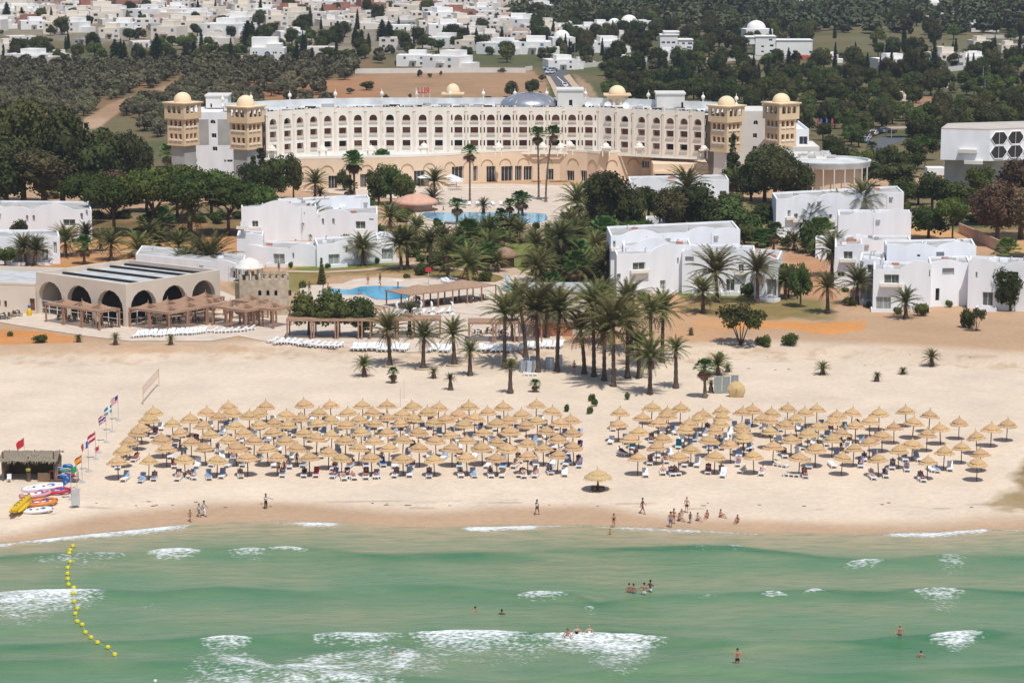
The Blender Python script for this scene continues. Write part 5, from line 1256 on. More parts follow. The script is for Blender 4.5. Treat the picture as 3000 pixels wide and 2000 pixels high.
def date_palm_crown(seed, n=44, L=3.0):
    r = random.Random(seed); g = MB(); d = MB()
    for i in range(n):
        u = i/n; el = 1.48-1.45*u**1.25+r.uniform(-.12, .12); az = i*2.39996+r.uniform(-.2, .2)
        frond(g, (0, 0, 0), az, el, L*r.uniform(.88, 1.08), r.uniform(.75, 1.15), .46, 17, seed*100+i)
    for i in range(14): frond(d, (0, 0, -.2), i*2.4+r.uniform(-.2, .2), -.25-r.uniform(0, .5), L*.75*r.uniform(.6, 1), .8, .35, 7, seed*77+i)
    return g.mesh('crown', L_date), d.mesh('dead_fronds', L_dead)
def fan_palm_crown(seed, n=34, L=1.0):
    r = random.Random(seed); g = MB(); d = MB()
    def leaf(mb, az, el, ln, rad_, sag):
        dr = Vector((math.cos(az)*math.cos(el), math.sin(az)*math.cos(el), math.sin(el))); q = dr*ln; mb.tube([(0, 0, 0), q], .03, 3, cap=False)
        sd = Vector((-math.sin(az), math.cos(az), 0)); up = sd.cross(dr)*-1
        for k in range(11):
            a = -1.35+2.7*k/10; v = (dr*math.cos(a)+sd*math.sin(a)).normalized(); b = (dr*math.cos(a+.17)+sd*math.sin(a+.17)); c_ = (dr*math.cos(a-.17)+sd*math.sin(a-.17))
            mb.add([q, q+c_*rad_*.6, q+v*rad_+Vector((0, 0, -sag*rad_)), q+b*rad_*.6], [(0, 1, 2, 3)])
    for i in range(n):
        u = i/n; leaf(g, i*2.39996, 1.35-1.55*u, r.uniform(.75, 1.1)*L, .62*L, .25)
    for i in range(22): leaf(d, i*2.4, -.6-r.uniform(0, .75), r.uniform(.5, .95)*L, .5*L, .5)
    return g.mesh('crown', L_fan), d.mesh('dead_skirt', L_dead)
DATE = [date_palm_crown(s) for s in (1, 2, 3)]; FAN = [fan_palm_crown(s) for s in (4, 5)]
def trunk_mesh(h, r0, r1, lean, m, bulge=0):
    t = MB(); n = max(5, int(h/.45)); pts = []; rs = []
    for i in range(n+1):
        u = i/n; pts.append((lean*u*u*h, 0, -.3+(h+.3)*u)); rs.append((r0+(r1-r0)*u+bulge*math.exp(-(u*h)**2*1.2))*(1.10 if i % 2 else .94))
    t.tube(pts, rs, 8); return t.mesh('trunk', m)
TR = {}
def palm(kind, cx, cy, bx, by, spread, label=None, group=None, skirt=None):
    """crown centre (cx,cy) and trunk foot (bx,by) read in the photograph"""
    p = G(bx, by); s = FPX/math.hypot(p.y, CAMH); w = spread/s; h = Zat(cy, p.y)-p.z; h = max(.3, h-w*.13 if h > 2 else h*.75)
    dx = Xat(cx, cy, p.y)-p.x
    if kind == 'date': name, cat, lb = 'date_palm', 'palm tree', 'date palm with arching feathery fronds'
    else: name, cat, lb = 'fan_palm', 'palm tree', 'fan palm with stiff bright leaves'
    T = thing(name, label or lb, cat, p, 0, group or ('date palms' if kind == 'date' else 'fan palms'), 'near')
    lean = dx/max(h, .5)
    r0 = .30 if kind == 'date' else .22
    if h < 1.5: r0 *= .8
    tm = trunk_mesh(h, r0, r0*.72, lean, B_palm if kind == 'date' else B_wash, .18)
    obj('trunk', tm, T)
    g, d = random.choice(DATE if kind == 'date' else FAN); k = w/2/(1.95 if kind == 'date' else 1.3)*(1.35 if h < 1.6 else 1)
    a = random.uniform(0, 6.28)
    o = inst('crown', g, T, (dx, 0, h), a, (k, k, k*random.uniform(.92, 1.08)))
    if skirt is None: skirt = k > .45
    if skirt: inst('dead_fronds' if kind == 'date' else 'dead_skirt', d, T, (dx, 0, h), a, k*(1.0 if kind == 'date' else 1.15))
    return T
def Pm(kind, f, rows, **k):
    for r in rows:
        cx, cy, bx, by, sp = r[:5]; a = f(cx, cy, bx, by); palm(kind, a[0], a[1], a[2], a[3], sp/3.136, **k)
f = CC(1, 0)
Pm('date', f, [(600,620,605,790,300),(790,560,800,760,230),(1020,640,1022,825,280),(1370,560,1380,750,260),(1640,655,1642,745,190),(1460,640,1465,735,200),(1275,705,1278,790,240),(1730,290,1735,625,480),(215,680,240,865,230),(330,700,320,870,240),(1920,830,1925,920,370),(1700,850,1700,920,230),(830,250,840,420,230),(920,600,930,740,180),(1820,690,1820,760,130)])
Pm('fan', f, [(492,150,492,255,170),(770,665,775,858,180),(1480,430,1480,520,200),(1390,450,1390,540,150),(1975,30,1975,120,160)])
f = CC(1, 1)
Pm('date', f, [(440,500,442,605,320),(978,680,982,870,290),(1320,640,1335,912,330),(1385,610,1392,905,250),(1600,630,1602,905,260),(1765,710,1762,998,280),(1955,830,1965,1012,340),(1230,400,1232,530,240),(543,90,543,285,230),(1637,70,1640,322,240),(2020,600,2020,700,190),(1870,600,1870,700,180),(2090,310,2090,400,130),(2270,640,2275,720,180),(590,200,590,270,100),(1620,250,1620,300,140)])
Pm('fan', f, [(1848,300,1848,500,160),(1965,-190,1965,305,150),(865,140,870,265,150),(2170,470,2165,700,150),(2250,400,2250,660,140),(2330,300,2330,520,130),(2250,580,2252,740,150),(1680,520,1680,570,90),(905,-90,905,270,165),(1060,290,1060,330,70)])
f = CC(1, 2)
Pm('date', f, [(600,260,620,450,330),(450,580,440,968,340),(600,560,590,770,300),(220,640,180,800,280),(770,660,775,825,220),(235,870,215,1090,270),(835,910,838,1030,230),(1870,880,1885,1210,430),(2255,880,2255,1215,340),(1750,1080,1755,1310,300),(1610,120,1600,420,360),(700,330,705,480,220),(290,800,285,1040,200),(2050,80,2070,260,260)])
Pm('fan', f, [(545,890,545,1090,150),(365,1000,368,1100,150),(60,240,60,460,150),(700,160,700,300,160),(2190,560,2190,640,180),(2280,620,2280,700,160),(20,450,20,560,130),(1800,160,1800,230,130),(100,250,95,420,160)])
f = CC(1, 3)
Pm('date', f, [(385,420,378,610,320),(650,330,645,560,330),(875,240,790,580,330),(595,700,585,975,330),(545,1040,548,1310,270),(825,1010,815,1230,300),(1265,1180,1265,1360,240),(160,980,160,1180,260),(240,640,240,735,150),(430,660,430,740,120),(330,690,330,760,120),(20,900,20,990,160)])
Pm('fan', f, [(60,540,50,760,190),(2200,710,2200,840,260),(1260,200,1262,330,120),(110,370,110,440,110),(480,560,485,640,230)])
f = CC(0, 2)
Pm('fan', f, [(235,1215,245,1840,150),(375,1200,310,1860,145),(1540,1390,1540,1560,160)])
f = CC(0, 1)
Pm('fan', f, [(890,1450,905,1830,200),(1155,1460,1155,1700,210)])
f = CC(0, 3)
Pm('date', f, [(130,800,130,980,200),(2230,1530,2230,1568,10)][:1])
Pm('fan', f, [(875,1180,880,1300,130),(1440,1300,1445,1560,120),(1720,1380,1725,1600,150),(955,1340,955,1420,110)])
f = CC(0, 0)
Pm('fan', f, [(1550,1390,1550,1540,190),(1370,1400,1370,1500,110),(1900,1450,1900,1560,170),(1990,1480,1990,1568,130)])
Pm('date', f, [(1700,1400,1700,1560,250)])
# palms of the beach edge (full photograph pixels)
for r in [(1137,958,1142,1072,105),(1242,975,1240,1080,95),(1327,968,1331,1067,92),(1377,1022,1377,1100,62),(1480,905,1478,1078,115),(1570,895,1576,1090,140),(1640,895,1632,1088,140),(1520,870,1540,1045,120),(1736,880,1740,1103,130),(1797,935,1797,1132,170),(1770,960,1770,1115,120),(1838,930,1838,1107,120),(1870,1000,1872,1107,100),(1943,900,1940,1062,115),(1905,905,1908,1080,110),(1905,1035,1904,1155,110),(1980,1015,1980,1137,75),(1840,870,1850,1040,120),(1700,950,1712,1095,120),(1760,860,1765,1010,110),(1600,860,1602,990,100),(2103,1062,2103,1099,50),(1495,1070,1495,1152,45),(1200,905,1200,980,60)]: palm('date', *r)
for r in [(2064,1070,2065,1165,62),(1568,1118,1566,1148,24),(1152,1082,1152,1122,26),(1500,880,1500,1000,60)]: palm('fan', *r)
# small young palms out on the sand
for r in [(1066,1062,1067,1103,42),(1270,1085,1271,1108,22),(1319,1100,1320,1142,24),(2083,1115,2083,1150,18),(2132,1076,2132,1089,20),(2410,1075,2410,1097,32),(2570,1100,2568,1117,20),(2645,1090,2645,1096,20),(2729,1040,2730,1073,36),(338,985,338,1010,22),(500,990,500,1010,20),(230,988,230,1002,18),(2024,965,2025,982,14)]:
    palm('date', *r, label='small young date palm rooted in the sand', group='young palms on the sand')
for x, y in ((1658,1205),(1730,1212),(1742,1190),(1735,1175),(1838,1170),(2110,1052)):
    q = G(x, y); o = tree('green_bush', x, y, 24, y-22, 'small sunlit green shrub planted on the beach sand', 'shrubs on the beach')
# big trees and pines read off the photograph: kind, x, base y, width, top y
T_ = 'tree'
big = [('dark',70,600,230,265),('dark',185,610,220,300),('dark',300,600,190,360),('dark',20,620,210,390),('euc',130,620,240,430),('dark',250,610,190,400),('dark',360,590,150,375),('rusty',330,640,150,500),('euc',400,600,120,380),('dark',20,560,180,290),
 ('umbrella_pine',335,690,210,515),('umbrella_pine',450,690,210,485),('umbrella_pine',560,700,220,495),('umbrella_pine',670,690,200,520),('umbrella_pine',740,690,150,535),('umbrella_pine',250,660,150,500),('umbrella_pine',520,650,200,480),('umbrella_pine',620,640,200,495),
 ('conifer',765,575,75,425),('dark',800,585,100,450),('dark',860,585,70,440),('dark',730,590,90,470),('conifer',745,570,60,450),
 ('green',1145,600,110,470),('dark',1110,600,90,480),('green',1185,610,90,505),('broad',60,740,80,640),('green',20,700,110,620),('green',15,780,80,715),
 ('broad',905,982,125,850),('broad',985,985,150,842),('dark',1055,985,115,862),('green',770,845,24,795),('conifer',943,835,28,750),
 ('dark',1790,690,170,490),('dark',1850,690,110,540),('euc',1760,640,130,500),('dark',2005,680,170,530),('dark',2070,680,130,560),('euc',1960,690,120,550),('green',1860,695,120,640),('green',1930,700,110,650),('broad',2160,690,180,580),('broad',2230,680,140,590),('green',2180,720,120,650),
 ('conifer',2145,560,75,380),('dark',2240,590,150,410),('dark',2300,600,130,440),('dark',2200,590,110,470),('dark',2350,600,80,470),('euc',2270,600,160,430),
 ('green',2720,700,140,590),('umbrella_pine',2790,710,120,575),('broad',2730,620,140,500),('green',2800,620,150,520),('broad',2690,600,110,530),('broad',2650,600,110,520),('green',2870,600,110,480),
 ('rusty',2920,720,170,520),('rusty',2990,700,190,450),('rusty',2890,660,120,545),('rusty',3050,760,180,540),('dark',2960,560,140,430),('green',2900,520,110,440),
 ('airy',2170,1010,170,885),('airy',2860,970,60,900),('dark',2960,910,105,780),('green',2345,900,80,755),('green',2310,870,80,755),
 ('broad',2560,640,120,560),('dark',2620,560,140,470),('green',2660,520,110,440),('dark',2540,545,120,470),('green',2520,510,100,430),('dark',2600,500,90,420),('dark',2470,500,110,420),('green',2700,470,120,385),('dark',2440,470,80,390),
 ('broad',1010,560,60,495),('dark',1900,640,110,540),('broad',2130,640,110,560),('green',2060,720,100,650),('broad',1840,720,80,660),('dark',2330,560,90,480),('green',2560,700,100,600),('broad',430,620,150,500),('dark',640,600,110,500)]
for k, x, y, w, t in big:
    lb = dict(dark='dense dark green tree', euc='tall dull olive tree with loose crown', rusty='big tree with rusty brown crown', umbrella_pine='flat topped umbrella pine', conifer='dark pointed conifer', green='bright green leafy tree', broad='rounded mid green tree', airy='low airy tree with many thin stems')[k]
    tree(k, x, y, w, t, lb, 'garden trees')
bush = [('green_bush',1882,882,36,852),('green_bush',2250,1015,40,980),('green_bush',2315,1010,56,975),('bush',2230,1010,50,985),('green_bush',2370,740,70,640),('bush',2490,895,45,868),('green_bush',2545,900,18,880),('green_bush',2630,920,32,898),('green_bush',2700,925,52,885),('bush',2780,900,26,878),('green_bush',2475,855,30,842),('bush',2835,960,50,900),('bush',120,1003,50,978),('bush',30,985,20,970),('green_bush',1107,772,20,752),('green_bush',852,786,16,765),('bush',888,845,26,822),('green_bush',1230,740,70,690),('green_bush',1270,765,40,735),('green_bush',1620,720,60,690),('bush',1700,690,50,665),('green_bush',2190,870,46,825),('green_bush',2380,750,40,700),('green_bush',2300,730,50,690),('bush',1850,640,60,610),('green_bush',1920,690,50,660),('bush',920,690,60,650),('bush',960,785,20,770),('bush',1330,700,40,680),('green_bush',1400,720,40,700),('bush',1430,660,50,640)]
for k, x, y, w, t in bush: tree(k, x, y, w, t, 'leafy garden shrub' if k == 'bush' else 'round bright green shrub', 'garden shrubs')
rg = random.Random(31)
for i in range(330):
    px, py = rg.uniform(1190, 1790), rg.uniform(600, 850)
    if inpoly([px], [py], [(1225,600),(1620,600),(1620,672),(1400,668),(1225,655)])[0] or inpoly([px], [py], [(1190,820),(1600,835),(1600,860),(1190,860)])[0] or inpoly([px], [py], [(1430,735),(1500,735),(1570,840),(1480,850)])[0]: continue
    if i % 5 == 0 and py > 690: sp = rg.uniform(60, 105); h = rg.uniform(30, min(80, py-690+32)); palm('date' if rg.random() < .7 else 'fan', px, py-h, px, py, sp if rg.random() < .7 else sp*.7)
    elif i % 3 == 0: w = rg.uniform(22, 52); tree('green_bush' if rg.random() < .6 else 'bush', px, py, w, py-w*rg.uniform(.5, .9), 'leafy garden shrub', 'garden shrubs')
for px, py in [(290,640),(360,640),(430,650),(480,640),(590,650),(640,655),(700,640),(410,690),(540,690),(1010,720),(1060,700),(1110,690),(1160,700),(1010,650),(1180,650),(1950,700),(2010,705),(2080,700),(2120,720),(2160,740),(2100,690),(1890,680),(2250,720),(2440,760),(2700,640),(2650,620),(2850,650),(2800,660)]: tree('green_bush' if px % 3 else 'bush', px, py, rg.uniform(35, 70), py-rg.uniform(22, 45), 'leafy garden shrub', 'garden shrubs')
# ---------------------------------------------------------------- far vegetation
def scatter(poly, step, jit, seed, excl=()):
    """points inside a photo polygon, even on the ground"""
    r = random.Random(seed); Q = [R(a, b, 3) for a, b in poly]; xs = [q.x for q in Q]; ys = [q.y for q in Q]; out = []
    y = min(ys)
    while y < max(ys):
        x = min(xs)
        while x < max(xs):
            X, Y = x+r.uniform(-jit, jit), y+r.uniform(-jit, jit); Z = hz(X, Y); px, py = proj(X, Y, Z)
            if inpoly([px], [py], poly)[0] and not any(inpoly([px], [py], e)[0] for e in excl): out.append((X, Y, Z, float(px), float(py)))
            x += step
        y += step
    return out
PATH = [(230,380),(300,300),(430,262),(540,228),(565,238),(480,280),(370,325),(300,385)]
FIELD = [(930,248),(1090,218),(1300,206),(1560,207),(1600,240),(1625,310),(1000,320)]
ROADX = [(1580,200),(1690,205),(1760,330),(1640,340),(1590,260)]
grove = scatter([(-60,215),(0,195),(270,196),(620,182),(1000,186),(1080,200),(1060,225),(930,250),(1000,330),(780,330),(650,400),(-60,420)], 6.4, 1.2, 3, (PATH,))
FARL = []
for X, Y, Z, px, py in grove:
    if 760 < px < 1000 and py > 235 and random.random() < .45: continue
    if px < 420 and py > 350: continue
    FARL.append(('olive', X, Y, Z, random.uniform(.85, 1.12), random.uniform(.85, 1.15)))
rightw = scatter([(1700,215),(1900,205),(2200,215),(2500,225),(3060,215),(3060,480),(2950,430),(2500,440),(2350,420),(2330,330),(1780,330)], 9.2, 3.5, 5)
for X, Y, Z, px, py in rightw:
    if 2690 < px < 2850 and 285 < py < 330: continue
    if 2540 < px < 2660 and py > 385: continue
    if 2700 < px and py > 330 and py < 372: pass
    k = random.choice(['broad', 'broad', 'green', 'olive', 'dark', 'broad', 'euc'] if py > 250 else ['olive', 'broad', 'olive', 'dark', 'cypress'])
    s = random.uniform(.7, 1.15)*(.62 if k == 'euc' else 1); FARL.append((k, X, Y, Z, s, s*random.uniform(.8, 1.1)))
# hand placed far trees: cypresses and others
cyp = [(338,195,36,112),(365,195,26,118),(398,190,26,125),(355,190,20,110),(460,190,40,95),(545,190,36,130),(570,175,32,120),(725,128,44,58),(20,65,30,5),(65,68,26,20),(150,60,16,35),(95,65,10,40),(332,62,12,38),(412,65,14,30),(345,72,12,45),(870,190,28,120),(915,190,22,138),(1258,80,20,35),(1040,130,22,75),(1060,135,18,85),(1080,140,16,95),(1300,110,14,75),(1320,112,16,80),(1370,120,16,72),(1395,122,14,78),(1430,110,14,72),(1450,112,14,75),(1470,112,14,80),(1190,130,14,92),(1210,130,14,92),(1870,285,24,218),(2310,200,20,138),(2445,230,18,120),(2475,250,18,190),(2505,175,14,120),(2600,160,18,115),(2628,165,16,115),(2700,220,28,140),(2735,225,26,105),(2762,175,16,125),(2715,180,20,150),(2880,190,18,130),(1950,240,26,165),(1985,260,34,150),(1965,275,30,190),(2000,270,28,175),(1885,140,12,95),(2330,130,14,100),(2355,135,12,95),(2660,215,38,140),(2740,230,30,150),(740,130,30,60),(990,125,30,60),(1120,120,36,55),(1140,125,36,60)]
for x, y, w, t in cyp:
    p = G(x, y); s = FPX/p.y; FARL.append(('cypress', p.x, p.y, p.z, w/2/s/1.1*1.05, (Zat(t, p.y)-p.z)/9.2))
for x, y, w, t in [(380,75,34,5),(650,85,60,48),(380,120,50,85),(120,130,80,110),(60,135,70,115),(1000,180,50,150),(1170,190,40,160),(1060,160,60,120),(1470,215,36,190),(1230,225,24,190),(1260,228,22,205),(1290,222,18,200),(1075,265,44,240),(1025,275,40,245),(1430,290,30,275),(1130,290,26,268),(1200,290,18,265),(1500,285,50,240),(1560,280,50,235),(1580,300,40,250),(1590,240,30,205),(790,110,60,70),(880,100,60,60),(960,140,60,90),(1010,110,50,65),(620,190,60,160),(680,195,60,160),(760,195,60,165),(800,180,50,150)]:
    p = G(x, y); s = FPX/p.y; FARL.append(('dark' if w > 40 else 'olive', p.x, p.y, p.z, w/2/s/3.9, (Zat(t, p.y)-p.z)/7.5))
# belt of trees in front of and among the town
belt = scatter([(-60,150),(300,140),(800,120),(1300,120),(1700,140),(1700,205),(1100,190),(600,190),(0,196),(-60,196)], 12, 5, 9)
for X, Y, Z, px, py in belt:
    if random.random() < .22: continue
    k = random.choice(['broad', 'dark', 'olive', 'green', 'broad', 'cypress']); s = random.uniform(.6, 1.05); FARL.append((k, X, Y, Z, s, s))
belt2 = scatter([(-60,15),(1500,10),(1560,60),(1560,120),(1300,120),(-60,145)], 26, 11, 10)
for X, Y, Z, px, py in belt2:
    if random.random() < .25: continue
    k = random.choice(['broad', 'dark', 'cypress', 'olive', 'dark']); s = random.uniform(.6, 1.1); FARL.append((k, X, Y, Z, s, s))
north = scatter([(1500,70),(1900,50),(3060,70),(3060,215),(2500,225),(1700,210),(1600,150)], 13, 5, 12)
for X, Y, Z, px, py in north:
    if random.random() < .15 or (px > 2380 and vnoise(X, Y, 60, 5) > .52 and random.random() < .8): continue
    k = random.choice(['broad', 'dark', 'olive', 'dark', 'broad', 'euc', 'cypress']); s = random.uniform(.7, 1.2)*(.6 if k == 'euc' else 1); FARL.append((k, X, Y, Z, s, s))
FLB = dict(olive='grey green olive tree', broad='rounded mid green tree', green='bright green leafy tree', dark='dark green tree', cypress='slim dark cypress', euc='tall loose olive tree')
cnt = {}
def clearview(t):
    px, py = proj(t[1], t[2], t[3])
    return (1925 < px < 2040 and 140 < py < 185) or (2200 < px < 2390 and 150 < py < 192) or (1610 < px < 1760 and 200 < py < 345) or (1560 < px < 1680 and 190 < py < 225)
FARL = [t for t in FARL if not clearview(t)]
FARL.sort(key=lambda t: t[2]/max(t[4], .3))
rest = {}
for k, X, Y, Z, a, b in FARL:
    lim = dict(olive=290, broad=290, green=130, dark=250, cypress=170, euc=60)[k]
    cnt[k] = cnt.get(k, 0)+1
    if cnt[k] <= lim:
        tree(k, 0, 0, 0, 0, FLB[k], {'olive': 'olive grove behind the hotel'}.get(k, 'trees behind the hotel'), 'rows', at=Vector((X, Y, Z)), sxy=a, sz=b)
    else: rest.setdefault(k, []).append((X, Y, Z, a, b))
print('FAR TREES', cnt, {k: len(v) for k, v in rest.items()})
def low_crown(kind, seed):
    R0, H0 = SIZE[kind]
    if kind == 'cypress': b = [(0, 0, H0*(.1+.1*k), R0*(1-(k/9.5)**2)*.9, R0*(1-(k/9.5)**2)*.9, .7) for k in range(9)]
    else: b = blobs_round(R0, H0*.9, 7, seed, .4)
    return cloud_leaves(b, 170, R0*.22, seed, shell=.9)
def merged(name, pts, m, kind, label, group=None):
    VV = []; n = 0; QQ = []
    protos = [low_crown(kind, 300+s) for s in range(4)]
    for i, (X, Y, Z, a, b) in enumerate(pts):
        V, Q = protos[i % 4]; t = random.uniform(0, 6.28); ct, st = math.cos(t), math.sin(t)
        W_ = np.stack([X+a*(V[:, 0]*ct-V[:, 1]*st), Y+a*(V[:, 0]*st+V[:, 1]*ct), Z+b*V[:, 2]], -1); VV.append(W_); QQ.append(Q+n); n += len(V)
    o = inst(name, quads_mesh(name, np.concatenate(VV), np.concatenate(QQ), m)); tag(o, label, 'trees', kind='stuff')
MM = dict(olive=L_olive, broad=L_mid, green=L_green, dark=L_dark, cypress=L_cyp, euc=L_euc)
for k, pts in rest.items(): merged('far_'+NAMES[k].replace('tree', 'wood'), pts, MM[k], k, {'olive': 'far grey green olive scrub', 'broad': 'far mid green woodland', 'green': 'far bright green woodland', 'dark': 'far dark woodland', 'cypress': 'far rows of thin cypresses', 'euc': 'far tall loose woodland'}[k]+' reading as one mass')
# distant forest beyond everything
far = []
r = random.Random(5)
for i in range(5200):
    Y = 1180+r.random()**.8*1500; x0, x1 = Xat(1500, 0, Y)*1, .24*Y; X = r.uniform(.0*Y, x1)
    far.append((X, Y, hz(X, Y), r.uniform(.8, 1.5), r.uniform(.7, 1.35)))
for i in range(2200):
    Y = 1450+r.random()*1200; X = r.uniform(-.24*Y, 0)
    far.append((X, Y, hz(X, Y), r.uniform(.8, 1.4), r.uniform(.7, 1.2)))
L_far = mat('distant_leaves', (0.045, 0.058, 0.030), .8, 0, .035, spec=.1, c2=(0.13, 0.14, 0.07), detail=7)
merged('distant_forest', far, L_far, 'broad', 'distant dark forest covering the low hills behind everything')
# ================================================================ parasols
M_straw = mat('parasol_straw', (0.36, 0.225, 0.105), .95, 0, 7, bump=.6, c2=(0.66, 0.46, 0.25), rnd=.09, stretch=(1, 1, 3), detail=6)
M_straw2 = mat('loose_palm_straw', (0.42, 0.29, 0.13), .95, 0, 7, bump=.5, c2=(0.62, 0.46, 0.25), stretch=(1, 1, 2), detail=6)
M_pole = mat('parasol_pole', (0.15, 0.09, 0.06), .9, .25, 4)
def parasol_proto(seed):
    r = random.Random(seed); m = MB(); n = 28; tx, ty = r.uniform(-.05, .05), r.uniform(-.05, .05)
    def ring(R_, z, jit):
        return [((R_*(1+r.uniform(-jit, jit)))*math.cos(2*PI*k/n), (R_*(1+r.uniform(-jit, jit)))*math.sin(2*PI*k/n), z+r.uniform(-jit, jit)*.5+R_*(tx*math.cos(2*PI*k/n)+ty*math.sin(2*PI*k/n))) for k in range(n)]
    def skin(rings):
        vs = [v for q in rings for v in q]; fs = []
        for i in range(len(rings)-1):
            for k in range(n): k2 = (k+1) % n; fs.append((i*n+k, i*n+k2, (i+1)*n+k2, (i+1)*n+k))
        m.add(vs, fs)
    # lower thatch tier, underside, upper tier, twisted tip
    skin([ring(.25, 2.42, 0), ring(1.22, 2.0, .06), ring(1.27, 1.93, .07), ring(.86, 2.23, .02), ring(.55, 2.42, .02)])
    skin([ring(.5, 2.3, 0), ring(.90, 2.19, .06), ring(.95, 2.27, .06), ring(.62, 2.50, .03), ring(.30, 2.70, .02), ring(.12, 2.85, 0), ring(.05, 2.95, 0)])
    m.tube([(0, 0, 2.78), (r.uniform(-.04, .04), r.uniform(-.04, .04), 2.98), (r.uniform(-.12, .12), r.uniform(-.1, .1), 3.16)], [.09, .06, .03], 5)
    for k in range(70):      # loose straw ends along both rims
        a = r.uniform(0, 2*PI); q, z = (1.25, 1.92) if k % 2 else (.9, 2.14); z += q*(tx*math.cos(a)+ty*math.sin(a)); d = Vector((math.cos(a), math.sin(a), 0)); s = Vector((-d.y, d.x, 0)); p = d*q+Vector((0, 0, z)); m.add([p-s*.05, p+s*.05, p+d*.08+Vector((0, 0, -.09))], [(0, 1, 2)])
    cn = m.mesh('thatch', M_straw); t = MB(); t.tube([(0, 0, -.2), (0, 0, 1.2), (0, 0, 2.45)], [.065, .06, .055], 6); return cn, t.mesh('pole', M_pole)
PARA = [parasol_proto(s) for s in range(5)]
# canopy rims read in the enlarged quarters of the photograph
U1 = [(1412,665),(1365,722),(1300,795),(1255,852),(1190,935),(1137,1000),(1083,1112),(1362,1115),(1585,780),(1742,730),(1888,655),(2100,605),(2130,655),(2000,700),(1860,780),(1660,855),(1935,860),(1495,915),(1755,930),(1530,1000),(1890,985),(1700,1085),(1990,1090),(2100,915),(2170,985),(2160,780),(2245,850),(2290,700),(2330,930),(2275,1080)]
U2 = [(95,605),(450,590),(690,600),(980,605),(1200,600),(1450,608),(1670,605),(1960,610),(2280,612),(30,665),(280,670),(563,672),(850,655),(1072,665),(1335,668),(1585,665),(1862,668),(2132,660),(170,745),(418,725),(690,722),(955,722),(1205,712),(1445,722),(1740,722),(2005,715),(2325,725),(40,770),(295,785),(570,768),(840,787),(1090,770),(1325,772),(1625,762),(1915,768),(2225,758),(165,845),(440,845),(690,880),(970,850),(1215,850),(1485,845),(1795,862),(2090,845),(2330,840),(275,925),(550,905),(820,915),(1090,915),(1345,915),(1655,920),(1935,910),(2215,940),(25,930),(110,990),(375,995),(665,1020),(940,985),(1220,985),(1500,1000),(1800,1000),(2080,985),(2320,990),(190,1080),(490,1085),(785,1075),(1065,1080),(1350,1075),(1640,1080),(1940,1075),(2215,1080)]
U3 = [(220,600),(100,680),(362,660),(545,720),(235,735),(440,770),(130,780),(310,835),(565,840),(30,835),(435,905),(135,950),(290,990),(570,985),(145,1065),(415,1060)]
V3 = [(985,665),(1280,620),(1545,625),(1440,655),(1195,705),(980,775),(1430,700),(1340,765),(1165,835),(1745,675),(1715,725),(1625,770),(1930,640),(1940,715),(1905,765),(2110,665),(2210,640),(1580,830),(1870,835),(2110,790),(2120,850),(1085,910),(1390,900),(1325,980),(1805,910),(2130,905),(1645,990),(2010,970),(1155,1075),(1535,1065),(1860,1060),(2225,1065),(2310,725)]
V4 = [(40,665),(20,740),(175,625),(345,660),(450,640),(640,685),(765,655),(595,735),(265,735),(160,785),(460,790),(805,785),(1020,675),(935,740),(1270,640),(1330,750),(1480,695),(1590,800),(1755,755),(2195,770),(2050,820),(1925,890),(1460,865),(1160,795),(1050,865),(670,855),(370,840),(215,905),(590,915),(935,935),(1325,940),(1780,970),(1615,1030),(1965,1045),(1920,1125),(1465,1115),(1200,1015),(1020,1085),(785,1000),(435,1000),(675,1075),(285,1080),(45,980),(30,840)]
def rim_ground(px, py, h=2.02):
    z = 1.5
    for _ in range(10):
        p = R(px, py, z+h); z = hz(p.x, p.y)
    return Vector((p.x, p.y, z))
PAR = []
for L_, k, cl in ((U1, 0, 'left'), (U2, 1, 'left'), (U3, 2, 'left'), (V3, 2, 'right'), (V4, 3, 'right')):
    for x, y in L_:
        px, py = c(2, k, x, y); p = rim_ground(px, py); PAR.append((p, cl))
kept = []
for p, cl in PAR:
    if all((p-q[0]).length > 1.0 for q in kept): kept.append((p, cl))
PAR = kept
for p, cl in PAR:
    T = thing('straw_parasol', 'two tiered straw parasol', 'parasol', p, random.uniform(0, 6.28), 'straw parasols of the %s beach block' % cl, 'rows_'+cl)
    s = random.uniform(.92, 1.09); T.scale = (s, s, random.uniform(.92, 1.05)); T.rotation_euler = (random.uniform(-.07, .07), random.uniform(-.07, .07), T.rotation_euler.z)
    a, b = random.choice(PARA); obj('thatch', a, T); obj('pole', b, T)
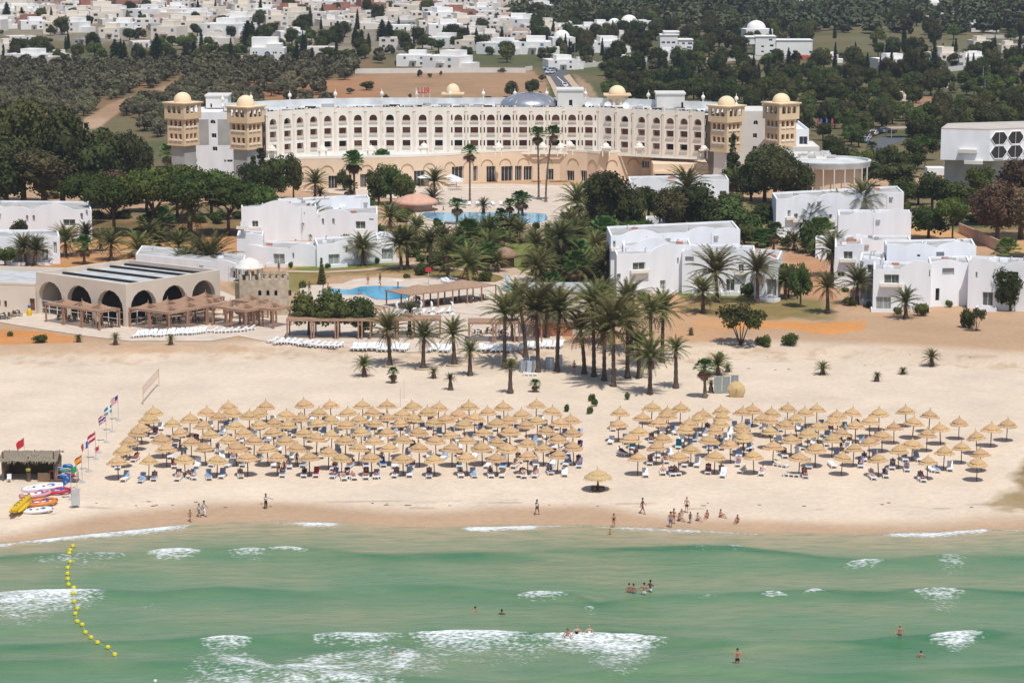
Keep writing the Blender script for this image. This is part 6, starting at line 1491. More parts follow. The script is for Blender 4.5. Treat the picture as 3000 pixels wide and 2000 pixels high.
# big shaggy palapa near the water
def palapa():
    p = rim_ground(*c(2, 2, 790, 1195), 2.2); T = thing('palm_leaf_shelter', 'big shaggy palm leaf shelter standing alone near the water', 'shelter', p, 0)
    m = MB(); n = 40; r = random.Random(2); prof = [(.05, 3.5), (.35, 3.2), (.9, 2.95), (1.35, 2.75), (1.42, 2.6), (2.0, 2.25), (2.1, 2.12), (1.6, 2.3)]
    m.lathe(prof, n, jit=.03)
    for k in range(260):
        a = r.uniform(0, 2*PI); q = 1.35 if k % 4 == 0 else 2.0; z = 2.68 if k % 4 == 0 else 2.2; d = Vector((math.cos(a), math.sin(a), 0)); s = Vector((-d.y, d.x, 0)); pp = d*q+Vector((0, 0, z)); ln = r.uniform(.3, .65)
        m.add([pp-s*.06, pp+s*.06, pp+d*ln*.55+Vector((0, 0, -ln))+s*r.uniform(-.1, .1)], [(0, 1, 2)])
    m.build('thatch', M_straw2, T)
    m = MB(); m.tube([(0, 0, -.2), (0, 0, 3)], .16, 8); m.build('post', M_pole, T)
    m = MB(); m.tube([(0, 0, 3.4), (-.1, 0, 3.75), (-.2, 0, 4.0)], [.08, .05, .02], 5); m.build('tip', M_straw2, T)
    for k in range(5):
        a = k*1.25+.3; m = MB(); m.lathe([(0, 0), (.32, .02), (.36, .25), (.3, .6), (0, .62)], 10, (0.75*math.cos(a), .6*math.sin(a), 0)); m.build('bundle', M_dwood, T)
    T.scale = (.76, .76, .74)
palapa()
# ================================================================ loungers
M_cush = mat('blue_grey_canvas', (0.25, 0.32, 0.44), .8, .12, 2, rnd=.12)
M_cream_c = mat('cream_towel', (0.66, 0.58, 0.42), .9, .1, 2)
M_navy = mat('navy_towel', (0.03, 0.05, .16), .9, .1, 2); M_teal = mat('turquoise_towel', (0.03, 0.30, .38), .9, .1, 2)
M_red = mat('red_towel', (0.40, 0.05, .05), .9, .1, 2); M_maroon = mat('maroon_towel', (0.16, 0.03, .04), .9, .1, 2); M_blue = mat('blue_towel', (0.03, 0.17, .45), .9, .1, 2)
M_black = mat('black_cloth', (0.02, 0.02, .022), .9, .1, 2); M_pinkc = mat('pink_cloth', (0.6, 0.2, .28), .9, .1, 2); M_whc = mat('white_cloth', (0.75, 0.75, .74), .9, .05, 2)
def lounger_frame():
    m = MB(); w, L0 = .34, 1.0
    for s in (-1, 1):
        m.box(s*w-.03, -1.0, .26, s*w+.03, .95, .36)
        for y in (-.92, -.3, .3, .88):      # moulded side feet, part of one shell
            m.box(s*w-.035, y-.07, 0, s*w+.035, y+.07, .262)
    for y in (-1.0, .9): m.box(-w+.03, y, .27, w-.03, y+.06, .355)
    for k in range(9): m.box(-w+.03, -.9+k*.135, .30, w-.03, -.9+k*.135+.09, .34)
    m.box(-w+.04, -.94, .02, w-.04, -.90, .26) if False else None
    return m.mesh('frame', M_wplast)
def back_mesh(el, m_):
    m = MB(); a = rad(el); d = Vector((0, math.cos(a), math.sin(a))); n = Vector((0, -math.sin(a), math.cos(a)))
    m.obox(Vector((-.33, .28, .345)), Vector((.66, 0, 0)), d*.82, n*.05); m.obox(Vector((-.30, .25, .345))+d*.45-n*.03, Vector((.05, 0, 0)), Vector((0, .25, -.3)), Vector((0, .03, .03)))
    m.obox(Vector((.25, .25, .345))+d*.45-n*.03, Vector((.05, 0, 0)), Vector((0, .25, -.3)), Vector((0, .03, .03)))
    return m.mesh('backrest', m_)
def seat_mesh(m_):
    m = MB(); m.box(-.30, -.93, .345, .30, .27, .385); return m.mesh('seat_cover', m_)
def towel_mesh(el, m_):
    m = MB(); a = rad(el); d = Vector((0, math.cos(a), math.sin(a))); n = Vector((0, -math.sin(a), math.cos(a)))
    m.obox(Vector((-.31, .28, .345))+n*.053, Vector((.62, 0, 0)), d*.83, n*.02); m.box(-.31, -.7, .388, .31, .275, .404); return m.mesh('towel', m_)
LF = lounger_frame(); LBk = {e: back_mesh(e, M_cush) for e in (28, 48, 60)}; LBw = {e: back_mesh(e, M_wplast) for e in (8, 28, 48)}
LS = seat_mesh(M_cush); LSw = seat_mesh(M_wplast); TOW = {}
def lounger(x, y, rz, style='blue', el=48, towel=None, label='white sun lounger with a blue grey back', group='sun loungers under the parasols', how='near'):
    z = hz(x, y); T = thing('sun_lounger', label, 'sun lounger', (x, y, z), rz, group, how); obj('frame', LF, T)
    if style == 'blue': obj('backrest', LBk[el], T) if random.random() < .6 else obj('backrest', LBw[min(el, 48)], T); obj('seat_cover', LS if random.random() < .2 else LSw, T)
    else: obj('backrest', LBw[el], T); obj('seat_cover', LSw, T)
    if towel is not None:
        k = (el, towel.name)
        if k not in TOW: TOW[k] = towel_mesh(el, towel)
        obj('towel', TOW[k], T)
    return T
# ================================================================ people
SKINS = [mat('skin_tan', (0.36, 0.18, 0.11), .6, .06, 6), mat('skin_fair', (0.56, 0.33, 0.23), .6, .06, 6), mat('skin_brown', (0.16, 0.075, 0.045), .6, .06, 6), mat('skin_burnt', (0.46, 0.20, 0.13), .6, .06, 6)]
HAIRS = [mat('hair_dark', (0.02, 0.014, 0.01), .6, .2, 8), mat('hair_brown', (0.09, 0.05, 0.025), .6, .2, 8), mat('hair_fair', (0.36, 0.25, 0.12), .6, .2, 8)]
def skin_mesh(name, V, E, Rr, m_, sub=1):
    me = bpy.data.meshes.new(name); me.from_pydata(V, E, []); ob = bpy.data.objects.new(name, me); col.objects.link(ob)
    ob.modifiers.new('skin', 'SKIN')
    if sub: sm = ob.modifiers.new('sub', 'SUBSURF'); sm.levels = sub; sm.render_levels = sub
    if not me.skin_vertices: 
        bm = bmesh.new(); bm.from_mesh(me); bm.verts.layers.skin.verify(); bm.to_mesh(me); bm.free()
    sv = me.skin_vertices[0].data
    for i, r in enumerate(Rr): sv[i].radius = (r, r) if not hasattr(r, '__len__') else r; sv[i].use_root = (i == 0)
    bpy.context.view_layer.update()
    ev = ob.evaluated_get(bpy.context.evaluated_depsgraph_get()); out = bpy.data.meshes.new_from_object(ev); out.name = name
    bpy.data.objects.remove(ob); out.materials.clear(); out.materials.append(m_ or SKINS[0])
    out.polygons.foreach_set('use_smooth', [True]*len(out.polygons)); return out
def body(J):
    """J: joint positions; returns vertices, edges, radii with fingers, feet and facial relief"""
    V = []; E = []; Q = []; ix = {}
    def v(n, p, r, par=None):
        V.append(tuple(p)); Q.append(r); ix[n] = len(V)-1
        if par is not None: E.append((ix[par], ix[n]))
    v('pel', J['pel'], (.155, .115)); v('wst', J['wst'], (.125, .095), 'pel'); v('chs', J['chs'], (.165, .115), 'wst'); v('nck', J['nck'], .058, 'chs')
    H = Vector(J['head']); N = Vector(J['nck']); v('jaw', N.lerp(H, .45), .072, 'nck'); v('head', H, (.085, .098), 'jaw'); v('top', H+(H-N).normalized()*.075, .065, 'head')
    F = Vector(J.get('face', (0, -1, 0))).normalized(); v('nose', H+F*.112-(H-N).normalized()*.02, .014, 'head')
    S = Vector(J.get('side', (1, 0, 0))).normalized(); v('ear1', H+S*.098, .014, 'head'); v('ear2', H-S*.098, .014, 'head')
    for s in ('L', 'R'):
        v('sh'+s, J['sh'+s], .062, 'chs'); v('el'+s, J['el'+s], .042, 'sh'+s); v('wr'+s, J['wr'+s], .027, 'el'+s)
        a = (Vector(J['wr'+s])-Vector(J['el'+s])).normalized(); b = a.cross(Vector((.3, 1, .2))).normalized(); pm = Vector(J['wr'+s])+a*.075; v('pm'+s, pm, (.036, .02), 'wr'+s)
        for k in range(4):
            q = pm+b*(k-1.5)*.02+a*.035; v('f%s%d' % (s, k), q, .009, 'pm'+s); v('g%s%d' % (s, k), q+a*(.05+.012*(k in (1, 2))), .0075, 'f%s%d' % (s, k))
        v('t'+s, Vector(J['wr'+s])+a*.045+b*.042, .010, 'wr'+s); v('u'+s, Vector(J['wr'+s])+a*.085+b*.056, .008, 't'+s)
        v('hp'+s, J['hp'+s], .098, 'pel'); v('kn'+s, J['kn'+s], .058, 'hp'+s); v('an'+s, J['an'+s], .036, 'kn'+s)
        d = (Vector(J['an'+s])-Vector(J['kn'+s])).normalized(); fd = Vector(J.get('toe', (0, -1, 0))); v('he'+s, Vector(J['an'+s])+d*.05-fd*.03, .035, 'an'+s); v('to'+s, Vector(J['an'+s])+d*.055+fd*.17, (.042, .02), 'he'+s)
    return V, E, Q
STAND = dict(pel=(0,0,.95), wst=(0,0,1.10), chs=(0,.01,1.33), nck=(0,0,1.50), head=(0,-.02,1.66), shL=(-.19,0,1.40), elL=(-.25,.02,1.13), wrL=(-.27,-.06,.90), shR=(.19,0,1.40), elR=(.26,.03,1.13), wrR=(.27,-.04,.90), hpL=(-.09,0,.88), knL=(-.11,-.02,.50), anL=(-.12,.02,.09), hpR=(.09,0,.88), knR=(.11,-.02,.50), anR=(.12,.02,.09))
WALK = dict(STAND, knL=(-.10,-.20,.52), anL=(-.10,-.26,.10), knR=(.10,.08,.50), anR=(.10,.36,.14), elL=(-.25,.12,1.14), wrL=(-.26,.10,.90), elR=(.25,-.10,1.14), wrR=(.24,-.28,.98))
REACH = dict(STAND, elR=(.38,-.18,1.20), wrR=(.62,-.26,1.12), elL=(-.30,-.16,1.16), wrL=(-.10,-.34,1.18))
HIPS = dict(STAND, elL=(-.38,.08,1.16), wrL=(-.17,-.02,1.02), elR=(.38,.08,1.16), wrR=(.17,-.02,1.02))
WADE = dict(STAND, elL=(-.38,-.05,1.20), wrL=(-.46,-.24,1.06), elR=(.38,-.05,1.20), wrR=(.46,-.22,1.08))
SIT = dict(pel=(0,0,.13), wst=(0,.04,.28), chs=(0,.02,.52), nck=(0,-.02,.68), head=(0,-.06,.84), shL=(-.19,.0,.58), elL=(-.26,-.14,.36), wrL=(-.17,-.36,.40), shR=(.19,.0,.58), elR=(.26,-.14,.36), wrR=(.17,-.36,.40), hpL=(-.10,-.04,.11), knL=(-.17,-.42,.42), anL=(-.12,-.72,.07), hpR=(.10,-.04,.11), knR=(.17,-.42,.42), anR=(.12,-.72,.07))
CROUCH = dict(SIT, pel=(0,.1,.36), wst=(0,.08,.50), chs=(0,-.08,.70), nck=(0,-.16,.85), head=(0,-.24,.98), shL=(-.19,-.1,.76), shR=(.19,-.1,.76), elL=(-.24,-.34,.52), wrL=(-.14,-.52,.28), elR=(.24,-.34,.52), wrR=(.14,-.52,.28), hpL=(-.1,.06,.34), hpR=(.1,.06,.34), knL=(-.2,-.36,.48), knR=(.2,-.36,.48), anL=(-.14,-.10,.09), anR=(.14,-.10,.09))
# lying on a lounger: feet toward -y, back raised toward +y
def lie(el):
    a = rad(el); o = Vector((0, .30, .47)); d = Vector((0, math.cos(a), math.sin(a))); q = lambda x, t, k=0: tuple(o+Vector((x, 0, 0))+d*t+Vector((0, -math.sin(a), math.cos(a)))*k)
    return dict(pel=(0,.18,.48), wst=q(0,.12,.02), chs=q(0,.36,.03), nck=q(0,.54,.02), head=q(0,.70,.05), shL=q(-.19,.43,.02), elL=q(-.30,.16,.0), wrL=(-.22,.10,.52), shR=q(.19,.43,.02), elR=q(.30,.16,.0), wrR=(.22,.10,.52), hpL=(-.09,.12,.48), knL=(-.11,-.32,.56), anL=(-.11,-.74,.47), hpR=(.09,.12,.48), knR=(.11,-.32,.50), anR=(.11,-.76,.45), face=(0,-math.sin(a),math.cos(a)), toe=(0,-.3,1))
POSES = dict(stand=STAND, walk=WALK, reach=REACH, hips=HIPS, wade=WADE, sit=SIT, crouch=CROUCH, lie=lie(48), lieflat=lie(8), lielow=lie(28))
BODY = {}; HAIR = {}; WEAR = {}
def pose_body(pz, mi):
    k = (pz, mi)
    if k not in BODY:
        base = (pz, -1)
        if base not in BODY: BODY[base] = skin_mesh('body', *body(POSES[pz]), None, 1)
        me = BODY[base].copy(); me.materials.clear(); me.materials.append(SKINS[mi]); BODY[k] = me
    return BODY[k]
def pose_hair(pz, hi, long):
    k = (pz, hi, long)
    if k not in HAIR:
        J = POSES[pz]; H = Vector(J['head']); N = Vector(J['nck']); u = (H-N).normalized(); F = Vector(J.get('face', (0, -1, 0))).normalized(); S = u.cross(F); m = MB()
        vs = []; fs = []; n = 12
        for i in range(6):
            t = i/5*PI*.62
            for j in range(n):
                a = 2*PI*j/n; d = u*math.cos(t)+(S*math.cos(a)-F*math.sin(a)*1.08)*math.sin(t)
                lift = .03*max(0, -math.sin(a))*(i >= 4)
                vs.append(H+u*(.035+lift*1.8)+d*.112-F*.012)
        for i in range(5):
            for j in range(n): j2 = (j+1) % n; fs.append((i*n+j, i*n+j2, (i+1)*n+j2, (i+1)*n+j))
        m.add(vs, fs)
        if long: m.tube([H-F*.09+u*.02, H-F*.12-u*.1, H-F*.10-u*.22], [.07, .06, .03], 7)
        HAIR[k] = m.mesh('hair', HAIRS[hi], True)
    return HAIR[k]
def pose_wear(pz, kind, m_):
    k = (pz, kind, m_.name)
    if k not in WEAR:
        J = {q: Vector(v) for q, v in POSES[pz].items()}
        P_ = []; E = []; Q = []
        def v(p, r, par=None):
            P_.append(tuple(p)); Q.append(r)
            if par is not None: E.append((par, len(P_)-1))
            return len(P_)-1
        if kind in ('shorts', 'trunks', 'trousers'):
            t = dict(shorts=.62, trunks=.30, trousers=1.0)[kind]
            p = v(J['pel'], (.168, .128)); v(J['pel'].lerp(J['wst'], .5), (.15, .115), p)
            for s in ('L', 'R'):
                a = v(J['hp'+s].lerp(J['kn'+s], .08), .108, p); b = v(J['hp'+s].lerp(J['kn'+s], t), .082, a)
                if kind == 'trousers': v(J['kn'+s].lerp(J['an'+s], .85), .06, b)
        if kind in ('shirt', 'swimsuit', 'dress'):
            p = v(J['pel'], (.168, .128)); w = v(J['wst'], (.142, .112), p); c_ = v(J['chs'].lerp(J['wst'], .1), (.180, .130), w)
            if kind == 'shirt':
                for s in ('L', 'R'): a = v(J['sh'+s].lerp(J['chs'], .15), .078, c_); v(J['sh'+s].lerp(J['el'+s], .6), .062, a)
            if kind in ('swimsuit', 'dress'):
                for s in ('L', 'R'): v(J['hp'+s].lerp(J['kn'+s], .10 if kind == 'swimsuit' else .5), .105, p)
        WEAR[k] = skin_mesh('clothing', P_, E, Q, m_, 1)
    return WEAR[k]
WN = {'shorts': 'shorts', 'trunks': 'swim_trunks', 'trousers': 'trousers', 'shirt': 'shirt', 'swimsuit': 'swimsuit', 'dress': 'dress'}
def person(x, y, z, rz, pz, skin, hair, wear, label, sc=1.0, long=False, group=None, how='near'):
    T = thing('person', label, 'person', (x, y, z), rz, group, how); T.scale = (sc, sc, sc)
    obj('body', pose_body(pz, skin), T); obj('hair', pose_hair(pz, hair, long), T)
    for kd, m_ in wear: obj(WN[kd], pose_wear(pz, kd, m_), T)
    return T
# ---- fill the loungers: two per parasol in the occupied part of the beach
rr = random.Random(21); LOUN = []
def free(x, y, d=.9): return all((x-a)**2+(y-b)**2 > d*d for a, b in LOUN)
towels = [M_navy, M_teal, M_red, M_maroon, M_blue, M_cream_c, M_whc, M_cush, M_cush]
WL = [[('trunks', M_black)], [('shorts', M_blue)], [('swimsuit', M_black)], [('trunks', M_red)], [('swimsuit', M_maroon)], [('shorts', M_navy)], [('swimsuit', M_pinkc)], [('shirt', M_whc), ('shorts', M_navy)]]
WT = ['black swim trunks', 'blue shorts', 'a black swimsuit', 'red trunks', 'a maroon swimsuit', 'navy shorts', 'a pink swimsuit', 'a white shirt and navy shorts']
npl = 0
for p, cl in sorted(PAR, key=lambda t: t[0].y):
    px, py = proj(p.x, p.y, p.z)
    if cl == 'right' and (px > 2780 or (px > 2560 and py < 1330) or (py < 1245)): continue
    if cl == 'left' and py < 1215 and rr.random() < .75: continue
    near = py > 1345
    for s in (-1, 1):
        if rr.random() < (.24 if cl == 'left' else .4): continue
        x = p.x+s*rr.uniform(.62, .98); y = p.y-rr.uniform(-.3, .9); a = rr.uniform(-.22, .22)-.05
        if not free(x, y): continue
        LOUN.append((x, y)); el = rr.choice([28, 48, 48, 60]); occ = rr.random() < (.6 if near else .22)
        if occ: el = rr.choice([28, 48])
        tw = rr.choice(towels) if (occ and rr.random() < .7 or rr.random() < .05) else None
        lounger(x, y, a, 'blue', el, tw)
        if occ:
            k = rr.randrange(len(WL)); npl += 1; lg = rr.random() < .5
            person(x, y, hz(x, y), a, 'lie' if el == 48 else 'lielow', rr.choice([0, 1, 0, 3, 2]), rr.choice([0, 0, 1, 2]), WL[k], 'person in %s resting on a lounger' % WT[k], rr.uniform(.93, 1.02), lg, 'people resting on loungers')
# sunbathers out in front of the first row (photo pixels)
def lg(px, py, rz=0, style='white', el=8, towel=None, who=None, skin=1, hair=0, label=None):
    q = G(px, py); LOUN.append((q.x, q.y)); lounger(q.x, q.y, rz, style, el, towel, label or 'white lounger pulled out into the sun')
    if who is not None:
        person(q.x, q.y, q.z, rz, {8: 'lieflat', 28: 'lielow', 48: 'lie'}[el], skin, hair, WL[who], 'person in %s lying in full sun' % WT[who], .98, who in (2, 4, 6), 'people lying in the sun')
Q1 = lambda x, y: c(2, 0, x, y); Q2 = lambda x, y: c(2, 1, x, y); Q3 = lambda x, y: c(2, 2, x, y); Q4 = lambda x, y: c(2, 3, x, y)
for (qx, rz, el, tw, who, sk, hr) in [(Q1(1640,1270),-.1,28,M_cream_c,3,1,0),(Q1(1760,1260),.5,28,M_cream_c,2,3,1),(Q2(805,1265),.15,8,M_cream_c,3,1,0),(Q2(895,1260),.2,8,M_cream_c,6,3,2),(Q2(1010,1255),.05,8,M_cream_c,2,1,0),(Q2(1100,1250),.0,8,M_cream_c,3,3,1),(Q2(2265,1240),-.1,28,M_cream_c,None,0,0),
    (Q3(110,1245),.0,28,M_cream_c,0,1,0),(Q3(220,1240),-.2,8,M_cream_c,6,1,1),(Q3(1385,1215),-.05,28,M_cream_c,3,1,2),(Q3(1510,1220),.2,28,M_cream_c,6,1,0),(Q3(1940,1240),-.2,48,None,None,0,0),(Q3(2110,1200),-.35,48,M_cream_c,None,0,0),(Q4(220,1240),1.2,8,M_cream_c,None,0,0),(Q4(120,1150),.9,28,M_cream_c,None,0,0),(Q4(1420,1280),.0,8,M_maroon,0,1,0),(Q4(590,1150),.15,8,None,None,0,0),(Q4(1500,1190),.2,28,None,None,0,0),(Q3(1410,1110),.1,8,M_cream_c,2,3,1),(Q3(620,1130),.1,48,M_maroon,5,2,0),(Q3(520,1120),.1,48,M_navy,None,0,0),(Q3(1020,1040),.5,28,M_whc,4,2,0)]:
    lg(qx[0], qx[1], rz, 'blue' if tw is M_navy else 'white', el, tw, who, sk, hr)
# white loungers of the pool terrace
def row(x0, y0, x1, y1, n, rz, el, label='plain white plastic lounger on the terrace'):
    for k in range(n):
        t = (k+.5)/n; q = G(x0+(x1-x0)*t, y0+(y1-y0)*t+rr.uniform(-2, 2)); z = hz(q.x, q.y)
        T = lounger(q.x, q.y, rz+rr.uniform(-.12, .12), 'white', el, None, label, 'white loungers on the pool terraces'); T.location.z = z+.09; LOUN.append((q.x, q.y))
row(392, 990, 600, 978, 16, -.5, 48); row(610, 976, 740, 970, 6, -1.1, 28); row(790, 1004, 1000, 1020, 12, -.9, 28); row(1030, 1024, 1195, 1028, 12, -.45, 48); row(1255, 1028, 1320, 1030, 4, -.3, 48); row(1400, 1028, 1500, 1030, 7, -.3, 48); row(1515, 1024, 1650, 1018, 8, -.3, 48)
row(1340, 602, 1480, 604, 6, .1, 28); row(1300, 832, 1335, 822, 3, .8, 28); row(1170, 920, 1330, 918, 6, -.4, 28, 'white lounger among white statues by the pool')
# stacked white loungers under the palms
def stack(px, py, n, m_):
    q = G(px, py); T = thing('stacked_loungers', 'stack of white and grey plastic loungers under the palms', 'lounger stack', q, rr.uniform(-.3, .3), 'lounger stacks under the palms', 'near')
    for k in range(n): m = MB(); m.obox(Vector((-.34, -.5+k*.16, 0)), Vector((.68, 0, 0)), Vector((0, .09, 0)), Vector((0, -.35, 1.7))); m.build('lounger', m_, T)
for x, y in ((1530,1088),(1548,1090),(1566,1088),(1542,1078),(1560,1076),(1605,1080),(1616,1080),(1640,1072)): stack(x, y, 6, M_wplast if int(x) % 3 else mat('pale_blue_plastic', (0.5, .56, .62), .5))
q = G(1555, 1100); lounger(q.x, q.y, 1.5, 'white', 8, None, 'flat white lounger in front of the stacks under the palms', None, None)
# ---- named figures by the water (photo pixels of the feet)
def fig(px, py, rz, pz, sk, hr, wear, label, sc=1.0, long=False, sink=0.0):
    z0 = 0.0
    q = G(px, py)
    if sink: q = R(px, py, 0.0); q.z = seaz(q.x, q.y)
    return person(q.x, q.y, q.z-sink, rz, pz, sk, hr, wear, label, sc, long, None, None)
fig(557, 1528, .8, 'walk', 0, 0, [('trunks', M_black)], 'child walking into the water left of the two people in white', .78)
fig(583, 1514, 1.2, 'walk', 2, 0, [('shirt', M_whc), ('shorts', M_blue)], 'smaller of two people in white shirts walking on wet sand', .88)
fig(598, 1512, 1.2, 'walk', 2, 0, [('shirt', M_whc), ('trousers', M_whc)], 'taller person in white clothes walking on wet sand', 1.02)
fig(779, 1490, .6, 'reach', 2, 1, [('shirt', M_whc), ('trousers', M_black)], 'person in white shirt and black trousers carrying things over the sand', 1.0)
fig(1573, 1508, 2.6, 'walk', 2, 0, [('shirt', M_whc), ('shorts', M_maroon)], 'person in white shirt walking along the shore in the middle', 1.0)
fig(1882, 1505, 1.2, 'walk', 2, 0, [('shorts', M_red)], 'dark skinned person in red shorts striding along the sand', 1.04)
fig(2012, 1502, -.3, 'stand', 1, 2, [('shorts', M_black)], 'tall fair person in black shorts standing among seated bathers', 1.04)
fig(1995, 1510, .4, 'crouch', 1, 1, [('dress', M_pinkc)], 'child in pink dress bending beside the tall person', .8)
fig(1964, 1545, 3.0, 'stand', 0, 0, [('shorts', M_blue)], 'person in blue and white shorts with back to the camera at the foam', 1.02)
fig(1974, 1534, 2.9, 'stand', 3, 0, [('trunks', M_maroon)], 'tanned person standing close beside the one in blue shorts', .98, True)
fig(2022, 1532, .5, 'stand', 2, 0, [('swimsuit', M_navy)], 'child in dark swimsuit standing at the foam edge', .74)
for x, y, rz, sk, w, lb in ((2043,1524,.7,1,('trunks', M_blue),'seated person with legs stretched, left of three seated on wet sand'), (2072,1516,-.4,3,('trunks', M_red),'seated child in red trunks, middle of those on wet sand'), (2110,1514,.9,3,('swimsuit', M_red),'person in red swimsuit sitting on the wet sand'), (2161,1530,-.5,0,('swimsuit', M_maroon),'person in maroon swimsuit sitting rightmost on the wet sand'), (1988,1525,1.0,0,('trunks', M_black),'person crouched low behind the standing bathers')): fig(x, y, rz, 'sit', sk, 0, [w], lb, .95)
fig(1798, 1546, .3, 'stand', 3, 0, [('swimsuit', M_black)], 'slim person in dark swimsuit standing at the water edge', .92, True)
fig(1787, 1566, .3, 'wade', 3, 0, [('trunks', M_black)], 'small child waist deep just off the shore', .66, False, .55)
fig(1843, 1738, 3.3, 'hips', 0, 1, [('trunks', M_red)], 'leftmost of four bathers standing together in the sea, red trunks', 1.0, False, .82)
fig(1856, 1742, 2.9, 'stand', 0, 0, [('shorts', M_blue)], 'second of four bathers standing in the sea, blue shorts', .97, False, .72)
fig(1887, 1748, 3.0, 'reach', 3, 0, [('shorts', M_whc)], 'third of four bathers standing in the sea, white shorts, back turned', 1.05, False, .6)
fig(1905, 1738, 2.4, 'reach', 2, 0, [('shorts', M_whc)], 'rightmost of four bathers standing in the sea, white shorts', 1.05, False, .6)
fig(2160, 1952, .1, 'reach', 3, 0, [('shorts', M_black)], 'broad person in black shorts standing knee deep at the lower right', 1.08, False, .5)
fig(2636, 1866, .1, 'wade', 3, 2, [('shorts', M_maroon)], 'fair haired person in maroon shorts wading on the right', 1.05, False, .85)
fig(2698, 1926, 3.1, 'wade', 3, 0, [('trunks', M_black)], 'small bather with dark hair, chest deep at the lower right', .9, False, .95)
fig(1663, 1874, -.5, 'wade', 3, 1, [('swimsuit', M_pinkc)], 'leftmost of three bathers just behind the long breaking wave', 1.0, True, 1.05)
fig(1690, 1870, .2, 'wade', 1, 2, [('swimsuit', M_black)], 'middle of three bathers behind the breaking wave, pale cap', 1.0, False, .98)
fig(1726, 1868, .1, 'wade', 1, 2, [('swimsuit', M_whc)], 'rightmost of three bathers behind the breaking wave, very fair', 1.0, False, 1.02)
fig(1392, 1790, .8, 'wade', 3, 0, [('trunks', M_black)], 'bather up to the shoulders in calm green water, left of two', 1.0, False, 1.32)
fig(1470, 1800, 3.0, 'wade', 2, 0, [('trunks', M_black)], 'bather with dark hair up to the shoulders, right of two', 1.0, False, 1.25)
fig(1152, 1916, 1.6, 'wade', 3, 2, [('trunks', M_red)], 'swimmer almost hidden in the foam at the bottom', 1.0, False, 1.42)
fig(1682, 1092, .2, 'stand', 3, 0, [('trunks', M_black)], 'person in black trunks standing by the palm clump', 1.0)
for (qx, rz, pz, sk, w, lb) in [(Q2(212,1220),.2,'stand',3,('trunks', M_maroon),'tanned person standing by a front row lounger, left of two'), (Q2(262,1215),-.2,'stand',3,('swimsuit', M_red),'tanned person standing by a front row lounger, right of two'), (Q2(375,1140),.1,'stand',0,('trunks', M_black),'slim person standing among loungers in the left block'), (Q2(1157,1125),.1,'stand',3,('shorts', M_maroon),'person in maroon shorts standing under a parasol'), (Q1(1650,975),1.6,'sit',2,('shirt', M_whc),'person in white shirt sitting at a lounger, left block'), (Q4(672,1010),.4,'stand',2,('dress', M_black),'person in dark dress standing in the right block'), (Q4(430,930),.4,'reach',2,('shirt', M_navy),'person bending over a lounger in the right block'), (Q3(1570,1130),.7,'sit',1,('swimsuit', M_pinkc),'person in pink swimsuit sitting up in the right block'), (Q2(1460,1000),1.5,'sit',2,('shirt', M_maroon),'person in maroon shirt sitting up in the left block'), (Q2(2300,960),1.5,'sit',2,('shirt', M_navy),'person in navy shirt sitting up at the right of the left block')]:
    fig(qx[0], qx[1], rz, pz, sk, 0, [w], lb, 1.0)
# ================================================================ beach furniture on the left
def flagpole(px, py, ytop, kind, side=-1, w=1.5):
    q = G(px, py); h = Zat(ytop, q.y)-q.z; NM = dict(us='red and white striped flag with dark blue corner', no='red flag with dark blue and white cross', se='teal flag with pale cross', at='red flag with a white middle band', fr='blue, white and orange red flag', es='red and yellow striped flag', eu='dark blue flag with a ring of yellow dots', it='green flag hanging down', red='plain small red flag', redb='plain red flag on a pole above the thatched hut')
    T = thing('flagpole', 'thin pole with '+NM[kind] if kind != 'redb' else NM[kind], 'flag', q); m = MB(); m.tube([(0, 0, -.3), (0, 0, h)], .035, 6); m.lathe([(.4, 0), (.4, .06), (.05, .1)], 12); m.build('pole', M_metal, T)
    fh = w*.66; N, K = 12, 8; cols = []
    C_ = dict(w=(.8, .8, .8), r=(.55, .03, .05), b=(.03, .05, .22), t=(.02, .22, .30), y=(.75, .45, .03), g=(.03, .35, .12), B=(.03, .12, .45), o=(.6, .12, .05))
    f = MB(); vs = []; mi = []
    mats = {k: mat('flag_'+k, v, .8, .04, 2) for k, v in C_.items()}; order = list(mats)
    for j in range(K+1):
        for i in range(N+1):
            u, v = i/N, j/K; x = side*(u*w*.62+.05*math.sin(v*5+u*4)*u); z = h-.05-fh*(1-v)-u**1.25*w*.52-.05*math.sin(u*6); y = .16*math.sin(u*7+v*2.5)*u
            vs.append((x, y, z))
    fs = [(j*(N+1)+i, j*(N+1)+i+1, (j+1)*(N+1)+i+1, (j+1)*(N+1)+i) for j in range(K) for i in range(N)]
    f.add(vs, fs); f.mi = []
    for j in range(K):
        for i in range(N):
            u, v = (i+.5)/N, (j+.5)/K
            k = 'r'
            if kind == 'us': k = 'b' if (u < .4 and v > .45) else ('r' if j % 2 else 'w')
            elif kind == 'no': k = 'b' if (abs(u-.38) < .06 or abs(v-.5) < .08) else ('w' if (abs(u-.38) < .14 or abs(v-.5) < .2) else 'r')
            elif kind == 'se': k = 'w' if (abs(u-.38) < .09 or abs(v-.5) < .13) else 't'
            elif kind == 'at': k = 'w' if abs(v-.5) < .17 else 'r'
            elif kind == 'fr': k = 'B' if u < .34 else ('w' if u < .67 else 'o')
            elif kind == 'es': k = 'y' if abs(v-.5) < .25 else 'r'
            elif kind == 'eu': k = 'y' if abs(math.hypot((u-.5)*1.5, v-.5)-.27) < .05 and (i+j) % 2 else 'B'
            elif kind == 'it': k = 'g'
            f.mi.append(order.index(k))
    f.build('flag', list(mats.values()), T)
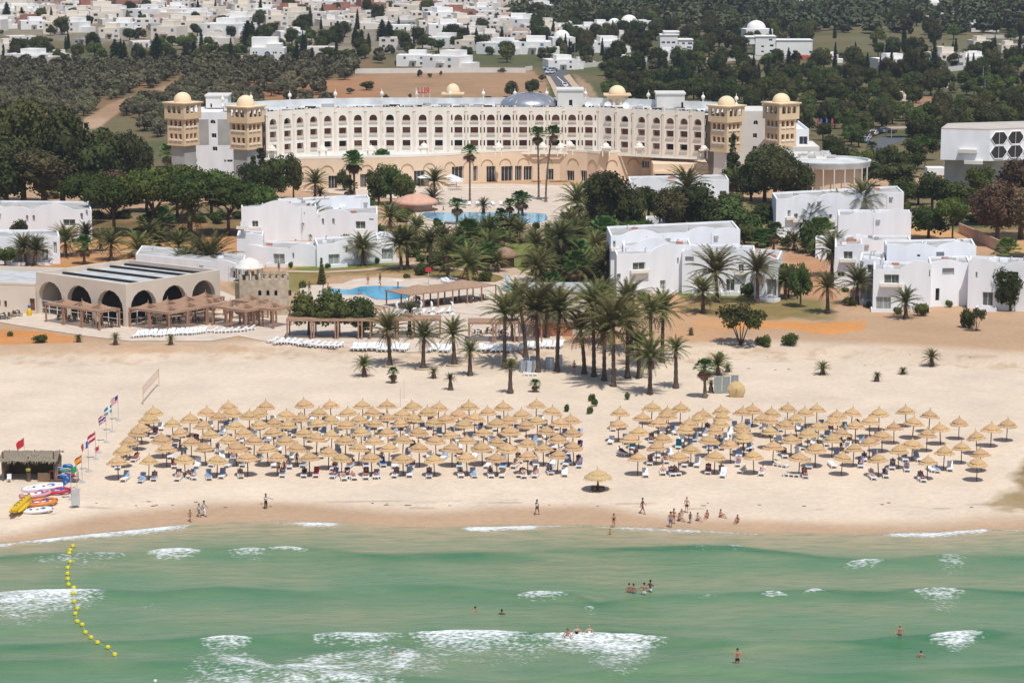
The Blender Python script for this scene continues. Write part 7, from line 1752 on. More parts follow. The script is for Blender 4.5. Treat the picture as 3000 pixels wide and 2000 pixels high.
flagpole(347, 1231, 1155, 'us'); flagpole(329, 1264, 1182, 'se'); flagpole(312, 1295, 1208, 'no'); flagpole(281, 1345, 1262, 'at'); flagpole(260, 1380, 1288, 'fr', -1, 1.3); flagpole(241, 1412, 1330, 'es', -1, 1.3); flagpole(226, 1435, 1360, 'it', -1, 1.1); flagpole(209, 1462, 1382, 'eu'); flagpole(290, 1325, 1303, 'red', -1, .8)
flagpole(72, 1345, 1280, 'redb', -1, 1.5)
# frame board by the flags
q = G(222, 1488); T = thing('notice_board', 'white notice board on two thin posts beside the flags', 'sign', q, .5)
m = MB(); m.tube([(-.45, 0, -.2), (-.45, 0, 2.3)], .03, 5); m.build('post', M_metal, T); m = MB(); m.tube([(.45, 0, -.2), (.45, 0, 2.3)], .03, 5); m.build('post', M_metal, T)
m = MB(); m.box(-.42, -.02, .35, .42, .02, 2.2); m.build('board', mat('faded_board', (.5, .5, .48), .7), T)
# thatched hut
def hut():
    q = G(85, 1408); T = thing('thatched_hut', 'open beach hut thatched with dry palm leaves', 'hut', q, -.02); W_, D = 6.2, 3.6; r = random.Random(4)
    for sx in (-1, 0, 1):
        for sy in (0, 1):
            m = MB(); m.tube([(sx*W_/2*.96, sy*D, -.3), (sx*W_/2*.95, sy*D, 2.6+(.9 if sy == 0 and sx else .3))], [.11, .07], 6); m.build('post', M_dwood, T)
    th = mat('dry_palm_thatch', (0.15, 0.12, 0.085), .95, 0, 4, c2=(0.33, 0.28, 0.21), bump=.6, detail=8, stretch=(3, .6, 1))
    m = MB(); nu, nv = 30, 8; vs = []
    for j in range(nv+1):
        for i in range(nu+1): vs.append((-W_/2-.3+(W_+.6)*i/nu, -.5+(D+1)*j/nv, 2.1+.95*math.sin(PI*(j+1.2)/(nv+3))+r.uniform(-.08, .08)))
    m.add(vs, [(j*(nu+1)+i, j*(nu+1)+i+1, (j+1)*(nu+1)+i+1, (j+1)*(nu+1)+i) for j in range(nv) for i in range(nu)])
    for k in range(420):
        x = r.uniform(-W_/2-.3, W_/2+.3); y = r.uniform(-.6, 1.8); z = 2.1+.95*math.sin(PI*((y+.5)/(D+1)*nv+1.2)/(nv+3))+.05; a = r.uniform(-.4, .4); ln = r.uniform(.4, .9)
        m.add([(x-.05, y, z), (x+.05, y, z), (x+math.sin(a)*ln*.5, y-ln*.6, z-ln*.45)], [(0, 1, 2)])
    m.build('thatch_roof', th, T)
    m = MB(); m.box(-W_/2, D-.1, 0, W_/2, D, 2.3); m.build('back_screen', M_dwood, T)
    for s in (-1, 1):
        m = MB()
        for k in range(30):
            y = D*k/30; m.tube([(s*W_/2, y, 0), (s*W_/2+r.uniform(-.1, .1), y+.05, 2.3)], .05, 4)
        m.build('side_screen', th, T)
    m = MB(); m.tube([(.0, -.15, 0), (.0, -.15, 1.15)], .26, 8); m.build('carved_post', M_dwood, T)
    m = MB(); m.box(1.1, -.3, 0, 2.5, .1, .95); m.build('counter', mat('hut_counter', (.2, .13, .08), .8), T)
    m = MB(); m.lathe([(0, 1.2), (.28, 1.25), (.30, 1.5), (0, 1.55)], 8, (0, -.25, 0)); m.build('garland', mat('garland', (.10, .3, .08), .9, 0, 8, c2=(.6, .4, .05)), T)
    q2 = G(27, 1412); T2 = thing('plastic_chair', 'white plastic chair in front of the thatched hut', 'chair', q2, .1)
    m = MB(); m.box(-.25, -.25, .42, .25, .25, .47); m.build('seat', M_wplast, T2); m = MB(); m.box(-.25, .22, .472, .25, .27, .95); m.build('backrest', M_wplast, T2)
    for a in (-.22, .22):
        for b in (-.22, .22): m = MB(); m.box(a-.02, b-.02, 0, a+.02, b+.02, .418); m.build('leg', M_wplast, T2)
hut()
# kayaks and life jackets hung beside the hut
M_kr = mat('kayak_red', (.5, .04, .05), .35, .1, 1); M_kb = mat('kayak_blue', (.03, .16, .42), .35, .1, 1); M_kg = mat('kayak_green', (.10, .32, .26), .35, .1, 1)
cols_ = [M_kr, M_kb, M_kg, M_kr, M_kb, M_kr, M_kb, M_kr]; nm = ['red', 'blue', 'green', 'red', 'blue', 'red', 'blue', 'red']
for k, (x, y, z) in enumerate([(158,1400,.9),(175,1398,1.3),(190,1400,1.2),(205,1402,.7),(200,1396,1.6),(168,1402,.3),(186,1404,.5),(212,1398,1.1)]):
    q = G(x, y); T = thing('folded_float', '%s inflatable float piled on the rack by the hut' % nm[k], 'float', (q.x, q.y, q.z+z*.8), rr.uniform(-.5, .5), 'floats piled beside the hut', 'near')
    m = MB(); m.lathe([(0, -.28), (.55, -.22), (.72, 0), (.55, .22), (.3, .26), (0, .18)], 14, sx=1.0, sy=.6); m.build('tube', cols_[k], T, True); m = MB(); m.tube([(-.5, -.3, .2), (0, -.42, .28), (.5, -.3, .2)], .035, 5); m.build('strap', M_whc, T)
q = G(185, 1412); T = thing('rack', 'low wooden rack that carries the piled floats', 'rack', q); 
for a in (-1.6, 1.6):
    for b in (0, .9): m = MB(); m.tube([(a, b, -.2), (a, b, 1.1)], .05, 5); m.build('leg', M_dwood, T)
m = MB(); m.box(-1.7, -.05, .1, 1.7, .95, .2); m.build('shelf', M_dwood, T)
# towable inflatables on the sand
def ring(pts, r, m_, name, T): m = MB(); m.tube(pts, r, 8, cap=True); return m.build(name, m_, T, True)
M_wv = mat('white_vinyl', (.75, .75, .76), .35, .03, 1); M_rv = mat('red_vinyl', (.5, .03, .05), .35, .1, 1); M_yv = mat('yellow_vinyl', (.72, .46, .01), .35, .06, 1); M_bv = mat('blue_vinyl', (.02, .14, .5), .35, .1, 1); M_sv = mat('orange_vinyl', (.62, .22, .04), .35, .1, 1)
def towable(px, py, rz, L0, W_, cA, cB, label, h=.35):
    q = G(px, py); T = thing('towable_inflatable', label, 'inflatable', (q.x, q.y, q.z), rz, 'inflatables on the sand')
    pts = [(L0/2*math.cos(a)*(1 if abs(math.cos(a)) < .9 else 1.05), W_/2*math.sin(a), h*.7+.12*math.cos(a)) for a in [2*PI*k/20 for k in range(21)]]
    ring(pts, h*.55, cA, 'outer_tube', T)
    for k in (-1, 0, 1): ring([(-L0*.38, k*W_*.2, h*.6), (0, k*W_*.2, h*.55), (L0*.38, k*W_*.2, h*.7)], h*.42, cB if k else M_wv, 'floor_tube', T)
    for k in (-1, 1): ring([(L0*.1, k*W_*.3, h*1.0), (L0*.2, k*W_*.3, h*1.25), (L0*.3, k*W_*.3, h*1.1)], .05, M_bv, 'handle', T)
    for k in (-.6, 0, .6): m = MB(); m.lathe([(0, h*1.22), (.16, h*1.18), (.18, h*1.05)], 8, (k*L0*.4, 0, 0)); m.build('patch', M_bv if k else M_sv, T)
    return T
towable(128, 1432, .35, 4.6, 2.0, M_wv, M_wv, 'white inflatable with blue patches, farthest of the pile'); towable(158, 1443, -.1, 3.6, 2.2, M_rv, M_bv, 'red rimmed inflatable with blue and white floor')
towable(105, 1452, .5, 3.4, 2.2, mat('pink_vinyl', (.62, .28, .3), .4), M_wv, 'pink and white inflatable in the middle of the pile'); towable(118, 1478, .3, 3.4, 2.4, M_sv, M_rv, 'orange and red inflatable next to the banana boat', .42); towable(110, 1500, .15, 3.0, 1.5, M_wv, M_wv, 'small white inflatable nearest the water')
def banana():
    q0, q1 = G(88, 1462), G(36, 1522); d = q1-q0; Ln = d.length; T = thing('banana_boat', 'long yellow inflatable banana boat on the sand', 'inflatable', (q0.x, q0.y, q0.z), math.atan2(d.y, d.x), 'inflatables on the sand')
    L1 = Ln; rings = []
    m = MB(); m.tube([(0, 0, .5), (L1*.1, 0, .42), (L1*.5, 0, .38), (L1*.85, 0, .42), (L1*.97, 0, .62), (L1*1.03, 0, .85)], [.12, .36, .42, .38, .25, .05], 12); m.build('hull', M_yv, T, True)
    for s in (-1, 1): m = MB(); m.tube([(L1*.12, s*.55, .25), (L1*.5, s*.6, .24), (L1*.88, s*.5, .28)], [.12, .26, .12], 9); m.build('side_float', M_yv, T, True)
    for k in range(5):
        m = MB(); x = L1*(.2+.15*k); m.tube([(x, -.18, .78), (x, -.1, .9), (x, .1, .9), (x, .18, .78)], .035, 5); m.build('handle', M_black, T)
banana()
# volleyball nets
def vnet(a, b, ha, label, sag=.0):
    p, q = G(*a), G(*b); T = thing('volleyball_net', label, 'net', p); d = q-p; d.z = 0; M_y = mat('yellow_pad', (.62, .5, .28), .8)
    for k, o in enumerate((Vector((0, 0, 0)), d)): m = MB(); m.tube([o+Vector((0, 0, -.3)), o+Vector((0, 0, ha))], .05, 6); m.build('post', M_y, T)
    m = MB(); dn = d.normalized()
    for k in range(9): z = ha-.05-k*.125; m.tube([Vector((0, 0, z)), d+Vector((0, 0, z))], .007 if 0 < k < 8 else .03, 3, cap=False)
    n = int(d.length/.2)
    for k in range(n+1): o = dn*(k*.2); m.tube([o+Vector((0, 0, ha-.05)), o+Vector((0, 0, ha-1.05))], .006, 3, cap=False)
    m.build('net', mat('net_cord', (.48, .28, .2), .9), T)
vnet((420, 1185), (466, 1131), 2.5, 'volleyball net strung between two posts on open sand')
for x_, y_, t_ in ((1173,1192,1154),(1184,1168,1128)):
    q = G(x_, y_); T = MB(); T.tube([(0, 0, -.2), (0, 0, 2.6)], .025, 5); o = T.build('thin_post', mat('pale_post', (.5, .4, .3), .8)); o.location = q; tag(o, 'thin pale post standing on open sand behind the parasols', 'post', 'thin posts behind the parasols', None, 'near')
# reed screens and the upturned straw canopy
for k, (x, y) in enumerate(((2103,1153),(2127,1152),(2152,1148))):
    q = G(x, y); T = thing('windbreak_panel', 'tall pale grey panel standing on the sand', 'panel', q, .05, 'grey panels behind the beach', 'near')
    m = MB(); m.box(-.52, 0, 0, .52, .06, 2.35)
    for j in range(6): m.box(-.5+j*.19, -.02, .05, -.46+j*.19, -.002, 2.3)
    m.build('sheet', mat('grey_green_panel', (.30, .33, .31), .8, .12, 2), T)
    m = MB(); m.tube([(0, .06, 2.0), (0, .9, 0)], .03, 5); m.build('prop', M_dwood, T)
q = G(2158, 1163); T = thing('fallen_straw_canopy', 'straw parasol top lying on its side beside grey panels', 'parasol top', q)
m = MB(); m.lathe([(.05, .75), (.5, .5), (1.0, .2), (1.2, 0), (1.1, -.05)], 26, jit=.05); rot = Matrix.Rotation(rad(72), 3, 'X'); m.v = [tuple(rot @ Vector(v)+Vector((0, .2, .95))) for v in m.v]; m.build('thatch', M_straw2, T)
m = MB(); m.tube([(0, -.5, 1.2), (0, -.85, 1.3)], [.06, .03], 5); m.build('tip', M_straw2, T)
# palm rings of stone and rocks
for x, y in ((1240,1081),(1331,1070),(1142,1073)):
    q = G(x, y); T = MB(); pts = [(1.1*math.cos(a), .9*math.sin(a), .12) for a in [2*PI*k/16 for k in range(17)]]; T.tube(pts, .16, 6, cap=False); o = T.build('stone_ring', M_stone); o.location = q; tag(o, 'low stone ring around a palm foot', 'stone ring', 'stone rings', None, 'near')
# buoy line
B = [(670,318),(645,360),(638,400),(645,455),(622,508),(620,560),(622,612),(630,676),(680,720),(672,765),(680,822),(710,885),(692,932),(710,1010),(756,1044),(786,1107),(838,1165),(897,1225),(993,1256),(1055,1315)]
M_buoy = mat('yellow_buoy', (.62, .55, .02), .4, .08, 3); BP = []
for k, (x, y) in enumerate(B):
    a = c(3, 0, x, y); q = R(a[0], a[1], .15); BP.append(q); q.z = seaz(q.x, q.y)+.10; T = thing('buoy', 'yellow round buoy on the rope line', 'buoy', (q.x, q.y, q.z), rr.uniform(0, 6), 'yellow buoys on one rope', 'buoy%02d' % k)
    m = MB(); m.lathe([(0, -.2), (.17, -.15), (.235, 0), (.20, .15), (.10, .23), (0, .25)], 14); m.build('float', M_buoy, T, True)
    m = MB(); m.lathe([(.235, -.03), (.262, 0), (.235, .03)], 14); m.build('collar', M_buoy, T); m = MB(); m.tube([(-.06, 0, .24), (0, 0, .30), (.06, 0, .24)], .018, 4); m.build('eye', M_dwood, T)
BP.append(R(*c(3, 0, 1100, 1390), 0.12))
m = MB(); m.tube([p+Vector((0.05, 0, -.05)) for p in BP], .022, 5); o = m.build('buoy_rope', mat('pale_rope', (.55, .6, .5), .9)); tag(o, 'thin pale rope that strings the yellow buoys together', 'rope')
q = R(455, 1992, 0.1); q.z = seaz(q.x, q.y)+.05; T = thing('white_float', 'single small white float at the bottom edge of the sea', 'buoy', q); m = MB(); m.lathe([(0, -.16), (.15, -.08), (.17, .04), (.1, .14), (0, .16)], 12); m.build('float', M_wv, T, True)
# tables and chairs under the pergolas
def chairset(px, py, n, rz, m_=None):
    q = G(px, py)
    for k in range(n):
        a = rz+k*2*PI/n; x, y = q.x+.75*math.cos(a), q.y+.75*math.sin(a); T = thing('cane_chair', 'dark cane chair at a terrace table', 'chair', (x, y, hz(x, y)+.08), a+PI/2, 'chairs on the terraces', 'near')
        for key in ('seat', 'backrest'): obj(key, CH[key], T)
        for j in range(4): obj('leg', CH['leg%d' % j], T)
    T = thing('terrace_table', 'small round terrace table', 'table', (q.x, q.y, q.z+.08), 0, 'tables on the terraces', 'near'); obj('top', CH['top'], T); obj('stem', CH['stem'], T)
CH = {}
m = MB(); m.box(-.24, -.24, .40, .24, .24, .46); CH['seat'] = m.mesh('seat', M_dwood); m = MB(); m.box(-.24, .2, .462, .24, .25, .92); CH['backrest'] = m.mesh('backrest', M_dwood)
for j, (a, b) in enumerate(((-1, -1), (1, -1), (-1, 1), (1, 1))): m = MB(); m.box(a*.21-.025, b*.21-.025, 0, a*.21+.025, b*.21+.025, .398); CH['leg%d' % j] = m.mesh('leg', M_dwood)
m = MB(); m.lathe([(0, .70), (.42, .70), (.42, .74), (0, .745)], 14); CH['top'] = m.mesh('top', M_offwhite); m = MB(); m.lathe([(.25, 0), (.05, .05), (.04, .698)], 8); CH['stem'] = m.mesh('stem', M_metal)
g = CC(1, 0)
for x, y, n in ((560,1370,3),(660,1385,4),(810,1400,3),(900,1440,3),(1030,1440,4),(1420,1410,4),(1520,1370,3),(1620,1400,4),(1800,1400,4),(1290,1400,3),(60,1360,4),(150,1340,4),(20,1370,3)): chairset(*g(x, y), n, rr.uniform(0, 3))
for x, y, n in ((1480,1210,3),(1600,1240,4),(1720,1230,3),(1850,1215,4),(1980,1215,3),(2080,1190,4),(2150,1500,4),(2260,1520,4),(2040,1520,3)): chairset(*h1(x, y), n, rr.uniform(0, 3))
# white statues / fountains by the lower pool
for k, (x, y) in enumerate(((1295,1330),(1385,1300),(1615,1330),(1805,1330),(1520,1320))):
    q = G(*h1(x, y)); T = thing('white_statue', 'white dolphin shaped fountain figure by the lower pool', 'statue', (q.x, q.y, q.z+.1), k, 'white fountain figures', 'near')
    m = MB(); m.lathe([(.5, 0), (.5, .15), (.22, .3), (.2, .7), (.38, .85), (0, .9)], 12); m.build('pedestal', M_wplast, T)
    m = MB(); m.tube([(.2, 0, .9), (.05, 0, 1.3), (-.08, 0, 1.7), (.1, 0, 2.05), (.35, 0, 2.15)], [.08, .2, .19, .14, .04], 8); m.tube([(.3, -.2, .92), (.18, 0, 1.0), (.3, .2, .92)], [.03, .08, .03], 5); m.build('figure', M_wplast, T, True)
q = G(*h1(2310, 1090)); T = thing('blue_fountain', 'pale blue sculpture fountain on the plaza', 'fountain', q); m = MB(); m.lathe([(1.0, 0), (1.0, .35), (.85, .35), (.8, .2), (0, .2)], 18); m.build('basin', mat('pale_blue', (.3, .55, .65), .5), T)
m = MB(); m.tube([(0, 0, .2), (.1, 0, 1.0), (-.15, 0, 1.7), (.1, 0, 2.6)], [.3, .22, .3, .08], 9); m.build('figure', mat('pale_blue', (0, 0, 0)), T, True)
# sign and lounging parasols near the pools
q = G(*h1(1585, 1050)); T = thing('red_sign', 'red rectangular sign on a pole beside the lower pool', 'sign', q); m = MB(); m.tube([(0, 0, 0), (0, 0, 2.5)], .05, 6); m.lathe([(.5, 0), (.5, .1), (.05, .12)], 12); m.build('post', M_metal, T); m = MB(); m.box(-.5, -.06, 2.3, .5, .06, 3.0); m.build('panel', M_rv, T)
q = G(*h1(1305, 1110)); T = thing('pool_mushroom', 'flat cream canopy standing in the lower pool', 'canopy', (q.x, q.y, LPZ)); m = MB(); m.tube([(0, 0, 0), (0, 0, 1.7)], .1, 8); m.build('stem', M_bv, T); m = MB(); m.lathe([(0, 1.95), (.9, 1.8), (1.0, 1.7), (0, 1.68)], 18); m.build('cap', M_cream_c, T)
for x, y in ((1245,525),(1322,523),(1337,536),(1338,530)):
    q = G(x, y+22); T = thing('white_umbrella', 'square white umbrella on the hotel terrace', 'umbrella', q, .3, 'white umbrellas on the hotel terrace', 'near'); m = MB(); m.tube([(0, 0, 0), (0, 0, 2.5)], .04, 5); m.build('pole', M_metal, T)
    m = MB(); v = [(-1.5, -1.5, 2.1), (1.5, -1.5, 2.1), (1.5, 1.5, 2.1), (-1.5, 1.5, 2.1), (0, 0, 2.75)]; m.add(v, [(0, 1, 4), (1, 2, 4), (2, 3, 4), (3, 0, 4)]); m.add([(a, b, cc-.05) for a, b, cc in v], [(4, 1, 0), (4, 2, 1), (4, 3, 2), (4, 0, 3)]); m.build('canopy', M_whc, T)
# balustrade and steps of the hotel terrace
m = MB(); P0, P1 = G(1300, 562), G(1720, 560); d = P1-P0; n = int(d.length/.45)
for k in range(n): o = P0+d*(k/n); m.box(o.x-.07, o.y-.07, o.z, o.x+.07, o.y+.07, o.z+.8)
m.obox(P0+Vector((0, -.15, .8)), d, (0, .3, 0), (0, 0, .15)); m.obox(P0+Vector((0, -.2, -.5)), d, (0, .4, 0), (0, 0, .6)); o = m.build('balustrade', M_cream); tag(o, 'long cream balustrade along the hotel terrace', 'balustrade')
q = G(86, 925); T = thing('play_figure', 'small yellow and blue play figure by the restaurant wall', 'play figure', q); m = MB(); m.lathe([(.35, 0), (.45, .5), (.3, 1.1), (.12, 1.3)], 10); m.build('body', M_yv, T, True); m = MB(); m.lathe([(0, 1.25), (.25, 1.4), (.25, 1.65), (0, 1.8)], 10); m.build('head', M_bv, T, True)
# people at the pools
for x, y, pz, sk in ((1235,1350),) and ((1030,1050,'stand',3),(1140,1040,'stand',2),(1145,1090,'wade',1),(945,1150,'wade',3),(660,1090,'sit',3),(615,1110,'sit',3),(210,930,'stand',2),(490,1120,'stand',2),(1640,420,'wade',3),(1590,430,'wade',3),(1720,370,'wade',2),(1920,450,'wade',3)):
    q = G(*h1(x, y)); z = (LPZ if y > 800 else UPZ)-.95 if pz == 'wade' else q.z+.12
    person(q.x, q.y, z, rr.uniform(0, 6), pz, sk, 0, [('trunks', M_black)], {'stand': 'person in dark trunks standing near a pool', 'wade': 'person bathing in a pool', 'sit': 'person sitting at the pool edge'}[pz], 1.0, False, 'people at the pools')
# debris on the sand
for k in range(46):
    px, py = (rr.uniform(100, 2900), rr.choice([1472, 1476, 1480, 1484])+rr.uniform(-4, 4)) if k < 30 else (rr.uniform(2080, 2980), rr.uniform(1038, 1100))
    q = G(px, py); m = MB(); w = rr.uniform(.06, .22); m.lathe([(w, 0), (w*.8, w*.25), (0, w*.35)], 7, jit=.25, sx=rr.uniform(.8, 1.8), sy=.7); o = m.build('seaweed_clump' if k < 30 else 'dry_tuft', M_dwood if k < 30 else L_red); o.location = q
    tag(o, 'small dark seaweed clump on the tide line' if k < 30 else 'small dry brown tuft on the sandy bank', 'seaweed' if k < 30 else 'tuft', 'seaweed clumps' if k < 30 else 'dry tufts', None, 'near')
# ================================================================ town houses
HW = [mat('house_white', (0.80, 0.78, 0.75), .9, .06, .15), mat('house_cream', (0.72, 0.65, 0.55), .9, .06, .15), mat('house_pink', (0.58, 0.46, 0.38), .9, .06, .15), mat('house_grey', (0.42, 0.40, 0.37), .9, .1, .15), mat('house_brick', (0.36, 0.17, 0.12), .9, .12, .3), mat('house_pale', (0.74, 0.69, 0.63), .9, .06, .15)]
HN = ['white', 'cream', 'pinkish', 'bare grey', 'brick red', 'pale']
M_win = mat('house_window', (0.05, 0.055, 0.06), .4, .3, .5); M_shut = mat('blue_shutter', (0.10, 0.19, 0.33), .6, .2, .5)
def house_proto(seed, mi):
    r = random.Random(seed); W_, D, H = r.uniform(9, 17), r.uniform(8, 12), r.choice([3.4, 3.6, 6.4, 6.6, 6.2, 9.2]); P = []
    m = MB()
    def block(x0, y0, x1, y1, z0, z1):
        m.box(x0, y0, z0, x1, y1, z1-.5)
        for q in ((x0, y0, x1, y0+.25), (x0, y1-.25, x1, y1), (x0, y0+.25, x0+.25, y1-.25), (x1-.25, y0+.25, x1, y1-.25)): m.box(q[0], q[1], z1-.498, q[2], q[3], z1)
    block(-W_/2, 0, W_/2, D, -3, H)
    if r.random() < .6: w2 = W_*r.uniform(.35, .6); x = r.uniform(-W_/2, W_/2-w2); block(x, D*.35, x+w2, D-.3, H-.49, H+2.4)
    if r.random() < .4: block(W_/2-.02, 1.5, W_/2+r.uniform(3, 6), D-1, -3, max(3.2, H-3))
    P.append(('wall', m.mesh('wall', HW[mi])))
    fl = int(H//3)
    for f in range(fl):
        n = r.choice([2, 3, 3, 4]); 
        for k in range(n):
            if r.random() < .15: continue
            x = -W_/2+W_*(k+.5)/n; w = r.choice([.5, .6, .9]); z = f*3.1+1.1; b = MB(); b.box(x-w, -.06, z, x+w, -.001, z+1.25); P.append(('window', b.mesh('window', M_shut if r.random() < .2 else M_win)))
    if r.random() < .5: b = MB(); b.box(-1.6, -1.2, 3.1, 1.6, -.002, 3.25); b.box(-1.6, -1.2, 3.251, 1.6, -1.1, 4.0); P.append(('balcony', b.mesh('balcony', HW[mi])))
    if r.random() < .5: b = MB(); b.lathe([(.6, H-.49), (.6, H+.9), (0, H+1.1)], 10, (W_*.3, D*.2, 0)); P.append(('water_tank', b.mesh('water_tank', M_grey)))
    b = MB(); b.box(-.45, -.05, -.3, .45, -.0015, 2.05); P.append(('door', b.mesh('door', M_brown)))
    return P, W_, H
HP = [(house_proto(500+i, mi), mi) for i, mi in enumerate([0,0,5,5,5,1,1,2,0,3,4,5,1,1])]
HOUSES = []; rr = random.Random(44)
def house(px, py, k=None, rz=None, sc=1.0, label=None, how='rows'):
    q = G(px, py) if not isinstance(px, Vector) else px; (P, W_, H), mi = HP[k if k is not None else rr.randrange(len(HP))]
    T = thing('town_house', label or '%s flat roofed town house' % HN[mi], 'house', q, rr.uniform(-.5, .5) if rz is None else rz, 'houses of the town', how if label is None else None); T.scale = (sc, sc, sc*.82)
    for n_, me in P: obj(n_, me, T)
    HOUSES.append((q.x, q.y)); return T
# named near houses: px, base y, variant, scale
for px, py, k, sc in [(690,190,3,.8),(940,170,2,1.0),(860,118,0,.9),(1150,145,2,1.1),(1160,120,9,1.0),(1280,140,0,1.0),(1360,150,5,1.0),(1440,160,0,1.1),(1530,130,7,.9),(1560,160,0,1.2),(1662,140,5,.8),(1780,155,0,1.1),(1830,180,1,.9),(1945,178,8,.8),(2620,205,0,1.0),(2670,200,3,1.0),(2700,205,0,.8),(2790,200,5,1.3),(2850,198,0,1.0),(60,195,0,1.1),(110,200,2,1.0),(150,175,3,.9),(30,160,5,1.0),(190,95,0,1.1),(160,100,5,1.2),(60,120,4,.9),(240,130,9,.9),(320,115,5,1.1),(350,95,0,1.0),(480,75,7,1.2),(550,70,0,1.2),(480,120,5,1.4),(640,110,0,1.4),(600,130,3,1.2),(690,100,5,1.0),(430,140,4,1.1),(1210,195,0,1.0),(1290,205,0,1.2),(1330,205,5,.8),(1650,205,0,.9),(1700,195,3,.8),(2420,185,0,.7),(2510,205,5,.6),(2880,150,5,1.0),(2960,160,5,.9),(2730,260,3,.8),(2640,310,5,.7)]:
    house(px, py, k, None, sc*.82)
def hfree(p, d): return all((p.x-a)**2+(p.y-b)**2 > d*d for a, b in HOUSES)
T0 = [(-60,-40),(1560,-40),(1560,30),(1610,60),(1620,110),(1500,135),(1350,110),(1100,90),(900,75),(700,85),(560,100),(300,75),(130,85),(-60,100)]
n = 0; CAND = []
for i in range(9000):
    px, py = rr.uniform(-60, 1620), rr.uniform(-40, 150)**1.0
    if not inpoly([px], [py], T0)[0]: continue
    q = G(px, py)
    if not hfree(q, 11.5): continue
    CAND.append(q); HOUSES.append((q.x, q.y))
CAND.sort(key=lambda q: q.y)
for q in CAND[:205]: house(q, 0, sc=rr.uniform(.72, 1.05))
tb = MB()
for q in CAND[205:]:
    w, d, h = rr.uniform(4.5, 8), rr.uniform(8, 12), rr.choice([3.2, 5.4, 5.8, 7.8]); a = rr.uniform(-.5, .5); ca, sa = math.cos(a), math.sin(a); mi = rr.choice([0, 0, 1, 1, 2, 3, 4, 5, 5])
    def rb(x0, y0, z0, x1, y1, z1, mi_):
        b = MB(); b.box(x0, y0, z0, x1, y1, z1, 0); tb.add([(q.x+x*ca-y*sa, q.y+x*sa+y*ca, q.z+z) for x, y, z in b.v], b.f, mi_)
    rb(-w, 0, -3, w, d, h, mi)
    if rr.random() < .5: rb(-w*.5, d*.4, h, w*.3, d*.9, h+2.2, mi)
    for f in range(int(h//2.6)):
        for k in range(3): rb(-w*.7+k*w*.6, -.06, f*2.7+1, -w*.7+k*w*.6+1.1, -.001, f*2.7+2.1, 6)
o = tb.build('far_town', HW+[M_win]); tag(o, 'farthest houses of the town merging into one pale mass', 'houses', None, 'stuff')
print('TOWN', len(CAND))
for px, py in [(1560,95),(1600,90),(1640,100),(1680,95),(1720,100),(1760,92),(1800,98),(1850,90),(1880,95),(1900,85),(2360,20),(2500,15),(2560,18),(2630,30),(2680,30),(2730,28),(2750,68),(2790,72),(2880,90),(1820,112),(2090,20)]:
    house(px, py+4, rr.choice([0, 3, 8]), None, .75)
# white domes and mosque like roofs
for px, py, s in ((1652,133,1.2),(1805,85,1.0),(1850,88,1.3),(2225,115,1.5),(2650,25,1.2),(2740,22,1.2)):
    q = G(px, py+12); T = thing('domed_house', 'small white house with a rounded dome', 'house', q, .2, 'domed houses of the town', 'near'); T.scale = (s, s, s)
    m = MB(); m.box(-4, 0, -2, 4, 7, 4); m.build('wall', HW[0], T); m = MB(); m.lathe([(2.8*math.cos(a), 4+2.4*math.sin(a)) for a in [k*PI/16 for k in range(9)]], 18, (0, 3.5, 0)); m.build('dome', HW[0], T, True)
    for x in (-2.4, 0, 2.4): m = MB(); m.box(x-.5, -.05, 1.2, x+.5, -.001, 2.6); m.build('window', M_win, T)
# orange canopies, parked cars, street cars
for px, py in ((2348,190),(2415,186)):
    q = G(px, py+4); T = thing('orange_canopy', 'orange red open canopy among dark trees', 'canopy', q, 0, 'orange canopies', 'near'); m = MB(); m.box(-3, 0, 2.6, 3, 4, 4.0); m.build('cover', mat('orange_canvas', (.6, .1, .05), .8), T)
    for a in (-2.8, 2.8): m = MB(); m.tube([(a, .2, 0), (a, .2, 2.6)], .1, 5); m.build('post', M_metal, T)
def car(px, py, rz, m_, label):
    q = G(px, py); T = thing('car', label, 'car', (q.x, q.y, q.z+.12), rz)
    m = MB(); prof = [(-2.1, .35), (-2.1, .75), (-1.9, .9), (-1.3, .95), (-.8, 1.4), (.7, 1.42), (1.5, .98), (2.0, .9), (2.12, .6), (2.1, .35)]; n = len(prof)
    m.add([(x, -.85, z) for x, z in prof]+[(x, .85, z) for x, z in prof], [tuple(range(n)), tuple(range(2*n-1, n-1, -1))]+[((i+1) % n, i, n+i, n+(i+1) % n) for i in range(n)]); m.build('body', m_, T)
    for s in (-1, 1): m = MB(); m.add([(-1.15, s*.86, .98), (.9*1.5, s*.86, .98), (.65, s*.86, 1.34), (-.75, s*.86, 1.34)], [(0, 1, 2, 3)]); m.build('side_window', M_glass, T)
    m = MB(); m.add([(-1.33, -.7, .98), (-1.33, .7, .98), (-.84, .65, 1.38), (-.84, -.65, 1.38)], [(0, 1, 2, 3)]); m.build('rear_window', M_glass, T); m = MB(); m.add([(1.49, -.7, 1.0), (1.49, .7, 1.0), (.74, .65, 1.4), (.74, -.65, 1.4)], [(0, 1, 2, 3)]); m.build('windscreen', M_glass, T)
    for a in (-1.3, 1.3):
        for b in (-.86, .72): m = MB(); m.tube([(a, b, .32), (a, b+.14, .32)], .32, 12); w = m.build('wheel', M_black, T)
    return T
M_cw = mat('car_white', (.7, .7, .72), .25, .02, 1); M_cs = mat('car_silver', (.4, .42, .45), .25, .02, 1, metal=.4); M_cr = mat('car_dark_red', (.12, .02, .04), .25, .02, 1); M_cb = mat('car_dark', (.03, .035, .05), .25, .02, 1); M_cl = mat('car_light_blue', (.35, .45, .55), .25, .02, 1)
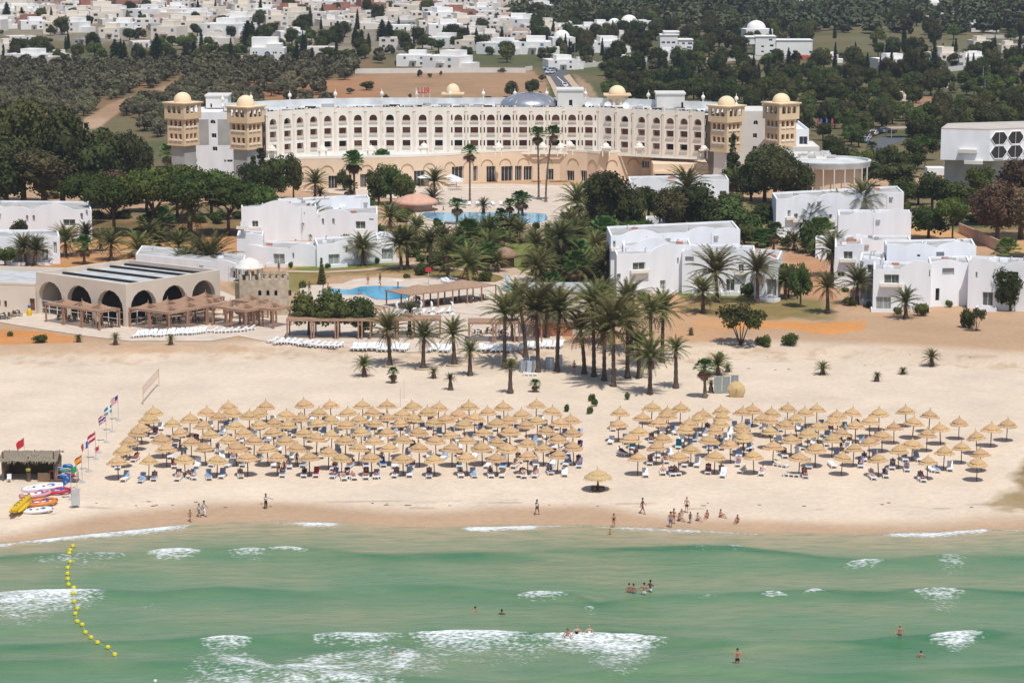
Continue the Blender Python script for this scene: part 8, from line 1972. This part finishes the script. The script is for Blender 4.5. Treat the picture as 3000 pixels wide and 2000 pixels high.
car(1652, 256, 1.9, M_cw, 'white car driving on the road behind the hotel'); car(1612, 217, .9, M_cw, 'white van like car parked at the road junction'); car(1618, 210, .6, M_cs, 'silver car parked furthest along the road'); car(1606, 205, .2, M_cl, 'pale blue car parked by the junction')
for k, (x, y, m_, lb) in enumerate(((2535,418,M_cl,'light blue car nearest in the hotel parking row'),(2540,410,M_cw,'white car second in the hotel parking row'),(2548,403,M_cr,'dark red car in the hotel parking row'),(2560,398,M_cw,'white car behind the dark red one in the parking row'),(2575,393,M_cb,'black car in the hotel parking row'),(2590,390,M_cs,'silver car at the end of the hotel parking row'),(2615,390,M_cb,'black car under trees beside the parking road'))): car(x, y, 1.2, m_, lb)
q = G(2655, 405); T = thing('shade_roof', 'pinkish flat carport roof beside the parking road', 'carport', q, .2); m = MB(); m.box(-4.5, 0, 2.4, 4.5, 5, 2.75); m.build('roof', mat('pink_slab', (.45, .33, .27), .9), T)
for a in (-4.2, 4.2):
    for b in (.2, 4.8): m = MB(); m.tube([(a, b, -.2), (a, b, 2.4)], .1, 5); m.build('post', M_metal, T)
# street lamps and aerial masts
for px, py, yt in ((1684,170,125),(1698,165,132),(2879,265,195),(2884,295,235),(2450,185,165),(2330,200,178)):
    q = G(px, py); h = Zat(yt, q.y)-q.z; T = thing('street_lamp', 'thin tall pole standing above the trees', 'lamp post', q, 0, 'lamp posts', 'near'); m = MB(); m.tube([(0, 0, -.3), (0, 0, h)], [.12, .06], 6); m.build('pole', M_metal, T); m = MB(); m.box(-.1, -.9, h-.05, .1, .1, h+.08); m.build('lamp_head', M_metal, T)
# flags at the hotel entrance, right
for k, (px, cl) in enumerate(((2392, 'flag_r'), (2404, 'flag_B'), (2420, 'flag_B'), (2436, 'flag_r'))):
    q = G(px, 400); T = thing('banner_pole', '%s banner on a thin pole behind the hotel' % ('red' if cl == 'flag_r' else 'blue'), 'flag', q, 0, 'banners behind the hotel', 'near'); m = MB(); m.tube([(0, 0, -.2), (0, 0, 5)], .05, 5); m.build('pole', M_metal, T); m = MB(); m.add([(0, 0, 4.9), (.45, .1, 4.6), (.35, -.1, 2.9), (0, 0, 3.0)], [(0, 1, 2, 3)]); m.build('banner', MATS[cl], T)
for pts, h in (([(1860,30),(1950,20),(2100,15)],2.0), ([(2850,148),(2930,142),(3010,140)],1.8), ([(2880,112),(3010,115)],1.6), ([(2530,235),(2580,233)],1.6), ([(1540,208),(1560,205)],1.5), ([(1660,205),(1800,190),(1900,186)],1.8), ([(2060,185),(2200,175),(2330,178)],1.8), ([(2740,215),(2870,200)],1.8), ([(0,205),(90,212),(160,210)],1.5)): longwall(pts, h, 'long pale garden wall between far trees')
for o in [o for o in col.objects if o.get('label') == 'long pale garden wall between far trees']: o['group'] = 'far garden walls'; LABELQ.append((o, o['label'], 'near'))

def blue_arch_house():
    q = G(778, 192); T = thing('town_house', 'white three storey house with a tall blue arched window', 'house', q, 0); Y = q.y
    p0 = Vector((Xat(733, 180, Y), Y, 0)); p1 = Vector((Xat(833, 180, Y), Y, 0)); off = (-q.x, -q.y, -q.z); zt = Zat(130, Y); ops = []
    for a, b, t, bo in ((741,746,152,158),(749,754,152,158),(800,804,152,158),(806,811,152,158),(820,826,154,158),(741,746,173,178),(800,804,173,178),(806,811,173,178)): ops.append((Xat(a, 180, Y)-p0.x, Xat(b, 180, Y)-p0.x, Zat(bo, Y), Zat(t, Y), False))
    ar = (Xat(775, 180, Y)-p0.x, Xat(792, 180, Y)-p0.x, Zat(182, Y), Zat(151, Y), True)
    m = MB(); wall(m, p0, p1, q.z-1, Zat(140, Y), ops+[ar], .4); m.box(p0.x, Y+.45, q.z-1, p1.x, Y+11, Zat(142, Y)); m.box(Xat(781, 180, Y), Y+.2, Zat(142, Y)+.01, Xat(825, 180, Y), Y+8, Zat(129, Y)); m.box(Xat(735, 180, Y), Y+4, Zat(142, Y)+.012, Xat(812, 180, Y), Y+10, Zat(112, Y)); m.build('wall', HW[0], T).location = off
    for o_ in ops: pane(T, p0, p1, *o_[:4], .38, M_win, frame=False).location = off
    pane(T, p0, p1, *ar[:4], .3, M_shut, name='arched_window', arch=True, frame=True, mull=3).location = off
blue_arch_house()

def white_block(label, parts, yb):
    """parts: (x0, x1, ytop, ybottom, windows[(x0,x1,y0,y1)], material)"""
    q = G((parts[0][0]+parts[0][1])/2, yb); T = thing('apartment_block', label, 'building', q); off = (-q.x, -q.y, -q.z)
    for i, (x0, x1, yt, y1, wins, m_) in enumerate(parts):
        Y = q.y+.4*i; X0, X1 = Xat(x0, 150, Y), Xat(x1, 150, Y); ops = [(Xat(a, 150, Y)-X0, Xat(b, 150, Y)-X0, Zat(d, Y), Zat(c_, Y), False) for a, b, c_, d in wins]; m = MB()
        z0, zt = (Zat(y1, Y) if y1 < yb else q.z-2), Zat(yt, Y); wall(m, (X0, Y), (X1, Y), z0, zt, ops, .35); m.box(X0, Y+.36, z0, X1, Y+10, zt-.3)
        m.build('wall', HW[0], T).location = off
        for o_ in ops: pane(T, (X0, Y), (X1, Y), *o_[:4], .34, m_, frame=False).location = off
        b = MB(); b.obox((X0-.1, Y-.35, zt+.002), (X1-X0+.2, 0, 0), (0, 10.3, 0), (0, 0, .22)); b.build('roof_edge', HW[0], T).location = off
white_block('white stepped apartment block with blue glazed bands', [(1934,1985,104,150,[(1938,1948,122,128),(1953,1963,122,128),(1968,1978,122,128),(1938,1948,138,143),(1965,1973,138,143)],M_shut),(1975,2031,118,150,[(1980,1988,125,131),(1998,2006,125,131),(2015,2028,125,131),(1982,1990,137,144),(2012,2026,137,142)],M_shut),(1945,1990,95,104,[],M_win)], 152)
white_block('large plain white block with a blank front wall', [(2274,2380,119,163,[(2371,2378,150,156)],M_win),(2213,2273,108,162,[(2230,2238,134,139),(2230,2238,149,154),(2255,2266,131,137),(2255,2266,147,153),(2252,2262,115,120)],M_win),(2185,2212,110,130,[],M_win)], 164)
# ================================================================ labels that single each thing out
LM = [('left hotel tower pair',620,430),('middle of the hotel front',1500,540),('right hotel tower pair',2200,440),('round hotel restaurant',2440,520),('upper swimming pool',1400,635),('lower swimming pool',1080,865),('stone castle kiosk',820,880),('cream arcaded restaurant',371,959),('thatched beach hut',85,1405),('row of flags',280,1330),('volleyball net',445,1155),('shaggy palm leaf shelter',1752,1400),('grey standing panels',2127,1150),('biggest palm clump',1780,1100),('reed pergola',1320,900),('big white villa',1950,865),('far right white villa',2640,905),('left edge villa',120,775),('lawn villa',930,780),('villa behind the tall palms',2420,680),('hexagon window building',2860,520),('road behind the hotel',1650,260),('dry field',1300,260),('round pool bar',1220,610),('brown garden hut',1483,790),('flat beach building',1640,985),('buoy line',220,1750),('yellow banana boat',60,1490),('pond at the right edge',2960,1450),('orange sand patch',2400,955),('pink garden wall',2880,720),('hotel parking row',2560,400),('umbrella pine grove',500,690),('palm garden path',1300,790)]
LMW = [(n, G(a, b)) for n, a, b in LM]
ORD = ['first','second','third','fourth','fifth','sixth','seventh','eighth','ninth','tenth','eleventh','twelfth','thirteenth','fourteenth','fifteenth','sixteenth','seventeenth','eighteenth','nineteenth','twentieth']
def ordn(i):
    if i < 20: return ORD[i]
    n = i+1; return '%d%s' % (n, 'th' if 10 < n % 100 < 14 else {1: 'st', 2: 'nd', 3: 'rd'}.get(n % 10, 'th'))
def relabel():
    near = {}; rows = {}
    for o, base, how in LABELQ:
        if how.startswith('rows'): rows.setdefault((base, how), []).append(o)
        elif how.startswith('buoy'):
            k = int(how[4:]); o['label'] = 'yellow buoy, %s along the rope from the shore end' % ordn(k) if k < 19 else 'yellow buoy at the seaward end of the rope'
        else: near.setdefault(base, []).append(o)
    for base, L_ in near.items():
        B = {}
        for o in L_:
            p = o.location; d = [((p-q).length, n, q) for n, q in LMW]; d.sort(key=lambda t: t[0]); dist, n, q = d[0]
            s = p-q; rel = ('left of' if s.x < 0 else 'right of') if abs(s.x) > abs(s.y)*.6 else ('in front of' if s.y < 0 else 'behind')
            if dist < 3: rel = 'at'
            B.setdefault((n, rel), []).append((dist, o))
        for (n, rel), q in B.items():
            q.sort(key=lambda t: t[0])
            for i, (dist, o) in enumerate(q):
                lab = '%s %s the %s' % (base, rel, n)
                if len(q) > 1: lab += ', %s nearest to it' % ordn(i) if i else ', nearest to it'
                w = lab.split()
                if len(w) > 16: lab = lab.replace(' nearest to it', ' nearest'); w = lab.split()
                if len(w) > 16: bw = base.split(); lab = lab.replace(base, ' '.join(bw[:max(3, len(bw)-(len(w)-16))]))
                o['label'] = lab
    for (base, how), L_ in rows.items():
        side = how[5:] if len(how) > 5 else None
        P = [(proj(*o.location)[1], proj(*o.location)[0], o) for o in L_]; P.sort(key=lambda t: -t[0])
        n = max(1, int(round(len(P)**.5*.62))) if side else max(1, int(len(P)**.5*.8)); per = math.ceil(len(P)/n)
        for r_ in range(n):
            q = sorted(P[r_*per:(r_+1)*per], key=lambda t: t[1])
            for i, (_, _, o) in enumerate(q):
                if side: o['label'] = '%s, %s block, %s row from the sea, %s from left' % (base, side, ordn(r_), ordn(i))
                else:
                    nm = 'nearest' if r_ == 0 else ('farthest' if r_ == n-1 else ordn(r_)+' nearest')
                    o['label'] = '%s, %s band behind the hotel, %s from left' % (base, nm, ordn(i)) if 'town' not in base else '%s, %s band of such houses, %s from left' % (base, nm, ordn(i))
relabel()
# ================================================================ air
hz_b = MB(); hz_b.box(-2600, -950, -50, 2600, 4300, 120)
HAZE = True
if HAZE:
    m = bpy.data.materials.new('haze_air'); m.use_nodes = True; n = m.node_tree.nodes; n.clear()
    pv = n.new('ShaderNodeVolumePrincipled'); pv.inputs['Color'].default_value = (0.72, 0.80, 0.92, 1); pv.inputs['Density'].default_value = 0.00009; pv.inputs['Anisotropy'].default_value = 0.2
    ou = n.new('ShaderNodeOutputMaterial'); m.node_tree.links.new(pv.outputs[0], ou.inputs['Volume'])
    o = hz_b.build('haze', m); o['kind'] = 'stuff'; tag(o, 'thin pale haze in the air over the land', 'haze', None, 'stuff')
# ================================================================ end
print('OBJECTS', len(bpy.data.objects))
